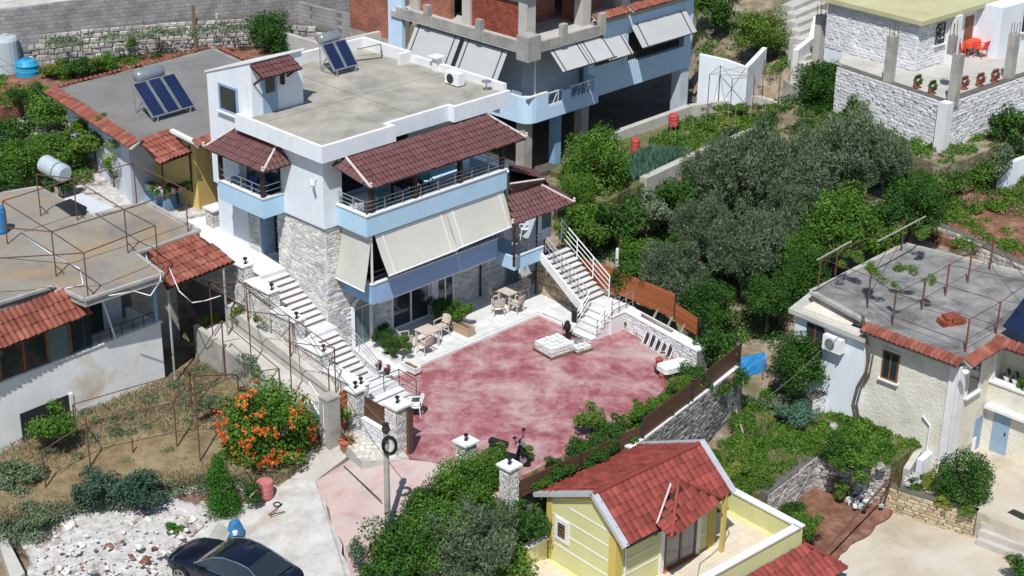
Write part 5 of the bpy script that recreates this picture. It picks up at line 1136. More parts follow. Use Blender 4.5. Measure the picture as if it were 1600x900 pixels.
p = P(112, 320, ZR+.02); tagm(MB().prism([XY(x, y, ZR+.02) for x, y in ((86, 320), (110, 311), (136, 324), (134, 336), (112, 338))], ZR, ZR+.04).build('shadow_patch', M_black), 'flat black patch standing for a shadow on the stained roof below the pale tank', 'shadow_patch')  # flat black sheet stands for a dark shadow on the roof
# ================================================================ house behind it with solar panels
ZB = 6.9
pc = P(258, 327, 3.6); BF = Fr((pc.x, pc.y), 48); BW = lambda u, v, z: BF.w(u, v, z)
ua = BF.uv(306, 300, 3.6)[0]; vb = BF.uv(186, 276, 3.6)[1]
bh = thing('house', 'ochre and blue house at the upper left with grey flat roof edged in orange tiles', 'house', BW(2, 4, 3.5))
rB = [XY(x, y, ZB) for x, y in ((93, 140), (333, 76), (420, 118), (345, 215), (325, 212), (304, 220), (268, 206), (219, 221))]
MB().prism(rB, ZB-.22, ZB-.02).build('roof_slab', M_conc, bh); rcb = np.array(rB).mean(0); MB().prism([tuple(rcb+(np.array(p)-rcb)*.985) for p in rB], ZB-.03, ZB+.006).build('roof_deck', M_roofg, bh)
bp_ = [XY(x, y, ZB) for x, y in ((102, 145), (333, 84), (408, 116), (345, 192), (303, 199), (262, 184), (198, 206))]; MB().prism(bp_, 3.0, ZB-.221).build('wall', mat('shaded_pale_render', [(.52, .57, .63), (.60, .64, .68)], 1, .9), bh)  # white-blue walls toned blue-grey, their shade put into the colour
def strip(par, a, b, out, w_, drop, kind='orange', tw=.21):
    """one sloping row of tiles along an edge"""
    a, b = Vector(a), Vector(b); o = Vector((out[0], out[1], 0)).normalized()*w_-Vector((0, 0, drop))
    sb = MB().slab([a+o, b+o, b, a], .05).build('eave_board', M_conc, par); u = Vector((0, 0, .03)); tiles(sb, a+o+u, b+o+u, b+u, a+u, kind, tw, w_*1.05, .08)
    return sb
strip(bh, P(86, 135, ZB+.04), P(219, 221, ZB+.04), -BF.u, .5, .22); strip(bh, P(300, 221, ZB), P(330, 211, ZB), -BF.v, .38, .18)
mb = MB(); strip(bh, P(335, 75, ZB+.02), P(90, 139, ZB+.02), BF.v*1, .2, .04, tw=.26); strip(bh, P(381, 97, ZB+.02), P(335, 76, ZB+.02), BF.u*1, .25, .05, tw=.26)
e0, e1 = P(249, 258, 6.3), P(301, 238, 6.3); t1, t0 = P(269, 206, 6.92), P(218, 220, 6.92)
tr = MB().slab([e0, e1, t1, t0], .06).build('porch_roof', M_dwood, bh); tiles(tr, e0+upv, e1+upv, t1+upv, t0+upv, 'orange', .22, .34, .09)
mb = MB(); mb.bar(P(268, 204, 6.98), P(306, 223, 6.85), .2, .12); mb.build('roof_edge', M_cap, bh)
w0, w1 = XY(304, 217, 6.66), XY(338, 203, 6.66); a, b = Vector(w0), Vector(w1); D = (b-a).normalized(); b = a+D*2.6; N = Vector((D.y, -D.x))
MB().prism([tuple(x) for x in (a, b, b-N*2.5, a-N*2.5)], 3.0, 6.66).build('ochre_wall', M_och, bh)
w0, w1 = XY(172, 262, 3.9), XY(140, 244, 3.9); MB().prism([w0, w1, (w1[0]+1.2, w1[1]+1.2), (w0[0]+1.2, w0[1]+1.2)], 3.4, 5.9).build('ochre_wall', M_och, bh)
# porch: blue low wall, white planters, columns
mb = MB(); mb.box(BF, 0, ua, 0, .16, 3.0, 4.15); mb.box(BF, 0, .16, .16, vb, 3.0, 4.15); mb.box(BF, .16, ua, .16, vb, 3.0, 3.75); mb.build('porch_wall', M_bluecol, bh)
mb = MB(); mb.box(BF, -.05, ua, -.05, .42, 4.15, 4.42); mb.box(BF, -.05, .42, .42, vb*.75, 4.15, 4.42); mb.build('planter_box', M_cap, bh)
MB().box(BF, .0, ua-.1, .1, .36, 4.40, 4.44).box(BF, .04, .36, .5, vb*.7, 4.40, 4.44).build('planter_earth', M_soil, bh)
for px, py, m, r in ((224, 290, M_bluecol, .16), (182, 268, M_bluecol, .1)):
    p = P(px, py, 4.2); MB().box(Fr((p.x, p.y), 48), -r, r, -r, r, 3.5, 6.68).build('column', m, bh)
for px, py in ((257, 310), (300, 296)): p = P(px, py, 4.4); MB().tube((p.x, p.y, 4.3), (p.x, p.y, 6.35), .04, 6).build('porch_post', M_dmet, bh)
for i, (px, py, lab) in enumerate(((240, 296, 'left green plant in the white porch planter'), (262, 303, 'green plant at the corner of the white porch planter'), (290, 289, 'right green plant in the white porch planter'), (212, 277, 'green plant beside the blue porch column'))): tree('planter_plant', lab, 'plant', px, py, 12, 4.42, .12, 'mid', 'small', .75, 'plants in the porch planter', trunk=False)
c = P(280, 268, 5.0); table('porch_table', 'dark table in the shade under the small orange porch roof', (c.x, c.y, 3.76), BF.a, .9, .7, .72, M_dwood)
hb = P(258, 178, ZB); solar_heater('solar_water_heater', 'three-panel solar water heater on the grey roof at upper left', (hb.x, hb.y, ZB), 48, 3, .74, 1.75, .27, 1.35, 42)
# tanks, back walls
c = P(10, 78, 6.4); t = thing('water_tank', 'tall grey upright water tank at the upper left edge', 'tank', (c.x, c.y, 5.3)); MB().lathe((c.x, c.y, 5.2), [(.55, 0), (.6, .05), (.6, 1.7), (.52, 1.85), (.1, 1.95)], 18).build('shell', M_greyt, t); MB().lathe((c.x, c.y, 7.13), [(.18, 0), (.18, .06)], 10).build('lid', M_greyt, t)
c = P(43, 108, 5.6); t = thing('water_tank', 'bright blue rounded water tank next to the grey upright tank', 'tank', (c.x, c.y, 5.0)); MB().lathe((c.x, c.y, 4.9), [(.42, 0), (.56, .12), (.58, .6), (.54, .95), (.40, 1.15), (.12, 1.24)], 18).build('shell', M_cyan, t); MB().lathe((c.x, c.y, 6.13), [(.16, 0), (.16, .06)], 10).build('lid', M_bluep, t)
for k in range(3): MB().lathe((c.x, c.y, 5.25+.28*k), [(.585, 0), (.60, .03), (.585, .06)], 18).build('band', M_cyan, t)
def wall_px(name, label, pts, z0, z1, th, m, kind=None, h=.2, l=(.25, .6), depth=.07, cap=None, cat='wall', limit=300, mm=None, zp=None):
    """wall along photograph points at height z0 (base seen), stones on the camera side"""
    t = thing(name, label, cat, P(*pts[0], z0 if not isinstance(z0, list) else z0[0]))
    for k in range(len(pts)-1):
        za = z0[k] if isinstance(z0, list) else z0; zb = z0[k+1] if isinstance(z0, list) else z0; ta = z1[k] if isinstance(z1, list) else z1; tb_ = z1[k+1] if isinstance(z1, list) else z1
        a, b = Vector(XY(*pts[k], za if zp is None else ta)), Vector(XY(*pts[k+1], zb if zp is None else tb_)); D = (b-a).normalized(); N = Vector((D.y, -D.x))
        if N.dot(Vector((0, -1))) < 0: N = -N
        pl = [tuple(x) for x in (a, b, b-N*th, a-N*th)]
        MB().prism(pl, [za-.8, zb-.8, zb-.8, za-.8], [ta, tb_, tb_, ta]).build('wall_core', mm or (m if not kind else M_mortd), t)
        if cap: MB().prism([tuple(x) for x in (a+N*.05, b+N*.05, b-N*(th+.05), a-N*(th+.05))], [ta, tb_, tb_, ta], [ta+.07, tb_+.07, tb_+.07, ta+.07]).build('cap', cap, t)
        if kind: stones(t, a, b, (za-.2, zb-.2), (ta-.005, tb_-.005), kind, h, l, depth, out=N, limit=limit)
    return t
wall_px('stone_wall', 'long rough stone retaining wall behind the back garden, under the grey block wall', [(20, 100), (130, 88), (250, 77), (390, 66), (520, 80)], [5.6, 5.65, 5.7, 5.8, 5.6], [6.9, 6.95, 7.0, 7.1, 6.6], .5, None, 'rub', .24, (.25, .6), .1)
wall_px('block_wall', 'long grey concrete block wall along the top left of the photo', [(-60, 66), (30, 57), (250, 33), (440, 14), (620, -10)], [6.95, 6.97, 7.0, 7.05, 7.1], [8.3, 8.35, 8.5, 8.4, 8.3], .3, M_block)
_rl = [Vector(XY(*p, z)) for p, z in (((-60, 66), 6.95), ((30, 57), 6.97), ((250, 33), 7.0), ((440, 14), 7.05), ((620, -10), 7.1))]
structure('upper_road', MB().prism([(p.x+.1, p.y+.45) for p in _rl]+[(_rl[-1].x, 120), (_rl[0].x-3, 120)], 6, 8.2), M_street)
wall_px('concrete_wall', 'pale concrete garden wall running from the big fig bush towards the brick building', [(440, 72), (505, 95), (605, 78)], [5.9, 5.9, 5.9], [6.6, 6.7, 6.9], .25, M_concw)
wall_px('block_wall', 'grey block wall beside the rubble behind the villa roof', [(445, 30), (500, 45), (570, 62)], [6.2, 6.2, 6.1], [7.3, 7.3, 7.2], .25, M_block)
c = P(575, 100, 4.0)
wall_px('concrete_wall', 'weathered concrete side wall behind the right corner of the villa roof', [(570, 100), (640, 75)], [4, 4], [6.5, 6.7], .3, M_conc)
for k, (px, py, lab) in enumerate(((305, 75, 'rough wooden post tied to the stone wall, thick one'), (342, 70, 'square concrete post in front of the long rough stone wall'), (228, 78, 'thin rusty stake by the rough stone wall, left one'), (258, 66, 'thin rusty stake by the rough stone wall, right one'), (48, 66, 'tall thin iron pole beside the upper left garden'))):
    p = P(px, py, 5.7); hh, r, m = ((2.2, .07, M_brown), (1.6, .1, M_conc), (1.5, .03, M_rust), (1.5, .03, M_rust), (2.6, .03, M_dmet))[k]
    t = thing('post', lab, 'post', p, None); MB().lathe(p, [(r*1.2, -.3), (r, .1), (r*.9, hh), (r*.5, hh+.03)], 8).build('shaft', m, t)
    if k == 0: MB().tube(p+Vector((.12, 0, -.2)), p+Vector((.06, 0, hh*.96)), .05, 6).build('stake', M_brown, t)
# ================================================================ unfinished building
uc = P(824, 195, 4.5); UF = Fr((uc.x, uc.y), 46); UF.u = UF.u*1.07; UW = lambda u, v, z: UF.w(u, v, z)
U2 = lambda u, v: (UW(u, v, 0).x, UW(u, v, 0).y)
ub = thing('building', 'unfinished building, bare red brick top storey over light blue balcony floor on concrete columns', 'building', UW(5, 5, 2))
nf = 10
rnd_ = [U2(.55-.55*math.cos(a*math.pi/2/4), .55-.55*math.sin(a*math.pi/2/4)) for a in range(5)]
def ubox(n, m, *b, par=None): return MB().box(UF, *b).build(n, m, par or ub)
# floor slab and blue band (left balcony bay protrudes 0.9 m)
MB().prism([U2(-.02, 9)]+[U2(0, .55)]+rnd_[1:-1]+[U2(.55, 0), U2(4.6, 0), U2(4.6, .7), U2(12.0, .7), U2(12.0, 9)], 4.45, 4.75).build('floor_slab', M_blueu, ub)
mb = MB(); outer = [U2(0, 8), U2(0, .55)]+rnd_[1:-1]+[U2(.55, 0), U2(1.3, 0)]; mb.prism(outer+[U2(1.3, .15), U2(.6, .15), U2(.15, .6), U2(.15, 8)], 4.75, 5.72); mb.build('balcony_parapet', M_blueu, ub)
MB().box(UF, 0, 1.3, -.0, .16, 5.72, 5.78).build('coping', M_cap, ub)
ubox('balcony_parapet', M_blueu, 1.3, 4.6, 0, .14, 4.75, 5.05); ubox('balcony_parapet', M_blueu, 4.46, 4.6, .14, .72, 4.75, 5.72); ubox('balcony_parapet', M_blueu, 2.3, 2.75, -.002, .15, 5.05, 5.6)
for (a, b) in ((1.32, 2.28), (2.78, 4.4)):
    r_ = MB().bar(UW(a, .06, 5.68), UW(b, .06, 5.68), .05, .05).bar(UW(a, .06, 5.1), UW(b, .06, 5.1), .05, .05).build('white_railing', M_pvc, ub)
    n = max(3, int((b-a)/.28))
    for i in range(n): MB().bar(UW(a+(b-a)*i/n, .06, 5.1), UW(a+(b-a)*(i+1)/n, .06, 5.68) if i % 2 else UW(a+(b-a)*(i+.2)/n, .06, 5.68), .025, .025).build('bar', M_pvc, r_)
# first-floor walls
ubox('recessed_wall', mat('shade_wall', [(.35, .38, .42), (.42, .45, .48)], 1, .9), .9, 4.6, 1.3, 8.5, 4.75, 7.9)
mb = MB(); mb.box(UF, 4.6, 5.0, .7, 1.0, 4.75, 8.0).box(UF, 11.4, 12.0, .7, 1.0, 4.75, 8.0).box(UF, 5.0, 11.4, .7, 1.0, 7.2, 8.0).box(UF, 5.0, 7.0, .7, 1.0, 4.75, 6.0).box(UF, 7.0, 11.4, .7, 1.0, 4.75, 5.65).box(UF, 6.9, 7.3, .7, 1.0, 5.65, 7.2).box(UF, 11.7, 12.0, 1.0, 8, 4.75, 8.0); mb.build('blue_facade', M_blueu, ub)
ubox('window_recess', M_dark, 5.0, 11.4, 1.02, 1.1, 5.6, 7.3)
r_ = MB().bar(UW(7.35, .68, 6.15), UW(11.35, .68, 6.15), .04, .04).build('iron_railing', M_dmet, ub)
for i in range(26): MB().bar(UW(7.4+i*.156, .68, 5.66), UW(7.4+i*.156, .68, 6.13), .02, .02).build('bar', M_dmet, r_)
ubox('window_grille', M_dmet, 5.3, 6.8, .66, .70, 6.02, 6.35)
# columns below
for u, v, m, w in ((4.55, 1.0, M_conc, .24), (11.5, .9, mat('bluish_concrete', [(.42, .48, .54), (.52, .57, .62)], 1, .9), .3), (.5, .7, M_conc, .26), (.6, 7.5, M_conc, .24), (6.5, 7.5, M_conc, .22), (11.5, 7.5, M_conc, .22), (2.6, .8, M_bluecol, .2)): ubox('column', m, u-w, u+w, v-w, v+w, 1.4, 4.45)
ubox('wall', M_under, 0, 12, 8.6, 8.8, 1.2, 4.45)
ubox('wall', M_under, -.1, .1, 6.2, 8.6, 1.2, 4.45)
# upper slab, parapets, stubs
MB().prism([U2(-.3, 9), U2(-.3, .15), U2(.15, -.3), U2(4.55, -.3), U2(4.55, .72), U2(12.0, .72), U2(12.0, 9)], 7.92, 8.2).build('floor_slab', M_concw, ub)
ubox('corner_pier', M_conc, -.34, .42, -.34, .42, 7.6, 8.75)
mb = MB(); mb.box(UF, .42, 4.55, -.31, -.2, 8.0, 8.42).box(UF, -.31, -.2, .42, 8.6, 8.0, 8.45); mb.build('slab_upstand', M_conc, ub)
for u in (1.9, 4.4): ubox('stub_column', M_conc, u-.17, u+.17, -.36, -.12, 7.95, 8.95)
for v in (2.9, 6.4): ubox('stub_column', M_conc, -.37, -.12, v-.17, v+.17, 7.95, 8.95)
# brick storey
for u, v in ((.75, .9), (4.3, .9), (7.6, 1.5), (11.6, 1.3), (.75, 4.6), (.75, 8.2), (4.3, 5)): ubox('concrete_column', M_concw, u-.27, u+.27, v-.27, v+.27, 8.2, 12)
ubox('brick_wall', M_brick, .62, .85, 1.17, 4.33, 8.2, 11.5); ubox('brick_wall', M_brick, .62, .85, 5.8, 7.93, 8.2, 11.5); ubox('brick_wall', M_brick, 2.5, 4.2, 2.6, 2.85, 8.2, 11.5)
ubox('lintel', M_concw, .58, .86, 1.18, 4.32, 9.9, 10.05)
ubox('brick_wall', M_brick, 4.58, 6.8, 2.3, 2.5, 8.2, 11.5); ubox('brick_wall', M_brick, 4.4, 4.6, 1.17, 2.3, 8.2, 11.5); ubox('brick_wall', M_brick, 8.6, 10.5, 3.5, 3.7, 8.2, 11.5); ubox('brick_wall', M_brick, 6.8, 7.0, 2.3, 6, 8.2, 11.5)
ubox('inner_wall', M_dark, .9, 11.8, 6.5, 6.6, 8.2, 11.5); ubox('roof_slab', M_concw, -.3, 12, .0, 9, 11.5, 11.75)
# bricks that can be told apart: the near brick face
bv = mesh('brick', [(x, y, z) for z in (-.5, .5) for x, y in ((-.5, 0), (.5, 0), (.5, 1), (-.5, 1))], [(3, 2, 1, 0), (4, 5, 6, 7), (0, 1, 5, 4), (1, 2, 6, 5), (2, 3, 7, 6), (3, 0, 4, 7)], mat('brick_clay', [(.22, .055, .035), (.31, .085, .05)], 3, .9, rnd=.22))
xf = []; nrm = -UF.u; dd = -UF.v
for r_i in range(15):
    for k in range(13):
        v = 4.30-.245*k-(.12 if r_i % 2 else 0)
        if v < 1.3: continue
        z = 8.27+r_i*.125
        if abs(z-9.97) < .14: continue
        p = UW(.62, v, z); xf.append(Matrix(((dd.x*.228, nrm.x*.025, 0, p.x), (dd.y*.228, nrm.y*.025, 0, p.y), (0, 0, .108, p.z), (0, 0, 0, 1))))
pieces(ub, 'brick', [bv], xf, 300)
sb = strip(ub, UW(7.2, .75, 8.55), UW(11.9, .75, 8.55), -UF.v, .42, .22, tw=.24); strip(ub, UW(4.75, .75, 8.55), UW(7.05, .75, 8.55), -UF.v, .42, .22, tw=.24)
ubox('blue_panel', M_blueu, -.2, .0, 8.3, 9.3, 4.7, 9.2); ubox('brick_wall', M_brick, -.1, .2, 9.3, 12.3, 6.6, 12); ubox('dark_window', M_dark, -.14, -.1, 9.7, 10.5, 8.6, 10.6); ubox('grey_wall', M_conc, -.12, .2, 9.3, 12.3, 3, 6.6)
# garage opening on the left rear
for (a, b, c_, d_, lab) in ((UW(1.15, -.1, 7.88), UW(3.0, -.1, 7.88), UW(3.0, -1.05, 6.98), UW(1.15, -1.05, 6.98), 1), (UW(3.05, -.1, 7.88), UW(4.6, -.1, 7.88), UW(4.6, -1.05, 6.98), UW(3.05, -1.05, 6.98), 1), (UW(5.1, .62, 7.25), UW(6.8, .62, 7.25), UW(6.8, -.15, 6.45), UW(5.1, -.15, 6.45), 1), (UW(7.35, .62, 7.6), UW(11.3, .62, 7.6), UW(11.3, -.2, 6.6), UW(7.35, -.2, 6.6), 1)):
    n_ = (b-a).cross(d_-a).normalized(); n_ = n_ if n_.z > 0 else -n_
    aw = MB().slab([a, d_, c_, b], .02).build('awning', M_awnw, ub); MB().tube(d_, c_, .035, 6).build('awning_bar', M_dmet, aw)
    for t_ in (.1, .9): MB().bar(a.lerp(b, t_)+n_*.02, d_.lerp(c_, t_)+n_*.02, .045, .02).build('arm', M_dmet, aw)
for (v0, v1) in ((1.2, 4.0), (4.3, 7.4)):
    a, b, c_, d_ = UW(-.12, v1, 7.75), UW(-.12, v0, 7.75), UW(-.85, v0, 6.35), UW(-.85, v1, 6.35); aw = MB().slab([a, d_, c_, b], .02).build('awning', M_awnw, ub)
    for t_ in (.1, .9): MB().bar(a.lerp(b, t_)+Vector((-.02, 0, .03)), d_.lerp(c_, t_)+Vector((-.02, 0, .03)), .045, .02).build('arm', M_dmet, aw)
    MB().tube(d_, c_, .035, 6).build('awning_bar', M_dmet, aw)
ubox('white_post', M_pvc, .72, .78, .3, .36, 5.7, 7.9)
# ================================================================ white stone house, upper right
tc = P(1428, 112, 5.9); TF = Fr((tc.x, tc.y), 43); TW = lambda u, v, z: TF.w(u, v, z); T2 = lambda u, v: (TW(u, v, 0).x, TW(u, v, 0).y)
th_ = thing('house', 'whitewashed stone house with yellowish flat roof on a terrace at the upper right', 'house', TW(2, 2, 5.9))
MB().box(TF, 0, 7, 0, 5.4, 5.2, 8.3).build('wall', M_white, th_)
MB().box(TF, 5.0, 12, -1.4, 5.4, 5.2, 8.45).build('wall', M_white, th_)
stones(th_, T2(0, 5.4), T2(0, 0), 5.95, 8.28, 'white', .15, (.25, .5), .035); stones(th_, T2(0, 0), T2(2.9, 0), 5.95, 8.28, 'white', .15, (.25, .5), .035, name='corner_stone', limit=150)
MB().box(TF, -.35, 12.3, -.4, 6, 8.3, 8.52).build('roof_slab', M_lichen, th_)
window(th_, TW(1.45, -.02, 6.95), up2(TF.u)*.75, 1.05, -up2(TF.v), M_dmet, M_glass, bars=1, sill=M_cap)
MB().box(TF, 4.0, 4.75, -.03, .02, 5.95, 7.9).build('door', M_frame, th_); window(th_, TW(7.0, -1.42, 6.9), up2(TF.u)*.8, 1.1, -up2(TF.v), M_dmet, M_glass, bars=1, sill=M_cap)
MB().box(TF, 2.45, 2.95, -.5, -.0, 5.9, 8.3).build('column', M_cap, th_)
wall_px('stone_wall', 'tall whitewashed stone wall holding up the upper right terrace', [(1308, 104), (1480, 161), (1586, 124), (1680, 95)], [3.2, 3.1, 3.1, 3.1], [5.93, 5.93, 5.93, 5.93], .45, None, 'white', .17, (.28, .6), .05, zp=1)
c = P(1480, 163, 5.93); f = Fr((c.x, c.y), 43); tagm(MB().box(f, -.1, .4, -.1, .4, 3, 5.97).build('corner_pillar', M_cap), 'white painted corner pillar of the tall whitewashed wall', 'pillar')
def rebar_col(label, px, py, z, hgt, w=.2, m=None):
    c = P(px, py, z); t = thing('concrete_column', label, 'column', c, 'unfinished columns with rebar'); f = Fr((c.x, c.y), 43); MB().box(f, -w, w, -w, w, z-.2, z+hgt).build('shaft', m or M_conc, t)
    for a in (-1, 1):
        for b in (-1, 1): p = f.w(a*w*.7, b*w*.7, z+hgt); MB().tube(p, p+Vector((R.uniform(-.05, .05), R.uniform(-.05, .05), R.uniform(.5, .75))), .018, 4).build('rebar', M_rust, t)
rebar_col('bare concrete column with rebar at the left front edge of the upper right terrace', 1388, 128, 5.9, 2.25); rebar_col('bare concrete column with rebar at the front corner of the upper right terrace', 1489, 158, 5.9, 2.25)
rebar_col('bare concrete column with rebar at the right edge of the photo on the terrace', 1576, 122, 5.9, 2.2); rebar_col('whitish concrete column with rebar beside the upper right steps', 1277, 92, 5.0, 2.3, .2, M_concw); rebar_col('short rebar column in front of the white house window wall', 1487, 78, 7.9, .7, .16)
# terrace furniture: table under a red cloth, red chairs
c = P(1511, 84, 5.92); t = table('terrace_table', 'table with bright red cloth on the upper right terrace', c, TF.a, 1.0, .8, .74, M_brown)
d = MB(); n = 20; ring = []
f = Fr((c.x, c.y), 43)
for k, (s, z) in enumerate(((.0, .77), (.98, .765), (1.04, .70), (1.08, .45))):
    for i in range(n):
        a = 6.2832*i/n; x, y = math.cos(a), math.sin(a); m_ = max(abs(x)/.52, abs(y)/.42); w = 1+(.04*math.sin(i*2.1) if k == 3 else 0); ring.append(f.w(x/m_*s*w, y/m_*s*w, 5.92+z+(.03*math.sin(i*3.0) if k == 3 else 0)))
d.add(ring, [(j*n+i, j*n+(i+1) % n, (j+1)*n+(i+1) % n, (j+1)*n+i) for j in range(3) for i in range(n)]); tagm(d.build('tablecloth', M_redc), 'bright red tablecloth hanging over the terrace table', 'tablecloth')
for (dx, dy, rz, lab) in ((-.9, -.1, 1.57, 'red chair left of the red-clothed terrace table'), (.85, .1, -1.57, 'red chair right of the red-clothed terrace table'), (.0, -.75, 3.14, 'red chair in front of the red-clothed terrace table')):
    p = f.w(dx, dy, 5.92); chair('terrace_chair', lab, p, TF.a+rz, M_redc, 'red chairs on the terrace', 1.05)
# steps at upper right
stp = thing('garden_steps', 'weathered concrete steps climbing beside the white stone house', 'steps', P(1295, 90, 4.6))
for i in range(8):
    a, b = P(1262-i*3, 102-i*13, 4.7+.22*i), P(1322-i*5, 82-i*13, 4.7+.22*i); D = (b-a); D.z = 0; D.normalize(); N = Vector((-D.y, D.x, 0)); q = [a, b, b+N*.75, a+N*.75]
    MB().prism([(p.x, p.y) for p in q], 3.5, 4.7+.22*i).build('step', M_concw, stp)
wall_px('stone_wall', 'white painted low wall beside the upper right steps', [(1245, 108), (1270, 90), (1278, 55)], [4.4, 4.6, 5.4], [5.4, 5.7, 6.4], .3, M_cap)
wall_px('stone_wall', 'white plastered garden wall behind the wire trellis, right of the blue facade', [(1090, 140), (1130, 146), (1165, 150), (1195, 120)], [3.0, 2.9, 2.9, 3.2], [4.9, 4.7, 4.4, 4.8], .25, M_white)
wall_px('kerb_wall', 'narrow pale concrete kerb between the vegetable beds and the olive trees', [(1010, 290), (1120, 238), (1250, 186)], [1.8, 1.85, 2.0], [2.15, 2.2, 2.35], .4, M_concw)
wall_px('concrete_wall', 'bare concrete edge around the upper vegetable bed', [(960, 222), (1080, 180), (1180, 165), (1245, 185)], [1.9, 2.0, 2.1, 2.0], [2.35, 2.5, 2.6, 2.5], .35, M_concw)
wall_px('ramp_wall', 'thin concrete ramp wall running down between the bushes at upper right', [(1222, 145), (1255, 165), (1290, 195)], [3.2, 2.9, 2.5], [3.9, 3.6, 3.1], .15, M_conc)
for (px, py, z, h, r, lab) in ((992, 240, 1.95, .75, .22, 'red plastic barrel at the near end of the vegetable beds'), (1052, 197, 2.3, .62, .26, 'red plastic barrel next to the concrete column')):
    c = P(px, py, z); t = thing('barrel', lab, 'barrel', c, 'red barrels by the vegetable beds'); MB().lathe(c, [(r*.9, 0), (r, .06), (r, h*.32), (r*1.06, h*.35), (r, h*.38), (r, h*.64), (r*1.06, h*.67), (r, h*.7), (r, h*.93), (r*.85, h)], 16).build('body', M_redp, t); MB().lathe(c+Vector((0, 0, h)), [(r*.8, 0), (r*.8, .03), (.04, .04)], 12).build('lid', M_redp, t)
# ================================================================ house on the right with flat roof
ZH = 2.2; rc0 = P(1504, 563, ZH); RF = Fr((rc0.x, rc0.y), 46); RW = lambda u, v, z: RF.w(u, v, z); R2 = lambda u, v: (RW(u, v, 0).x, RW(u, v, 0).y)
rh = thing('house', 'cream rendered house on the right with rough grey flat roof edged in orange tiles', 'house', RW(2, 3, -2))
ru, rv = RF.uv(1410, 386, ZH)       # far corner
vl = RF.uv(1368, 508, ZH)[1]; uR = RF.uv(1558, 528, ZH)[0]
rpoly = [R2(.1, .1), R2(uR+.02, .1), R2(uR+.02, -2.8), R2(ru+2.0, -2.8), R2(ru+.2, rv), (XY(1268, 458, ZH)), R2(.1, vl+.2)]
MB().prism(rpoly, ZH-.3, ZH).build('roof_slab', M_rooff, rh)
mb = MB()
for a, b in ((4, 5), (5, 6), (3, 4)): mb.bar(Vector((*rpoly[a], ZH+.05)), Vector((*rpoly[b], ZH+.05)), .22, .13)
mb.build('roof_kerb', M_conc, rh)
mb = MB(); mb.box(RF, .1, 6, .1, vl+1, -3.2, ZH-.3).box(RF, .101, ru, vl, rv-.2, -2.6, ZH-.3); mb.build('wall', M_cream, rh)
mb = MB(); mb.box(RF, .0, .5, .0, .12, -2.6, ZH-.31).box(RF, -.0, .101, .1, .45, -2.6, ZH-.31); mb.build('corner_pilaster', M_cap, rh)
strip(rh, RW(-.02, vl+.25, ZH+.06), RW(-.02, -.02, ZH+.06), -RF.u, .42, .2, tw=.21); strip(rh, RW(-.05, -.02, ZH+.06), RW(uR, -.02, ZH+.06), -RF.v, .42, .2, tw=.21); strip(rh, RW(uR, .1, ZH+.06), RW(uR, -2.9, ZH+.06), -RF.u, .42, .2, tw=.21)
MB().lathe(RW(-.35, -.35, ZH-.3), [(.06, 0), (.14, .05), (.14, .12), (.05, .16)], 8).build('gutter_end', M_cap, rh)
# right part: recessed porch and lower floor
mb = MB(); mb.box(RF, uR-.02, uR+.25, -3.2, .12, -3.2, .35); mb.box(RF, uR+.9, uR+1.1, -3.2, .12, .3, 1.9); mb.build('porch_wall', M_cream, rh)
MB().box(RF, uR-.08, uR+.3, -3.25, .1, .35, .43).build('porch_sill', M_cap, rh); MB().box(RF, uR-.02, uR+.1, -.02, .1, .43, 1.9).build('porch_post', M_cap, rh); MB().box(RF, uR-.02, uR+.08, -1.4, -1.3, .43, 1.9).build('porch_post', M_cap, rh); MB().box(RF, uR+.26, uR+.9, -3.2, .1, .30, .34).build('porch_floor', M_conc, rh)
window(rh, RW(.75, .09, .35), up2(RF.u)*.95, 1.35, -up2(RF.v), M_cap, M_glass, bars=0, sill=M_cap)
MB().box(RF, uR-.35, uR-.02, -3.2, -.0, -.62, -.5).build('canopy', M_cap, rh)
MB().box(RF, uR-.05, uR-.02, -.98, -.3, -2.45, -.75).build('blue_door', M_bluedoor, rh); dq = RW(uR-.07, -.85, -1.6); MB().bar(dq, dq+Vector((0, 0, .12)), .05, .05).build('handle', M_dmet, rh)
MB().box(RF, uR-.7, uR-.15, .07, .10, -2.4, -1.0).build('door', M_bluedoor, rh)
# front (left) wall details: brown window, AC, annex under concrete canopy
wv = RF.uv(1388, 575, .3)
mb0 = RW(.1, 3.15, .35); window(rh, RW(.09, 3.3, .25), -up2(RF.v)*.72, 1.2, -up2(RF.u), M_frame, M_glass, bars=1, sill=M_cap)
MB().box(RF, -.02, .1, 2.5, 3.4, 1.5, 1.56).build('lintel', M_cream, rh)
an0, an1, an2, an3 = (XY(x, y, 1.75) for x, y in ((1232, 483), (1352, 531), (1378, 503), (1264, 458)))
MB().prism([an0, an1, an2, an3], 1.6, 1.78).build('annex_roof', M_concw, rh)
A_ = Vector(an1); B_ = Vector(an0); D = (A_-B_).normalized(); N = Vector((-D.y, D.x))
pa_ = [A_+N*.25-D*.1, B_+N*.25+D*.2, B_+N*2+D*.2, A_+N*2-D*.1]; MB().prism([tuple(p) for p in pa_], -2.6, 1.6).build('annex_wall', M_white, rh)
AF = Fr(tuple(A_+N*.25-D*.1), math.degrees(math.atan2(-D.y, -D.x)))   # u runs to the left along the annex front
LA = (B_-A_).length
MB().box(AF, 1.95, 2.75, .0, .06, -.6, 1.4).build('annex_door', M_dark, rh); MB().box(AF, 2.3, 2.36, .02, .08, -.6, 1.4).build('door_edge', M_frame, rh)
uA = .95
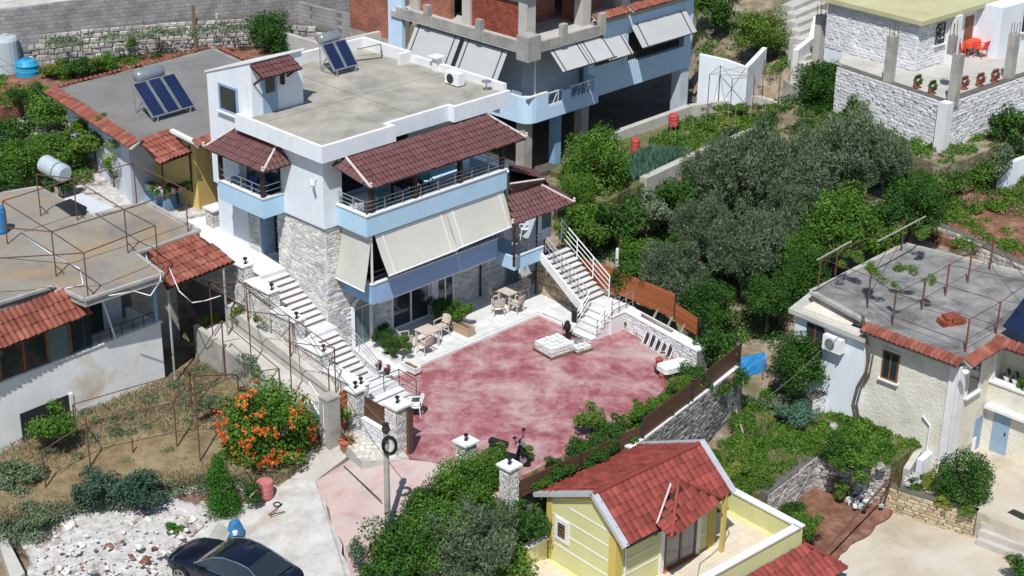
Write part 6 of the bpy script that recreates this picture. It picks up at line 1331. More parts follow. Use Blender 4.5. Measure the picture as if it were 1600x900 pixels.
t = thing('air_conditioner', 'white air conditioner hanging on the white annex wall of the right-hand house', 'air conditioner', AF.w(uA, .2, .5), 'air conditioner outdoor units'); MB().box(AF, uA-.05, uA+.8, .05, .36, .75, 1.35).build('casing', M_pvc, t); p = AF.w(uA+.45, .37, 1.05); MB().tube(p, p+Vector((AF.v.x*.015, AF.v.y*.015, 0)), .23, 14).build('fan_grille', M_alu, t); MB().box(AF, uA+.02, uA+.06, .02, .4, .70, .75).box(AF, uA+.6, uA+.64, .02, .4, .70, .75).build('bracket', M_dmet, t)
p = XY(1362, 628, -1.9); MB().box(Fr(p, 46), -.02, .25, -.02, .9, -2.4, 1.2).build('annex_wall', M_white, rh)
# vine trunk, pipes on the wall
vt = MB(); pts = [P(1368, 632, -1.85), P(1372, 600, -.9), P(1376, 560, .4), P(1381, 515, 1.9), P(1388, 460, 3.2)]
pts = [RW(-.12, 4.0+.25*math.sin(i*1.3), -1.9+i*.75) for i in range(7)]
vt.path(pts, .06, 6); vt.path([p+Vector((.12, -.06, 0)) for p in pts[:5]], .04, 5); tagm(vt.build('climbing_vine', M_bark), 'twisted old vine trunk climbing the cream wall of the right-hand house', 'vine')
for (label, pts) in (('thin dark pipe lying along the foot of the cream wall', [P(1372, 632, -1.8), P(1425, 655, -1.85), P(1475, 675, -1.95)]), ('thin white drain pipe low on the cream wall', [RW(.02, .95, -2.0), RW(.02, .95, -.9), RW(.0, 1.3, -.6)])):
    tagm(MB().path(pts, .035, 6).build('pipe', M_dmet if 'dark' in label else M_pvc), label, 'pipe')
# pergola on that roof
pg = thing('pergola', 'red and rusty steel pergola frame over the rough grey roof of the right-hand house', 'pergola', (rc0.x, rc0.y, ZH)); M_r2 = M_rustr
pn = {k: P(x, y, ZH) for k, (x, y) in dict(a=(1508, 550), b=(1556, 522), c=(1600, 490), d=(1394, 508), e=(1440, 484), f=(1477, 462), g=(1512, 442), h=(1546, 422), i=(1355, 481), j=(1278, 452), k=(1408, 392), l=(1305, 430)).items()}
hh = {}
for k, p in pn.items():
    m = M_rust if k in 'deijkl' else M_rustr; h_ = 1.35; MB().tube(p, p+Vector((0, 0, h_)), .035, 6).build('post', m, pg)
tt = lambda k: pn[k]+Vector((0, 0, 1.33))
for a, b in (('a', 'b'), ('b', 'c'), ('a', 'd'), ('d', 'e'), ('e', 'f'), ('f', 'g'), ('g', 'h'), ('b', 'e'), ('c', 'f'), ('d', 'i'), ('i', 'j'), ('j', 'k'), ('i', 'k'), ('c', 'h')): MB().tube(tt(a), tt(b), .016, 4).build('beam', M_rust, pg)
for a, b in (('a', 'b'), ('a', 'd'), ('b', 'e'), ('d', 'i')): MB().tube(pn[a]+Vector((0, 0, .35)), pn[b]+Vector((0, 0, .35)), .014, 4).build('wire', M_wire, pg)
a, b = P(1277, 406, 4.2), P(1330, 377, 4.2); tagm(MB().tube(a, b, .035, 6).build('pole', M_greyw), 'grey wooden pole lying slanted above the roof, the left of two', 'pole', 'grey poles above the right roof'); a, b = P(1372, 377, 4.0), P(1446, 338, 4.0); tagm(MB().tube(a, b, .035, 6).build('pole', M_greyw), 'grey wooden pole lying slanted above the roof, the right of two', 'pole', 'grey poles above the right roof')
c = P(1485, 505, ZH); bt = thing('brick_stack', 'low heap of red bricks on the rough grey roof', 'bricks', c); xf = []; f = Fr((c.x, c.y), 20)
for k in range(3):
    for i in range(5):
        for j in range(2):
            if k == 2 and (i in (0, 4)): continue
            p = f.w(-.4+i*.2+R.uniform(-.02, .02), -.15+j*.27, ZH+.06+.115*k); xf.append(Matrix.Translation(p) @ Matrix.Rotation(f.a+R.uniform(-.12, .12)+1.57, 4, 'Z') @ Matrix.Diagonal((.25, .17, .1, 1)) @ Matrix.Translation((0, -.5, 0)))
pieces(bt, 'brick', [bv], xf)
# dark solar panel at the right edge
t = thing('solar_collector', 'big dark solar panel cut by the right edge of the photo', 'solar panel', P(1600, 530, 2.3)); q = [P(1566, 510, 2.6), P(1606, 533, 2.6), P(1640, 490, 3.7), P(1600, 465, 3.7)]; pn_ = MB().slab(q, .08).build('frame', M_dmet, t); q2 = [Vector(x)+Vector((0, -.03, .03)) for x in q]; cc_ = sum(q2, Vector())/4; MB().slab([cc_+(x-cc_)*.96 for x in q2], .015).build('pane', M_pv, t); MB().tube(q[3], q[3]-Vector((0, 0, 1.5)), .03, 6).tube(q[2], q[2]-Vector((0, 0, 1.5)), .03, 6).build('leg', M_alu, t)
# porch flower pots
for k, (px, py, lab) in enumerate(((1568, 582, 'white flower pot on the porch sill of the right house, left one'), (1577, 588, 'white flower pot on the porch sill of the right house, right one'))):
    c = RW(uR+.45, -.35-.35*k, .35); t = thing('flower_pot', lab, 'pot', c, 'white pots on the porch sill'); MB().lathe(c, [(.09, 0), (.13, .2), (.14, .22)], 10).build('body', M_cap, t)
    o = bpy.data.objects.new('foliage', CROWNS['loose']); COL.objects.link(o); o.parent = t; o.location = (0, 0, .38); o.scale = (.16, .16, .22); o.material_slots[0].link = 'OBJECT'; o.material_slots[0].material = LF['dark']
# walls and terraces of the lower right gardens
wall_px('stone_wall', 'low whitewashed stone wall with brown soil bed behind it, beside the annex', [(1268, 645), (1330, 612)], [-1.9, -1.75], [-1.35, -1.1], .3, None, 'white', .14, (.25, .5), .04)
tagm(MB().box(Fr(XY(1336, 618, -1.75), 46), -.18, .18, -.18, .18, -2.2, -.95).build('concrete_block', M_conc), 'grey concrete block at the end of the low whitewashed wall', 'block')
wall_px('stone_wall', 'rough dry stone wall between the lower garden and the bare soil plot', [(1200, 772), (1275, 714), (1330, 726), (1392, 732)], [-3.4, -3.4, -3.4, -3.4], [-2.03, -2.0, -2.0, -2.0], .35, None, 'rub', .15, (.18, .45), .06, zp=1)
wall_px('stone_wall', 'honey coloured dry stone wall along the lower patio, under the round shrub', [(1376, 790), (1400, 800), (1520, 838)], [-3.4, -3.4, -3.42], [-2.55, -2.45, -2.45], .4, None, 'honey', .15, (.2, .5), .06)
wall_px('stone_wall', 'short honey stone wall stepping up from the soil plot', [(1310, 775), (1360, 738), (1385, 730)], [-3.3, -3.1, -3.0], [-2.6, -2.4, -2.2], .35, None, 'honey', .15, (.2, .45), .06)
wall_px('kerb_wall', 'white plastered sloping kerb below the corner of the cream house', [(1440, 735), (1500, 690)], [-2.5, -2.4], [-2.1, -1.75], .25, M_white)
wall_px('stone_wall', 'white stepped wall beside the soil bed below the cream house', [(1420, 745), (1445, 708), (1475, 690)], [-2.7, -2.4, -2.2], [-2.4, -2.0, -1.9], .25, M_concw)
stp = thing('garden_steps', 'three worn stone steps at the right edge between the two patios', 'steps', P(1560, 830, -3.2))
for i in range(4):
    z = -3.45+.242*(i+1); a, b = P(1525+i*4, 842-i*13, z), P(1600+i*5, 872-i*16, z); D = (b-a); D.z = 0; D.normalize(); N = Vector((-D.y, D.x, 0)); q = [a, b+D*1, b+D*1+N*.7, a+N*.7]; MB().prism([(p.x, p.y) for p in q], -3.8, z).build('step', M_path, stp)
q = [XY(x, y, -2.43) for x, y in ((1574, 800), (1598, 812), (1608, 806), (1584, 795))]; tagm(MB().prism(q, -2.46, -2.435).build('drain_grate', M_dmet), 'dark metal grate in the sandy patio at the right edge', 'drain')
c = P(1432, 776, -3.3); 
t = thing('blue_tarp', 'bright blue plastic sheet between the leafy tree and the stone wall', 'tarp', P(1172, 580, -1.2))
vs = []; n = 8; a, b = P(1150, 592, -1.25), P(1198, 580, -1.25)
for j in range(n+1):
    for i in range(n+1):
        p = a.lerp(b, i/n)+Vector((-.1, .5, 0))*(j/n); p.z += .62*math.sin(min(1, j/n*1.3)*1.57)+R.uniform(-.04, .04); vs.append(p)
MB().add(vs, [(j*(n+1)+i, j*(n+1)+i+1, (j+1)*(n+1)+i+1, (j+1)*(n+1)+i) for j in range(n) for i in range(n)]).build('sheet', M_bluep, t)
for px, py in ((1157, 596), (1192, 590)): p = P(px, py, -1.25); MB().tube(p, p+Vector((0, .3, .65)), .03, 5).build('stick', M_brown, t)
# junk heap and wheelbarrow-like bundle in the soil plot
c = P(1343, 788, -3.3); t = thing('junk_pile', 'pile of grey rubble and dark bags on the bare soil plot', 'junk', c)
for k in range(26):
    p = c+Vector((R.gauss(0, .3), R.gauss(0, .25), R.uniform(0, .35))); s = R.uniform(.05, .16); f = Fr((p.x, p.y), R.uniform(0, 90)); MB().box(f, -s, s, -s*.7, s*.7, p.z-s*.5, p.z+s*.5).build('lump', R.choice([M_conc, M_cap, M_dmet, M_greyt]), t)
for k, (px, py, lab) in enumerate(((1302, 668, 'grey stone lying among the lower garden greens'), (1376, 730, 'grey boulder at the corner of the lower garden'))):
    c = P(px, py, -1.8); vs = []; mb = MB(); mb.lathe(c, [(.08, -.1), (.18, .0), (.16, .10), (.08, .17)], 9); mb.v = [v+Vector((R.uniform(-.04, .04), R.uniform(-.04, .04), R.uniform(-.03, .03))) for v in mb.v]; tagm(mb.build('boulder', M_rub), lab, 'stone')
for k, (pts, r, m, lab) in enumerate((([P(1380, 790, -3.3), P(1395, 740, -1.8)], .05, M_rust, 'thick rusty post at the corner of the soil plot'), ([P(1395, 742, -1.9), P(1285, 865, -2.6)], .035, M_rust, 'long rusty pipe running over the bare soil plot'), ([P(1405, 795, -3.4), P(1406, 735, -1.7)], .035, M_rust, 'thin rusty upright beside the honey stone wall'), ([P(1150, 640, -1.8), P(1165, 690, -2.0)], .04, M_greyw, 'pale stick leaning at the end of the tall retaining wall'))):
    tagm(MB().path(pts, r, 6).build('pole', m), lab, 'pole')
tagm(MB().lathe(P(1517, 704, -2.45), [(.14, 0), (.14, .6), (.10, .62), (.03, .75)], 10).build('white_bollard', M_cap), 'small white capped bollard behind the round dark shrub', 'bollard')
# ================================================================ yellow house in front
ZD = -2.2; yo = P(848, 872, ZD); YF = Fr((yo.x, yo.y), 42); YW = lambda u, v, z: YF.w(u, v, z); Y2 = lambda u, v: (YW(u, v, 0).x, YW(u, v, 0).y)
yh = thing('house', 'pale yellow rooftop house with red tiled gable roof and tiled terrace', 'house', YW(2.5, -1.6, ZD))
ZE = .12; ZRg = 1.28; VR = -2.2; U0, U1 = .22, 4.95; V0, V1 = -.02, -3.2
mb = MB()
gp_ = [(V0, ZD), (V0, ZE+.12), (VR, ZRg-.08), (V1, ZE+.12), (V1, ZD)]
vs = [YW(U0, v, z) for v, z in gp_]+[YW(U1, v, z) for v, z in gp_]; mb.add(vs, [(0, 1, 2, 3, 4), (9, 8, 7, 6, 5)]+[(i, 5+i, 5+(i+1) % 5, (i+1) % 5) for i in range(5)]); mb.build('wall', M_yel, yh)
for (u0, u1, v0, v1) in ((U0-.06, U0+.25, V1-.06, V1+.28), (U0-.06, U0+.2, V0-.18, V0+.06), (U1-.28, U1+.06, V1-.06, V1+.22)): MB().box(YF, u0, u1, v0, v1, ZD, ZE+.02).build('corner_pilaster', M_yeld, yh)
for z in (-1.55, -.98, -.42): MB().box(YF, U0-.018, U0, V1+.3, V0-.2, z, z+.05).build('wall_band', M_cap, yh); MB().box(YF, U0+.26, 2.2, V1-.018, V1, z, z+.05).build('wall_band', M_cap, yh); MB().box(YF, 4.3, U1-.29, V1-.018, V1, z, z+.05).build('wall_band', M_cap, yh)
MB().box(YF, U0-.018, U0, -2.85, -1.0, .14, .19).build('wall_band', M_cap, yh)
MB().box(YF, U0-.05, U0, -1.02, -.36, -1.28, -.42).build('window_surround', M_cap, yh); wq = MB().box(YF, U0-.055, U0-.045, -.86, -.52, -1.12, -.58).build('small_window', M_glass, yh)
for i in range(4): MB().box(YF, U0-.075, U0-.055, -.86, -.52, -1.06+.13*i, -1.03+.13*i).build('shutter_slat', M_frame, wq)
# roof
EL, ER = V0+.5, V1-.5; ub0, ub1 = U0-.18, U1+.15; ze = ZE-.06
def slope(e, name):
    a, b, c, d = YW(ub0, e, ze), YW(ub1, e, ze), YW(ub1, VR, ZRg), YW(ub0, VR, ZRg); o = MB().slab([a, b, c, d], .07).build(name, M_dwood, yh); u = Vector((0, 0, .012)); tiles(o, a+u, b+u, c+u, d+u, 'red', .27, .33, .07); return o
slope(EL, 'roof_slope'); slope(ER, 'roof_slope')
MB().path([YW(ub0, VR, ZRg+.05), YW(ub1, VR, ZRg+.05)], .085, 8).build('ridge_cap', M_rtile, yh)
for uu in (ub0-.05, ub1+.02):
    for e in (EL, ER):
        a, b = YW(uu, e-.08*(1 if e < 0 else -1), ze-.03), YW(uu, VR, ZRg+.04); d_ = (b-a); n_ = Vector((YF.u.x, YF.u.y, 0))
        MB().slab([a+Vector((0, 0, .08)), a+n_*.24+Vector((0, 0, .08)), b+n_*.24+Vector((0, 0, .08)), b+Vector((0, 0, .08))], .14).build('verge_trim', mat('zinc_trim', [(.46, .47, .49), (.56, .57, .58)], 2, .5, metal=.2), yh)
MB().box(YF, ub0+.1, ub1, ER-.05, ER+.03, ze-.08, ze-.01).build('gutter', M_dmet, yh)
for e in (EL, ER):
    a, b = YW(U0-.02, e*.85 if e > 0 else V1-.02, ze+.02), YW(U0-.02, VR, ZRg-.12); MB().bar(a-Vector((0, 0, .05)), b-Vector((0, 0, .06)), .06, .13).build('gable_moulding', M_yeld, yh)
# hipped porch roof over the glass door
ap, ap2 = P(1060, 752, 1.22), P(1048, 757, 1.2)
Lp, Fp, Rp = P(1026, 820, .32), P(1049, 842, .22), P(1129, 781, .30)
dm = MB().add([ap, Lp, Fp, Rp], [(0, 1, 2), (0, 2, 3), (1, 3, 2), (0, 3, 1)]).build('porch_roof', M_dwood, yh); u = Vector((0, 0, .015))
tiles(dm, Fp+u, Rp+u, ap+u, ap+u, 'red', .27, .3, .06); tiles(dm, Lp+u, Fp+u, ap+u, ap+u, 'red', .2, .3, .06)
MB().tube(ap+u*3, Fp+u*3, .06, 8).build('hip_cap', M_rtile, yh); MB().tube(ap2+u*2, Lp+u*2, .035, 6).build('hip_cap', M_ridge, yh); MB().tube(ap+u*3, Rp+u*3, .05, 8).build('hip_cap', M_rtile, yh)
# glass door, curtains, posts
MB().box(YF, 2.3, 2.48, V1-.06, V1+.02, ZD, ZE).build('door_jamb', M_cap, yh); MB().box(YF, 4.08, 4.26, V1-.06, V1+.02, ZD, ZE).build('door_jamb', M_cap, yh)
window(yh, YW(2.5, V1-.005, ZD+.02), up2(YF.u)*1.56, 2.1, -up2(YF.v), M_frame, mat('curtained_glass', [(.16, .17, .18), (.30, .31, .31)], 5, .12, spec=.6, stretch=((1, 1, .02), 0)), fw=.08, bars=1, name='glass_door', sill=M_terra)
for k, uu in enumerate((2.02, )): MB().box(YF, uu-.02, uu+.08, V1-.06, V1, -.55, -.4).build('wall_socket', M_dmet, yh)
MB().box(YF, U1-.12, U1+.02, V1-.55, V1-.42, ZD, ZE-.05).build('porch_post', M_yeld, yh)
MB().tube(YW(U0+.42, V1-.04, ZD), YW(U0+.42, V1-.04, ZE-.1), .035, 6).build('drainpipe', M_cap, yh)
# terrace with tiles, parapets
pcx = [YF.uv(x, y, ZD+.75) for x, y in ((1255, 822), (1128, 770), (1145, 897), (760, 897))]
UR = pcx[0][0]; VB = pcx[0][1]; VL = .12
MB().box(YF, -6, UR, VB, VL, -7, ZD-.02).build('storey', M_yel, yh)
tl = mesh('terrace_tile', [(x, y, z) for z in (0, 1) for x, y in ((-.5, -.5), (.5, -.5), (.5, .5), (-.5, .5))], [(4, 5, 6, 7), (0, 1, 5, 4), (1, 2, 6, 5), (2, 3, 7, 6), (3, 0, 4, 7)], M_decktile)
xf = []
s_ = .36
for i in range(int(-3/s_), int((UR-.2)/s_)):
    for j in range(int((VB+.2)/s_)-1, 1):
        u, v = (i+.5)*s_, (j-.5)*s_
        if u > UR-.25 or v < VB+.25 or v > VL-.1: continue
        if U0-.1 < u < U1 and V1+.1 < v < V0: continue
        p = YW(u, v, ZD-.018); xf.append(Matrix.Translation(p) @ YF.rot() @ Matrix.Diagonal((s_-.008, s_-.008, .02, 1)))
pieces(yh, 'terrace_tile', [tl], xf)
pt_ = ZD+.75
def parap(n, *b):
    o = MB().box(YF, *b, ZD-.02, pt_).build('parapet', M_yel, yh); u0, u1, v0, v1 = b; MB().box(YF, u0-.05, u1+.05, v0-.05, v1+.05, pt_, pt_+.06).build('coping', M_cap, o)
parap(0, UR-.2, UR, VB, pcx[1][1]+1.5); parap(0, -1.0, UR-.26, VB, VB+.2); parap(0, -6, U0-.1, VL-.2, VL); parap(0, U1+.1, UR-.26, VL-1.0, VL-.8)
pts = [P(x, y, ZD+.03) for x, y in ((1090, 900), (1094, 880), (1110, 868), (1130, 850), (1140, 832), (1132, 822))]; tagm(MB().path(pts, .018, 5).build('hose', mat('green_hose', [(.10, .22, .13), (.14, .28, .17)], 3, .5), smooth=True), 'thin green hose curling over the cream terrace tiles of the yellow house', 'hose')
# lower red roof at the bottom edge
q = [P(1255, 850, -2.7), P(1316, 888, -3.5), P(1250, 960, -3.9), P(1150, 910, -2.8)]
u = Vector((0, 0, .015)); lr = thing('lean_to_roof', 'small red tiled lean-to roof below the parapet of the yellow house', 'roof', YW(UR-1, VB-.5, -3)); c0, c1, c2_, c3 = YW(UR+.1, VB-.02, -2.2), YW(UR+1.0, VB-1.3, -2.95), YW(UR-5, VB-1.3, -2.95), YW(UR-5, VB-.02, -2.2)
o = MB().slab([c2_, c1, c0, c3], .06).build('roof_board', M_dwood, lr); tiles(o, c2_+u, c1+u, c0+u, c3+u, 'red', .27, .33, .07); MB().box(YF, UR-5, UR-.2, VB-.9, VB-.02, -7, -3.1).build('wall', M_yel, lr)
h1, h2, h3 = YW(UR+.1, VB-.02, -2.2), YW(UR+1.0, VB-1.3, -2.95), YW(UR+1.0, VB+.4, -2.95); o = MB().slab([h2, h3, h1], .05).build('roof_board', M_dwood, lr); tiles(o, h2+u, h3+u, h1+u, h1+u, 'red', .27, .33, .07)
MB().tube(h1+u*3, h2+u*3, .06, 8).build('hip_cap', M_rtile, lr)
# ================================================================ car
def car():
    a, b = P(450, 938, -.9), P(285, 872, -.9); D = (b-a); D.z = 0; D.normalize(); ctr = P(366, 893, -.75); f = Fr((ctr.x, ctr.y), math.degrees(math.atan2(D.y, D.x))); zg = -1.23
    t = thing('car', 'dark midnight blue coupe parked on the white dusty ground at the bottom', 'car', (ctr.x, ctr.y, zg)); w = lambda x, y, z: f.w(x, y, zg+z)
    S = [(2.32, .50, .32, .50, .56), (2.2, .74, .24, .58, .64), (1.9, .86, .20, .66, .73), (1.4, .91, .19, .74, .82), (.9, .93, .19, .80, .90), (.5, .93, .19, .84, .92), (-.4, .93, .19, .87, .93), (-1.1, .94, .19, .89, .96), (-1.6, .93, .20, .91, 1.0), (-2.0, .88, .24, .91, 1.0), (-2.25, .78, .32, .86, .95), (-2.33, .62, .40, .75, .82)]
    def sec(x, hw, zb, zm, zt):
        h = [(hw*.90, zb), (hw*.99, zb+.12), (hw, (zb+zm)*.52), (hw*.975, zm), (hw*.86, zm+(zt-zm)*.55), (hw*.5, zt-.01), (0, zt+.015)]
        return [(y, z) for y, z in h]+[(-y, z) for y, z in h[-2::-1]]
    vs = []; n = 13
    for s in S: vs += [w(s[0], y, z) for y, z in sec(*s)]
    fs = [(i*n+j, i*n+j+1, (i+1)*n+j+1, (i+1)*n+j) for i in range(len(S)-1) for j in range(n-1)]+[(i*n+n-1, i*n, (i+1)*n, (i+1)*n+n-1) for i in range(len(S)-1)]+[tuple(range(n)), tuple(range((len(S)-1)*n, len(S)*n))[::-1]]
    o = MB().add(vs, fs).build('body', M_car, t, smooth=True); m = o.modifiers.new('sub', 'SUBSURF'); m.levels = 1; m.render_levels = 2
    # cabin: rows front->rear (x, half width, z)
    G = [(.95, .78, .90), (.62, .76, 1.09), (.22, .67, 1.30), (-.15, .62, 1.385), (-.65, .60, 1.395), (-1.1, .58, 1.33), (-1.5, .62, 1.17), (-1.85, .70, 1.0)]
    def strip_(rows, prof, mt, nm, up=0):
        vs = []; k = len(prof)
        for x, hw, z in rows: vs += [w(x, hw*q, z+up+.03*(1-q*q)) for q in prof]
        return MB().add(vs, [(i*k+j, i*k+j+1, (i+1)*k+j+1, (i+1)*k+j) for i in range(len(rows)-1) for j in range(k-1)]).build(nm, mt, t, smooth=True)
    pr = [-1, -.6, -.2, .2, .6, 1]
    strip_(G[:3], pr, M_glass, 'windscreen'); strip_(G[2:6], pr, M_car, 'roof_panel', .004); strip_(G[5:], pr, M_glass, 'rear_window')
    for s in (-1, 1):
        lo_ = [(.95, .80, .89), (.5, .84, .93), (0, .86, .95), (-.5, .86, .965), (-1.0, .85, .98), (-1.5, .80, 1.0), (-1.85, .72, 1.0)]
        hi_ = [(.95, .78, .90), (.62, .76, 1.09), (.22, .67, 1.30), (-.15, .62, 1.385), (-.65, .60, 1.395), (-1.1, .58, 1.33), (-1.85, .70, 1.0)]
        vs = [w(x, s*y, z) for x, y, z in lo_]+[w(x, s*y, z) for x, y, z in hi_]; MB().add(vs, [(i, i+1, 8+i, 7+i) for i in range(6)]).build('side_window', M_glass, t)
        MB().path([w(x, s*(y+.012), z+.012) for x, y, z in hi_], .02, 5).build('chrome_trim', M_chrome, t); MB().path([w(x, s*(y+.03), z) for x, y, z in lo_[1:6]], .012, 5).build('chrome_trim', M_chrome, t)
        MB().bar(w(-.25, s*.945, .78), w(-.45, s*.945, .785), .03, .035).build('door_handle', M_chrome, t); MB().bar(w(.42, s*.94, .3), w(.48, s*.95, .83), .012, .012).build('door_gap', M_black, t); MB().bar(w(-.75, s*.945, .3), w(-.72, s*.95, .86), .012, .012).build('door_gap', M_black, t)
        mr = MB(); mr.lathe(w(.58, s*1.02, .92), [(.03, 0), (.09, .03), (.09, .1), (.03, .13)], 8); mr.bar(w(.58, s*.86, .93), w(.58, s*1.0, .95), .05, .04); mr.build('mirror', M_car, t)
        MB().slab([w(2.24, s*.40, .56), w(2.12, s*.72, .58), w(1.85, s*.80, .70), w(2.02, s*.50, .68)], .04).build('headlight', M_glassb, t)
        MB().slab([w(-2.3, s*.45, .72), w(-2.2, s*.74, .74), w(-2.14, s*.74, .88), w(-2.26, s*.45, .86)], .04).build('tail_light', M_redp, t)
        for x in (1.42, -1.38):
            c = w(x, s*.80, .33); X = Vector((f.v.x, f.v.y, 0))*s; mb = MB(); mb.tube(c, c+X*.17, .335, 20); wh = mb.build('wheel', M_black, t)
            mb = MB(); mb.tube(c+X*.165, c+X*.18, .23, 20)
            mb.build('rim', M_dmet, wh); mb = MB()
            for k in range(5):
                a = 6.2832*k/5; d = Vector((f.u.x*math.cos(a), f.u.y*math.cos(a), math.sin(a))); mb.bar(c+X*.19, c+X*.19+d*.225, .04, .05)
            for k in range(20):
                a0, a1 = 6.2832*k/20, 6.2832*(k+1)/20; mb.tube(c+X*.19+Vector((f.u.x*math.cos(a0), f.u.y*math.cos(a0), math.sin(a0)))*.235, c+X*.19+Vector((f.u.x*math.cos(a1), f.u.y*math.cos(a1), math.sin(a1)))*.235, .018, 5, cap=False)
            mb.build('spoke', M_alu, wh)
    MB().slab([w(2.34, -.3, .36), w(2.34, .3, .36), w(2.30, .3, .52), w(2.30, -.3, .52)], .03).build('grille', M_dmet, t)
car()
# street clutter
c = P(415, 776, -1.0); t = thing('barrel', 'faded pink-red plastic barrel beside the orange flowered bush', 'barrel', c); r = .28; h = .62; MB().lathe(c, [(r*.95, 0), (r, .05), (r, h*.3), (r*1.05, h*.33), (r, h*.36), (r, h*.62), (r*1.05, h*.65), (r, h*.68), (r, h), (r*.9, h)], 16).build('body', mat('faded_red_plastic', [(.45, .13, .14), (.55, .20, .20)], 3, .6), t); MB().lathe(c+Vector((0, 0, h-.05)), [(r*.9, 0), (r*.9, .03)], 14).build('earth', M_soil, t)
c = P(368, 836, -1.15); t = thing('blue_sack', 'upturned blue plastic tub with white patch behind the dark car', 'tub', c); mb = MB(); mb.lathe(c, [(.30, 0), (.30, .08), (.26, .3), (.16, .52), (.06, .6)], 12); mb.v = [v+Vector((R.uniform(-.03, .03), R.uniform(-.03, .03), 0)) for v in mb.v]; mb.build('shell', mat('blue_tub', [(.03, .13, .28), (.05, .20, .38)], 4, .5), t); d = Vector((.06, -.265, .2)); MB().lathe(c+Vector((.04, -.25, .17)), [(.02, 0), (.09, .02), (.09, .14), (.02, .17)], 10).build('patch', M_pvc, t)
c = P(342, 842, -1.15); t = thing('stone_slab', 'grey stone slab leaning between the cypress shrub and the blue tub', 'stone', c); mb = MB(); mb.slab([c+Vector(v) for v in ((-.4, -.15, .02), (.25, -.3, .02), (.42, .1, .3), (-.05, .3, .48))], .12); mb.build('slab', M_conc, t)
mb = MB(); c = P(433, 788, -1.0); pts = [c+Vector((math.cos(a)*(.10+.01*a), math.sin(a)*(.10+.01*a), .02)) for a in [i*.5 for i in range(14)]]+[P(420, 806, -1.0)+Vector((0, 0, .02)), P(445, 800, -1.0)+Vector((0, 0, .02))]; tagm(mb.path(pts, .018, 5).build('cable', M_black), 'small coil of black cable on the white dusty ground by the red barrel', 'cable')
tagm(MB().prism([XY(*p, -1.2) for p in ((-5, 845), (12, 850), (40, 905), (20, 920))], -1.8, -.95).build('kerb', M_concw), 'rough concrete kerb at the bottom left corner of the photo', 'kerb')
# white rubble: separate lumps on the bank
bank = structure('rubble_heap', MB().prism([XY(*p, -1.0) for p in ((110, 800), (200, 770), (300, 790), (320, 815), (255, 860), (150, 840))], -2, [-.95, -.72, -.85, -1.1, -1.22, -1.1]), M_rubble); OFF[bank.name] = Vector((0, 0, 0))
lv = []
for k in range(5):
    bm = bmesh.new(); bmesh.ops.create_icosphere(bm, subdivisions=1, radius=.5)
    for v in bm.verts: v.co *= R.uniform(.7, 1.2); v.co.z *= .75
    me = bpy.data.meshes.new('rubble_stone'); bm.to_mesh(me); bm.free(); me.materials.append(mat('white_limestone', [(.50, .48, .45), (.66, .65, .63)], 3, .95, rnd=.2, bump=.02)); lv.append(me)
lvb = []
for me in lv[:3]:
    m2 = me.copy(); m2.materials.clear(); m2.materials.append(M_soil); lvb.append(m2)
xf = []; poly = [XY(*p, -1.0) for p in ((45, 830), (110, 780), (210, 755), (330, 745), (385, 780), (300, 830), (262, 870), (262, 910), (60, 910))]; pa = np.array(poly); lo, hi = pa.min(0), pa.max(0)
while len(xf) < 700:
    x, y = R.uniform(lo[0], hi[0]), R.uniform(lo[1], hi[1])
    if not inpoly(np.array([[x, y]]), poly)[0]: continue
    s = min(.45, .05+R.expovariate(15)); 
    xf.append(Matrix.Translation((x, y, -1.0+R.uniform(-.22, .1)-.02*abs(x+12))) @ Matrix.Rotation(R.uniform(0, 6), 4, 'Z') @ Matrix.Rotation(R.uniform(-.5, .5), 4, 'X') @ Matrix.Diagonal((s*R.uniform(.8, 1.6), s, s*.8, 1)))
xf.sort(key=lambda m: -m.col[1].xyz.length); [m.materials for m in lv]; pieces(bank, 'rubble_stone', lv+lv+lvb, xf[:300]); joined('small_rubble', [R.choice(lv) for _ in xf[300:]], xf[300:], lv[0].materials[0], bank)
wall_px('stone_wall', 'low broken dry stone wall between the dry garden and the rubble bank', [(70, 790), (200, 765), (330, 735), (430, 745), (492, 722)], [-1.2, -1.05, -.95, -.95, -.7], [-.6, -.52, -.45, -.35, -.3], .35, None, 'rub', .16, (.2, .5), .07)
# rusty pergola over the dry garden
pg = thing('pergola', 'rusty pipe pergola standing over the dry grass garden', 'pergola', P(220, 680, -.2)); N_ = {}
for k, (px, py, z, h) in dict(a=(142, 735, -.5, 1.9), b=(277, 702, -.4, 1.9), c=(313, 722, -.45, 3.4), d=(208, 708, -.3, .6), e=(72, 765, -.55, 1.5), f=(120, 690, -.2, 1.5), g=(375, 650, -.1, 1.7), h=(352, 590, .0, 2.4), i=(300, 640, .0, 1.6), j=(400, 690, -.3, 1.7), k=(440, 660, -.1, 2.2)).items():
    p = P(px, py, z); N_[k] = p+Vector((0, 0, h)); MB().tube(p-Vector((0, 0, .2)), N_[k], .03, 6).build('post', M_rust, pg)
for a, b in (('a', 'b'), ('b', 'g'), ('e', 'a'), ('f', 'i'), ('i', 'h'), ('g', 'j'), ('g', 'k'), ('b', 'i'), ('a', 'f'), ('h', 'k'), ('b', 'c'), ('c', 'g'), ('j', 'k'), ('i', 'g')): MB().tube(N_[a], N_[b], .02, 5).build('beam', M_rust, pg)
for a, s in (('a', 1), ('b', 1), ('b', -1), ('e', 1)): p = N_[a]-Vector((0, 0, .5)); MB().tube(p, N_[a]+Vector((.4*s, .35*s, -.05)), .016, 5).build('brace', M_rust, pg)
pg2 = thing('pergola', 'thin rusty pergola over the concrete ledge beside the long stair', 'pergola', W(-3, 0, 0)); T2_ = []
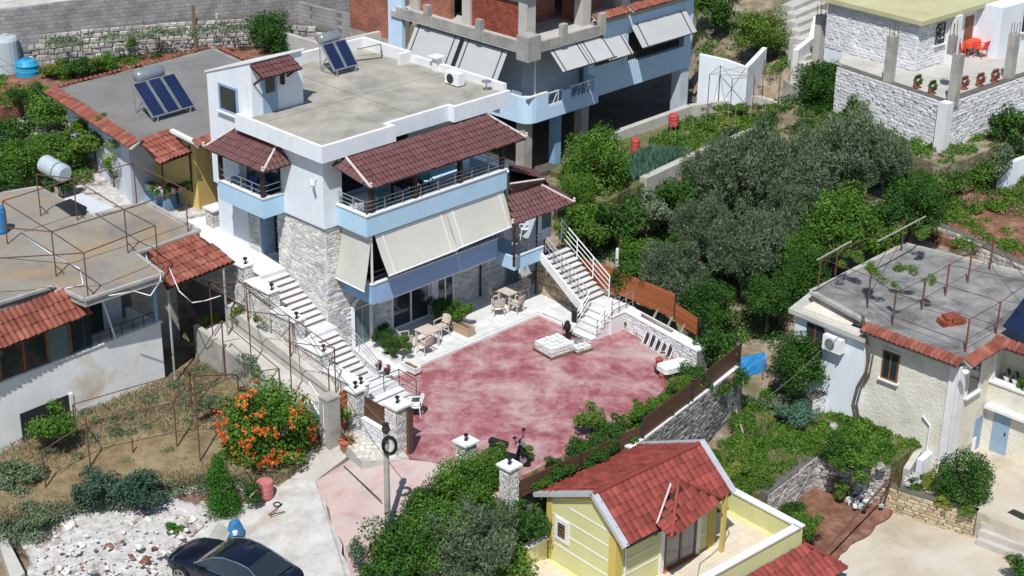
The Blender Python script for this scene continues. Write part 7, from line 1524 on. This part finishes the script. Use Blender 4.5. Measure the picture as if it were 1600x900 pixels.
for (u, v, z0, h) in ((-3.4, 2.8, 1.2, 2.3), (-3.4, .4, .8, 2.3), (-3.4, -2.0, .4, 2.3), (-3.4, -4.2, .0, 2.4), (-2.3, 2.0, 1.8, 1.6), (-2.3, -.6, 1.2, 1.7), (-2.3, -3.2, .6, 1.9)):
    p = W(u, v, z0); MB().tube(p-Vector((0, 0, .3)), p+Vector((0, 0, h)), .025, 6).build('post', M_rust, pg2); T2_.append(p+Vector((0, 0, h-.02)))
for a, b in ((0, 1), (1, 2), (2, 3), (4, 5), (5, 6), (0, 4), (1, 5), (2, 6), (1, 4), (2, 5), (3, 6)): MB().tube(T2_[a], T2_[b], .018, 5).build('beam', M_rust, pg2)
# trellis wires upper right
pg3 = thing('trellis', 'tangle of thin poles and wires in front of the white plastered wall at upper right', 'trellis', P(1150, 150, 3)); tp = []
for (px, py, h) in ((1105, 175, 2.0), (1140, 185, 2.1), (1175, 178, 2.0), (1215, 175, 1.9), (1122, 160, 2.0), (1190, 155, 2.1)):
    p = P(px, py, 2.5); MB().tube(p-Vector((0, 0, .4)), p+Vector((0, 0, h)), .022, 5).build('post', M_rust, pg3); tp.append(p+Vector((0, 0, h)))
for a in range(6):
    for b in range(a+1, 6):
        if R.random() < .75: MB().tube(tp[a], tp[b]+Vector((0, 0, R.uniform(-.3, .1))), .014, 4).build('wire', M_greyw, pg3)
# bean sticks in the vegetable garden
ORD = 'first second third fourth fifth sixth seventh eighth ninth tenth eleventh twelfth thirteenth fourteenth fifteenth sixteenth seventeenth eighteenth'.split()
for k in range(18):
    x, y = 1000+k*11.5+R.uniform(-3, 3), 232-k*3.0+R.uniform(-8, 14); p = P(x, y, 1.95); t_ = MB().tube(p-Vector((0, 0, .2)), p+Vector((R.uniform(-.08, .08), R.uniform(-.08, .08), R.uniform(.8, 1.25))), .016, 5, .012).build('plant_stake', M_greyw); tagm(t_, ORD[k]+' thin wooden stake from the near red barrel, in the vegetable beds', 'stake', 'stakes in the vegetable beds')
# ================================================================ trees and bushes
# olive grove and garden trees behind the fence
OL = [('big grey-green olive tree in the middle of the grove, tallest of them', 1172, 275, 82, 1.0, 2.6, 'olive', 'fine', 1.05), ('olive tree with silvery crown at the top right of the grove', 1330, 232, 72, 2.0, 2.2, 'olivelite', 'fine2', .9),
      ('olive tree below the big one, close behind the orange fence', 1048, 425, 56, .5, 1.6, 'olive', 'fine2', 1.0), ('olive tree at the foot of the big one, right of it', 1165, 385, 62, .6, 2.0, 'olive', 'fine', 1.0),
      ('grey-green olive tree left of the whitewashed wall, upper part of the grove', 1262, 262, 60, 1.6, 1.9, 'olivelite', 'fine', .95)]
for lab, x, y, r, z, h, lf, cr, asp in OL: tree('olive_tree', lab, 'tree', x, y, r, z, h, lf, cr, asp, 'olive trees of the grove')
GT = [('bright leafy citrus tree beside the wing of the villa, under the unfinished building', 925, 250, 62, 1.7, 1.5, 'mid', 'big', 1.0), ('dark leafy tree to the right of the big olive', 1308, 345, 66, 1.2, 2.0, 'mid', 'big2', .9), ('round dark tree at the far right of the grove', 1425, 315, 55, 1.7, 1.6, 'dark', 'big', .95),
      ('yellow-green young tree at the foot of the grove', 1202, 462, 46, .0, 1.3, 'dark', 'big2', .85), ('dark tree next to the lower part of the orange fence', 1115, 545, 42, -.6, 1.2, 'dark', 'mid', 1.1), ('dark leafy citrus tree in front of the white annex', 1250, 562, 56, -1.3, 1.4, 'dark', 'big', .9),
      ('leafy tree close behind the steep white stair', 912, 350, 44, .8, 1.4, 'mid', 'mid2', 1.0), ('mid green tree behind the white post', 968, 345, 46, .8, 1.5, 'dark', 'mid', 1.0), ('small bright tree in the middle of the grove', 1000, 395, 38, .6, 1.1, 'mid', 'mid2', .9), ('dark tree between the vegetable beds and the big olive', 1065, 315, 46, 1.0, 1.5, 'dark', 'mid', .95),
      ('pale green tree below the vegetable beds', 1015, 330, 40, 1.0, 1.3, 'olivelite', 'mid', .9), ('dark tree in the shade behind the annex roof', 1262, 420, 50, .4, 1.5, 'dark', 'big', .8), ('leafy tree above the far corner of the right-hand roof', 1375, 370, 44, 1.0, 1.5, 'mid', 'mid', .8),
      ('bright green tree at the top, right of the unfinished building', 1192, 52, 48, 3.6, 1.6, 'bright', 'big2', .9), ('dark tree at the top edge beside the blue facade', 1118, 12, 44, 4.0, 1.5, 'dark', 'mid', .9), ('dark fruit tree below the upper right steps', 1285, 132, 50, 3.0, 1.5, 'dark', 'big', .85), ('sparse bush with reddish leaves below the whitewashed wall', 1352, 172, 38, 3.4, .7, 'mid', 'loose', .9), ('small bush with dry twigs right below the whitewashed wall', 1408, 197, 28, 3.4, .5, 'bright', 'loose', .8),
      ('thin dark tree at the right edge below the terrace', 1580, 200, 36, 3.0, 1.4, 'dark', 'mid2', 1.3), ('sparse grey tree at the right edge in front of the white wall', 1560, 255, 32, 2.0, 1.3, 'olive', 'loose', 1.2), ('broad fig bush on the garden behind the villa roof', 425, 48, 46, 5.6, 1.0, 'dark', 'big', .8), ('small dark tree beside the upright grey tank', 12, 45, 22, 5.6, 1.0, 'dark', 'mid', 1.2)]
for lab, x, y, r, z, h, lf, cr, asp in GT: tree('garden_tree', lab, 'tree', x, y, r, z, h, lf, cr, asp)
# front bushes
FB = [('big dark bush at the bottom centre, left part of the front thicket', 640, 845, 78, -1.7, 1.2, 'dark', 'big', .85), ('grey-green bush in the middle of the front thicket', 735, 850, 80, -2.0, 1.5, 'olivelite', 'fine', .9), ('bright leafy bush beside the right entrance pillar', 728, 762, 60, -.9, 1.2, 'mid', 'big', 1.0), ('dark bush at the top left of the front thicket', 670, 790, 48, -1.0, 1.0, 'dark', 'big2', .9), ('dark green bush next to the yellow gable wall', 815, 820, 52, -2.3, 1.5, 'dark', 'mid', .95), ('grey-green bush low at the front of the thicket', 700, 890, 60, -2.2, 1.1, 'olive', 'fine2', .8), ('thin twiggy bush at the left rim of the front thicket', 565, 865, 32, -1.3, .6, 'olive', 'loose', .9), ('dark bush at the bottom edge between pole and yellow house', 790, 890, 48, -3.0, 1.4, 'mid', 'mid', .9)]
for lab, x, y, r, z, h, lf, cr, asp in FB: tree('bush', lab, 'bush', x, y, r, z, h, lf, cr, asp, 'bushes of the front thicket')
HB = [('round clipped shrub at the yard end of the planting bed', 922, 655, 30, .05, .55, 'bright', 'mid', .95), ('dark purple-leaved shrub under the round clipped shrub', 905, 700, 26, -.1, .4, 'dark', 'mid2', .8), ('dark trailing shrub against the brown fence, above the yellow roof', 945, 690, 30, 0, .4, 'dark', 'mid', .7), ('low green shrub along the brown fence, middle', 985, 655, 24, .05, .3, 'mid', 'small', .7), ('flowering green shrub near the white cart', 1068, 600, 28, .05, .4, 'bright', 'mid2', .7), ('low shrub between cart and brown fence', 1035, 625, 24, .05, .3, 'mid', 'small2', .7), ('green shrub behind the yellow house ridge', 870, 735, 28, -.1, .4, 'dark', 'mid', .8), ('shrub next to the motorcycle', 825, 705, 15, 0, .3, 'mid', 'small', .9), ('narrow potted bush by the foot of the stair landing', 978, 500, 13, 0, .4, 'mid', 'small', 1.5), ('low shrub along the brown fence, nearer the pillar', 846, 755, 24, -.2, .35, 'mid', 'mid', .7), ('green shrub outside the tall brown fence', 880, 770, 34, -1.5, .8, 'dark', 'mid2', .9), ('leafy shrub in the planting bed, behind the clipped shrub', 955, 668, 26, .05, .4, 'dark', 'mid', .9), ('leafy shrub in the planting bed, half way to the cart', 1010, 642, 24, .05, .4, 'mid', 'mid2', .8), ('leafy dark shrub at the cart end of the planting bed', 1085, 590, 30, .0, .5, 'dark', 'mid', .9), ('spreading dark shrub where the fence meets the yellow roof', 925, 712, 28, -.1, .4, 'dark', 'mid2', .7), ('tall thin shoot in the planting bed', 995, 632, 10, .05, .45, 'bright', 'small2', 1.6)]
for lab, x, y, r, z, h, lf, cr, asp in HB: tree('shrub', lab, 'shrub', x, y, r, z, h, lf, cr, asp, 'shrubs of the yard planting bed', trunk=(r > 20))
# orange trumpet bush
ob = tree('flowering_bush', 'large bush covered with orange trumpet flowers next to the blue gate', 'bush', 415, 662, 82, -.5, 1.3, 'mid', 'big', .9)
bc = P(415, 660, .8); br = 82/pxsize(bc); rng = np.random.default_rng(21); fv = []
hubs = [(rng.uniform(0, 6.28), rng.uniform(-.6, .95)) for _ in range(62)]
for k in range(190):
    th, cz = hubs[k % 62]; th += rng.normal()*.13; cz = min(.97, max(-.7, cz+rng.normal()*.08)); s = math.sqrt(1-cz*cz); d = Vector((s*math.cos(th), s*math.sin(th), cz))
    if d.y > .45: continue
    cl = bc+Vector((d.x, d.y, d.z*.88))*br*rng.uniform(.82, 1.0)
    for i in range(11):
        p = cl+Vector(rng.normal(size=3))*.045; n = (d+Vector(rng.normal(size=3))*.6).normalized(); t_ = n.orthogonal().normalized(); b_ = n.cross(t_); L_ = .042*rng.uniform(.7, 1.3)
        fv.append([p-t_*L_, p+b_*L_, p+t_*L_, p-b_*L_])
o = bpy.data.objects.new('flower', quads_mesh('flower', np.array([[list(v-ob.location) for v in q] for q in fv]), LF['orange'])); COL.objects.link(o); o.parent = ob; o['kind'] = 'stuff'
# left and lower left plants
LP = [('dark broad-leaved fig shrub on the rubble bank, left one', 150, 765, 44, -.9, .8, 'bluish', 'mid', .85), ('dark broad-leaved fig shrub on the rubble bank, right one', 215, 765, 46, -.95, .8, 'bluish', 'mid2', .8), ('small fig tree in the dry garden by the cellar opening', 82, 665, 42, -.1, .9, 'mid', 'mid', .9), ('scrubby weeds at the left edge above the rubble', 30, 745, 46, -.8, .5, 'olive', 'mid2', .7), ('low weeds at the lower left corner', 60, 810, 40, -1.1, .4, 'olive', 'mid', .6), ('green bush at the left edge below the glazed porch', 5, 612, 22, .0, .6, 'bright', 'mid', 1.2), ('climbing plant on the ledge wall by the dry garden', 385, 575, 24, .3, .9, 'olive', 'loose', 1.2), ('grey shrub under the rusty pergola', 318, 632, 22, 0, .5, 'olive', 'loose', 1.0), ('bright creeper at the corner below the right tile roof', 370, 490, 16, 1.2, .6, 'bright', 'small', 1.0), ('sprawling plant under the right tile roof', 330, 505, 20, .8, .5, 'mid', 'loose', .9), ('creeper hanging over the stepped stair wall', 405, 500, 12, 1.6, .5, 'bright', 'loose', 1.3), ('green plant at the foot of the flowering bush', 392, 768, 22, -.9, .4, 'dark', 'small', .9), ('low tuft of green on the white rubble', 270, 826, 20, -1.15, .2, 'cypress', 'small2', .55)]
for lab, x, y, r, z, h, lf, cr, asp in LP: tree('shrub', lab, 'shrub', x, y, r, z, h, lf, cr, asp, trunk=(r > 30))
tree('cypress_shrub', 'upright cone-shaped green cypress shrub behind the dark car', 'shrub', 343, 760, 42, -1.05, .95, 'cypress', 'cone', 1.3)
# grape vines and back garden
VN = [('dense grape vine at the left edge beside the pale tank', 30, 250, 44, 3.9, 1.2, 'mid', 'big', .8), ('grape vine climbing past the ochre wall', 150, 215, 40, 4.0, 1.6, 'bright', 'mid', .7), ('yellow-green vine along the orange tile edge, lower part', 190, 235, 26, 4.0, 1.9, 'lime', 'loose', .7), ('vine clump at the tile edge near the blue water tank', 75, 172, 34, 4.3, 1.1, 'mid', 'mid2', .7), ('leafy vine in the left yard below the tile edge', 110, 235, 36, 4.0, 1.0, 'mid', 'mid', .7), ('dark vine mass at the left edge above the stained roof', 20, 210, 38, 4.1, 1.0, 'dark', 'mid', .8), ('vine behind the pale lying tank', 95, 285, 30, 3.8, .9, 'dark', 'mid2', .6), ('vine shoots on top of the orange tile edge', 165, 188, 18, 5.6, 1.2, 'mid', 'loose', .6), ('bright hedge in the upper left garden, beside the blue tank', 85, 110, 24, 5.2, .5, 'bright', 'mid', .8), ('dark green bushes in the upper left garden, left', 125, 105, 28, 5.3, .6, 'dark', 'mid2', .7), ('dark green bushes in the upper left garden, right', 165, 98, 26, 5.3, .6, 'mid', 'mid', .7), ('thin bush by the long stone wall', 178, 50, 18, 5.6, .8, 'olive', 'loose', 1.2), ('bush growing on the long stone wall', 200, 65, 20, 5.6, .6, 'mid', 'loose', .9), ('small bush on the back edge of the grey roof', 218, 108, 12, 6.5, .3, 'dark', 'small', .7), ('green weeds growing by the grey roof corner', 60, 140, 22, 5.0, .5, 'bright', 'small2', .7)]
for lab, x, y, r, z, h, lf, cr, asp in VN: tree('vine' if 'vine' in lab else 'shrub', lab, 'vine' if 'vine' in lab else 'shrub', x, y, r*(1.2 if 'vine' in lab else 1), z, h, lf, cr, asp, trunk=(r > 30))
# lower right gardens
RG = [('large round dark clipped shrub on the honey stone wall', 1506, 752, 52, -2.6, .8, 'dark', 'dense', 1.05), ('yellow-green globe shrub beside the white flowers', 1452, 752, 15, -2.4, .3, 'lime', 'dense', 1.1), ('blue-green spiky bush in the lower garden', 1240, 648, 36, -1.9, .35, 'onion', 'mid', .6), ('leafy vine bush at the corner of the lower garden', 1335, 725, 40, -2.0, .5, 'mid', 'mid2', .7), ('dark leafy bush over the dry stone wall', 1312, 705, 36, -2.0, .45, 'dark', 'mid', .7), ('low trailing greens on the honey stone wall', 1475, 785, 18, -2.5, .15, 'lime', 'small', .6), ('trailing greens at the right end of the honey stone wall', 1512, 797, 18, -2.5, .15, 'bright', 'small2', .5), ('dark green bush cut by the bottom right corner', 1600, 890, 34, -3.4, .6, 'dark', 'mid', .8), ('bush behind the terrace corner of the yellow house', 1262, 820, 26, -3.2, .8, 'mid', 'mid', 1.1), ('bushes at the foot of the yellow parapet', 1240, 800, 24, -3.2, .9, 'dark', 'mid2', 1.0), ('green bush beside the yellow house gable', 1180, 740, 26, -2.1, .35, 'bright', 'mid', .7), ('yellow flowering weeds in the lower garden, left part', 1150, 745, 30, -2.3, .35, 'lime', 'loose', .7), ('green shoots on the soil plot wall', 1318, 765, 18, -3.3, .5, 'bright', 'small', .8), ('plant sitting on the porch sill at the right edge', 1598, 600, 14, .35, .25, 'mid', 'small', 1.0)]
for lab, x, y, r, z, h, lf, cr, asp in RG: tree('shrub', lab, 'shrub', x, y, r, z, h, lf, cr, asp, trunk=(r > 30))
fl_ = tree('flowering_shrub', 'white flowering shrub next to the yellow-green globe shrub', 'shrub', 1428, 750, 20, -2.5, .3, 'dark', 'small', .8, trunk=False); o = bpy.data.objects.new('flower', CROWNS['small2']); COL.objects.link(o); o.parent = fl_; o.location = (0, -.1, .42); o.scale = (.45, .45, .36); o.material_slots[0].link = 'OBJECT'; o.material_slots[0].material = LF['white']
for k, (px, py, lf, lab) in enumerate(((1505, 135, 'red', 'reddish potted plant at the terrace edge, left of the corner column'), (1530, 130, 'red', 'reddish potted plant row right of the corner column, first'), (1553, 124, 'red', 'reddish potted plant row right of the corner column, second'), (1432, 133, 'dark', 'dark potted plant on the terrace, middle of the left edge'), (1455, 142, 'dark', 'dark potted plant on the terrace, near the corner column'))):
    c = P(px, py+4, 5.93); t = thing('potted_plant', lab, 'plant', c, 'potted plants on the upper right terrace'); MB().lathe(c, [(.12, 0), (.17, .22), (.18, .25)], 10).build('pot', M_terra, t); o = bpy.data.objects.new('foliage', CROWNS['small']); COL.objects.link(o); o.parent = t; o.location = (0, 0, .42); o.scale = (.28, .28, .3); o.material_slots[0].link = 'OBJECT'; o.material_slots[0].material = LF[lf]
# vines over the right-hand pergola
for (px, py, r, lab) in ((1415, 420, 22, 'vine leaves at the back of the right-hand roof frame'), (1370, 425, 26, 'vine leaves on the left part of the right-hand roof frame'), (1402, 448, 14, 'small vine clump above the middle of the right-hand roof'), (1452, 438, 16, 'vine clump on the right-hand roof frame near the far posts'), (1330, 405, 24, 'bright vine leaves over the annex roof corner'), (1440, 365, 20, 'vine shoots climbing above the far corner of the right-hand roof')):
    tree('vine', lab, 'vine', px, py, r, 2.3, 1.25, 'bright', 'loose', .7, 'vines on the right-hand roof frame', trunk=False)
# ================================================================ ground cover
def thicket(name, label, poly_px, zf, K, rr, n, leaf, size=.13, flat=.55, seed=0, cat='ground cover'):
    """many low clumps that read as one mass: one object"""
    rng = np.random.default_rng(100+seed); poly = [XY(x, y, z) for x, y, z in poly_px]; pa = np.array(poly); lo, hi = pa.min(0), pa.max(0); c = []
    while len(c) < K:
        q = rng.uniform(lo, hi, (K, 2)); c += [tuple(v) for v in q[inpoly(q, poly)]]
    c = np.array(c[:K]); r = rng.uniform(rr[0], rr[1], K); idx = rng.choice(K, n, p=r**2/(r**2).sum())
    d = rng.normal(size=(n, 3)); d /= np.linalg.norm(d, axis=1, keepdims=True); d[:, 2] = np.abs(d[:, 2])*.9+.05
    k = rng.uniform(.35, 1, n)**.5; z0 = np.array([zf(x, y) for x, y in c])
    pos = np.stack([c[idx, 0]+d[:, 0]*r[idx]*k, c[idx, 1]+d[:, 1]*r[idx]*k, z0[idx]+d[:, 2]*r[idx]*k*flat+.02], 1)
    nrm = d*.7+rng.normal(size=(n, 3))*.6; nrm /= np.linalg.norm(nrm, axis=1, keepdims=True); t = np.cross(nrm, rng.normal(size=(n, 3))); t /= np.linalg.norm(t, axis=1, keepdims=True); b = np.cross(nrm, t)
    L = size*rng.uniform(.6, 1.4, n)[:, None]; w = L*.5
    v = np.stack([pos-t*L*.5, pos+b*w*.5, pos+t*L*.5, pos-b*w*.5], 1)
    o = bpy.data.objects.new(name, quads_mesh(name, v, LF[leaf])); COL.objects.link(o); o['kind'] = 'stuff'; o['label'] = label; o['category'] = cat; return o
hzz = lambda x, y: hz(x, y)-.1
for lab, x, y, r, z, h, lf, cr, asp in [('silvery olive crown between the big olive and the vegetable beds', 1110, 270, 50, 1.4, 1.8, 'olivelite', 'fine', .95), ('olive crown in the centre of the grove, left of the biggest', 1100, 350, 52, .9, 1.8, 'olive', 'fine2', 1.0), ('olive crown right of the biggest, under the silvery one', 1240, 335, 56, 1.2, 1.9, 'olive', 'fine2', 1.0), ('silvery olive near the corner of the whitewashed wall', 1385, 245, 46, 2.3, 1.6, 'olivelite', 'fine', .9)]: tree('olive_tree', lab, 'tree', x, y, r, z, h, lf, cr, asp, 'olive trees of the grove')
for lab, x, y, r, z, h, lf, cr, asp in [('green tree filling the gap behind the small wing roof', 895, 300, 40, 1.2, 1.3, 'mid', 'big', .9), ('dark tree low in the grove behind the white post', 985, 430, 40, .5, 1.1, 'dark', 'mid', .9), ('dark tree low in the grove above the short fence', 1105, 470, 44, .2, 1.2, 'dark', 'big', .9), ('dark tree at the right foot of the big olive', 1245, 395, 48, .6, 1.5, 'mid', 'big2', .9), ('dark tree in the shadow left of the annex roof', 1215, 430, 40, .1, 1.2, 'dark', 'mid2', .9), ('dark round tree at the right side of the grove, lower', 1390, 335, 44, 1.3, 1.5, 'dark', 'mid', .9)]: tree('garden_tree', lab, 'tree', x, y, r, z, h, lf, cr, asp)
for lab, x, y, r, z, h, lf, cr, asp in [('big leafy bush filling the centre of the front thicket', 680, 835, 66, -1.4, 1.3, 'mid', 'big', .9), ('bright bush at the top of the front thicket, nearest the stone pillar', 762, 735, 40, -.7, 1.2, 'mid', 'big2', 1.1), ('dark bush low between the front thicket and the yellow wall', 770, 820, 52, -2.0, 1.4, 'dark', 'big', .9), ('dark bush at the bottom left of the front thicket', 605, 885, 50, -1.6, .8, 'dark', 'mid', .9)]: tree('bush', lab, 'bush', x, y, r, z, h, lf, cr, asp, 'bushes of the front thicket')
for lab, x, y, r, z, h, lf, cr, asp in [('vine mass at the left edge, lowest one above the roof frame', 0, 285, 36, 3.8, 1.2, 'dark', 'mid', .8), ('bright vine along the tile edge, middle part', 125, 200, 26, 4.1, 1.7, 'bright', 'mid2', .6), ('vine over the stony yard, centre', 65, 225, 34, 4.0, 1.1, 'mid', 'big', .7), ('vine by the ochre wall, lower one', 175, 262, 20, 3.9, .9, 'mid', 'loose', .9), ('dark vine below the blue tank', 40, 150, 30, 4.8, .8, 'dark', 'mid', .7)]: tree('vine', lab, 'vine', x, y, r, z, h, lf, cr, asp)
wall_px('stone_wall', 'broken low white stone wall crossing the brown bank at the right edge', [(1425, 352), (1500, 385), (1610, 440)], [1.2, 1.0, .8], [1.7, 1.5, 1.3], .4, None, 'rub', .17, (.2, .5), .08)
wall_px('white_wall', 'white painted garden wall at the right edge behind the sparse grey tree', [(1562, 300), (1640, 275)], [2.0, 2.0], [3.3, 3.4], .25, M_white)
G = [(870, 315, 1.2), (1000, 300, 1.3), (1240, 200, 1.9), (1420, 240, 2.4), (1470, 320, 1.6), (1400, 370, 1.1), (1230, 470, 0), (1190, 520, -.5), (1090, 510, .1), (950, 430, .5), (890, 380, .8)]
thicket('undergrowth', 'dark green undergrowth filling the olive grove', G, hzz, 330, (.35, .9), 60000, 'dark', .13, .8, 1)
thicket('undergrowth', 'lighter green weeds scattered through the olive grove', G, hzz, 200, (.25, .6), 22000, 'mid', .11, .8, 2)
G2 = [(1420, 250, 2.4), (1600, 240, 2.4), (1640, 420, .8), (1500, 400, .8), (1440, 350, 1.3)]
thicket('weeds', 'dry brown brush on the bank at the right edge', G2, lambda x, y: max(hzz(x, y), 1.25), 90, (.2, .5), 9000, 'dry', .12, .5, 3); thicket('weeds', 'green weeds on the bank at the right edge', G2, lambda x, y: max(hzz(x, y), 1.25), 130, (.2, .6), 20000, 'mid', .11, .7, 4)
G3 = [(1280, 150, 3.3), (1480, 232, 2.8), (1600, 200, 2.8), (1640, 240, 2.5), (1420, 250, 2.4), (1250, 190, 2.2)]
G3 = [(1300, 155, 3.5), (1475, 215, 3.5), (1600, 176, 3.5), (1690, 205, 3.5), (1605, 212, 3.5), (1480, 262, 3.5), (1305, 196, 3.5)]
thicket('weeds', 'weeds and low scrub under the whitewashed terrace wall', G3, lambda x, y: 3.55, 110, (.2, .55), 17000, 'mid', .11, .8, 5)
G4 = [(1080, 0, 4.5), (1260, 0, 4.8), (1270, 80, 4), (1220, 130, 3.2), (1100, 110, 3.2)]
thicket('weeds', 'green scrub on the slope at the top right of the unfinished building', G4, hzz, 90, (.3, .7), 14000, 'mid', .12, .8, 6)
thicket('scrub', 'bushy green scrub on the slope below the whitewashed terrace wall', [(1610, 205, 3.3), (1480, 255, 3.3), (1300, 190, 3.3), (1285, 225, 2.6), (1440, 300, 2.4), (1480, 305, 2.4), (1630, 250, 2.5)], lambda x, y: 2.55, 70, (.4, .95), 22000, 'mid', .12, 1.05, 23)
thicket('scrub', 'darker scrub on the slope below the whitewashed terrace wall', [(1610, 205, 3.3), (1480, 255, 3.3), (1300, 190, 3.3), (1285, 225, 2.6), (1480, 300, 2.4), (1630, 245, 2.5)], lambda x, y: 2.5, 50, (.35, .85), 14000, 'dark', .12, 1.05, 24)
vz = lambda x, y: 1.9
VG = [(960, 245, 1.9), (1075, 190, 1.9), (1190, 172, 1.9), (1225, 190, 1.9), (1010, 282, 1.9), (940, 300, 1.9)]
thicket('vegetable_rows', 'leafy green vegetable rows in the upper garden', [(1000, 225, 1.9), (1080, 190, 1.9), (1195, 175, 1.9), (1215, 192, 1.9), (1080, 240, 1.9)], vz, 120, (.2, .42), 16000, 'mid', .11, 1.1, 7, 'vegetables')
tufts('onion_rows', 'blue-green onion leaves in the upper garden beds', 'vegetables', [XY(*p, 1.9) for p in ((955, 262), (1010, 235), (1075, 240), (1010, 280), (965, 290))], 5200, .42, 'onion', .6, .018, 1.9, 1)
tree('shrub', 'yellow-green bush in the middle of the upper vegetable beds', 'shrub', 1135, 197, 20, 1.9, .5, 'lime', 'mid', 1.1)
fz = lambda x, y: -2.0
FG = [(1190, 640, -2), (1290, 648, -2), (1375, 645, -1.9), (1440, 692, -2), (1395, 728, -2), (1265, 718, -2), (1200, 762, -2), (1125, 790, -2.1), (1110, 720, -2.1)]
thicket('vegetable_rows', 'dense green vegetables in the lower garden behind the yellow house', [(1290, 650, -2), (1375, 650, -1.9), (1440, 692, -2), (1395, 726, -2), (1280, 712, -2)], fz, 85, (.2, .48), 17000, 'mid', .12, .8, 8, 'vegetables')
thicket('weeds', 'bright green weeds in the left half of the lower garden', [(1125, 790, -2.1), (1110, 715, -2.1), (1195, 660, -2), (1290, 690, -2), (1200, 762, -2)], fz, 80, (.15, .4), 12000, 'mid', .10, .7, 9); tufts('grass', 'tall grass blades in the lower garden', 'grass', [XY(x, y, z) for x, y, z in FG], 4000, .3, 'bright', .7, .014, -2.0, 2)
dz = lambda x, y: min(.12, max(-.6, hz(x, y)+.35))
_ga = np.array(z_gard); _gz = np.array([.15, .15, .12, .1, .1, -.05, -.3, -.5, -.5, -.52, -.6, -.6])
def gz(x, y):
    w = 1/((_ga[:, 0]-x)**2+(_ga[:, 1]-y)**2+.1)**1.5; return float((w*_gz).sum()/w.sum())
GD = [XY(*p, -.1) for p in ((0, 650), (130, 640), (262, 598), (325, 560), (420, 630), (490, 700), (430, 735), (330, 735), (215, 755), (80, 785), (-20, 800))]
tufts('dry_grass', 'dry straw-coloured grass over the left garden', 'grass', GD, 16000, .16, 'dry', 1.2, .014, -.03, 3, gz); tufts('grass', 'sparse green grass in the left garden', 'grass', GD, 11000, .17, 'olivelite', 1.0, .014, -.03, 4, gz)
thicket('weeds', 'low patches of green weeds in the dry garden', [(20, 660, 0), (260, 605, 0), (330, 570, 0), (420, 640, -.1), (330, 720, -.4), (80, 770, -.5)], gz, 55, (.12, .4), 6500, 'olive', .08, .45, 21)
thicket('weeds', 'patches of green weeds on the wall between dry garden and rubble', [(60, 795, -.7), (200, 760, -.6), (335, 735, -.5), (480, 720, -.4), (400, 755, -.8), (230, 790, -.8), (90, 815, -.9)], lambda x, y: -.75, 70, (.15, .4), 8000, 'olive', .09, .8, 10)
thicket('weeds', 'green weeds at the left edge, lower corner', [(-20, 690, -.5), (70, 700, -.5), (110, 790, -1), (60, 860, -1.2), (-20, 850, -1.2)], lambda x, y: -1.1, 60, (.2, .5), 8000, 'olivelite', .10, .9, 11)
thicket('weeds', 'green growth below the water tanks at the left edge', [(-20, 115, 5.2), (70, 130, 5.0), (60, 165, 4.8), (-20, 185, 4.6)], lambda x, y: 5.0, 40, (.25, .55), 9000, 'mid', .11, .9, 22)
bz = lambda x, y: 5.3
thicket('weeds', 'weeds in the upper left back garden', [(80, 100, 5.3), (330, 62, 5.5), (320, 75, 5.5), (100, 132, 5.2)], bz, 80, (.2, .5), 9000, 'mid', .11, .9, 12); thicket('weeds', 'weeds growing on top of the long rough stone wall', [(60, 62, 6.9), (420, 32, 6.9), (420, 42, 6.9), (60, 74, 6.9)], lambda x, y: 6.75, 60, (.15, .4), 6000, 'olivelite', .10, .9, 13)
thicket('weeds', 'creepers and weeds in the stony yard left of the ochre house', [(0, 180, 4.3), (80, 175, 4.3), (200, 245, 3.9), (120, 300, 3.8), (0, 290, 4.0)], lambda x, y: 4.1, 70, (.2, .6), 14000, 'mid', .11, .9, 14)
thicket('planting', 'low mixed planting along the brown yard fence', [(1100, 592, .05), (1060, 600, .05), (930, 690, .05), (815, 755, .05), (820, 770, .05), (1000, 685, .05), (1130, 590, .05)], lambda x, y: .04, 70, (.12, .32), 12000, 'dark', .09, 1.0, 15, 'plants')
thicket('weeds', 'weeds at the foot of the tall grey retaining wall', [(1010, 700, -2), (1130, 690, -2), (1150, 650, -1.9), (1160, 600, -1.2), (1210, 600, -1.2), (1190, 640, -2), (1110, 720, -2.1)], lambda x, y: hz(x, y), 50, (.15, .45), 7000, 'mid', .10, .7, 16)
thicket('creeper', 'dark creeper hanging on the upper part of the tall retaining wall', [(1115, 600, 0), (1150, 572, 0), (1160, 580, 0), (1120, 612, 0)], lambda x, y: -.4, 12, (.2, .5), 2500, 'dark', .09, 1.2, 17)
thicket('weeds', 'front undergrowth below the bushes at the bottom centre', [(560, 890, -1.5), (640, 800, -1), (800, 780, -1), (850, 860, -3), (700, 930, -2.4)], lambda x, y: hz(x, y)+.1, 90, (.25, .6), 14000, 'dark', .12, .9, 18)
thicket('weeds', 'weeds around the white plastered wall and trellis', [(1090, 165, 2.6), (1200, 150, 3), (1240, 180, 2.2), (1180, 172, 2.2)], lambda x, y: 2.3, 24, (.15, .4), 3500, 'bright', .1, .9, 19)
thicket('weeds', 'weeds and rubble growth beside the blue tarp', [(1150, 610, -1.3), (1230, 590, -1.2), (1300, 640, -1.8), (1210, 640, -1.9)], lambda x, y: hz(x, y), 30, (.12, .35), 4000, 'olivelite', .09, .8, 20)
# overhead wires
ww = [('thin grey wire crossing the upper left corner over the garden', [P(-20, 105, 8.5), P(120, 85, 8.3), P(300, 55, 8.3)]), ('thin wire slanting from the left edge to the tile edge', [P(-10, 85, 8), P(140, 165, 7.0)]), ('white wire running down beside the blue water tank', [P(-5, 100, 7), P(50, 130, 6.2), P(85, 165, 6.9)]), ('thin wire from the annex to the leafy citrus tree', [P(1200, 620, .2), P(1280, 550, 1.0), P(1320, 515, 1.7)])]
for lab, pts in ww: cable('wire', lab, pts, .012, .1, 6)
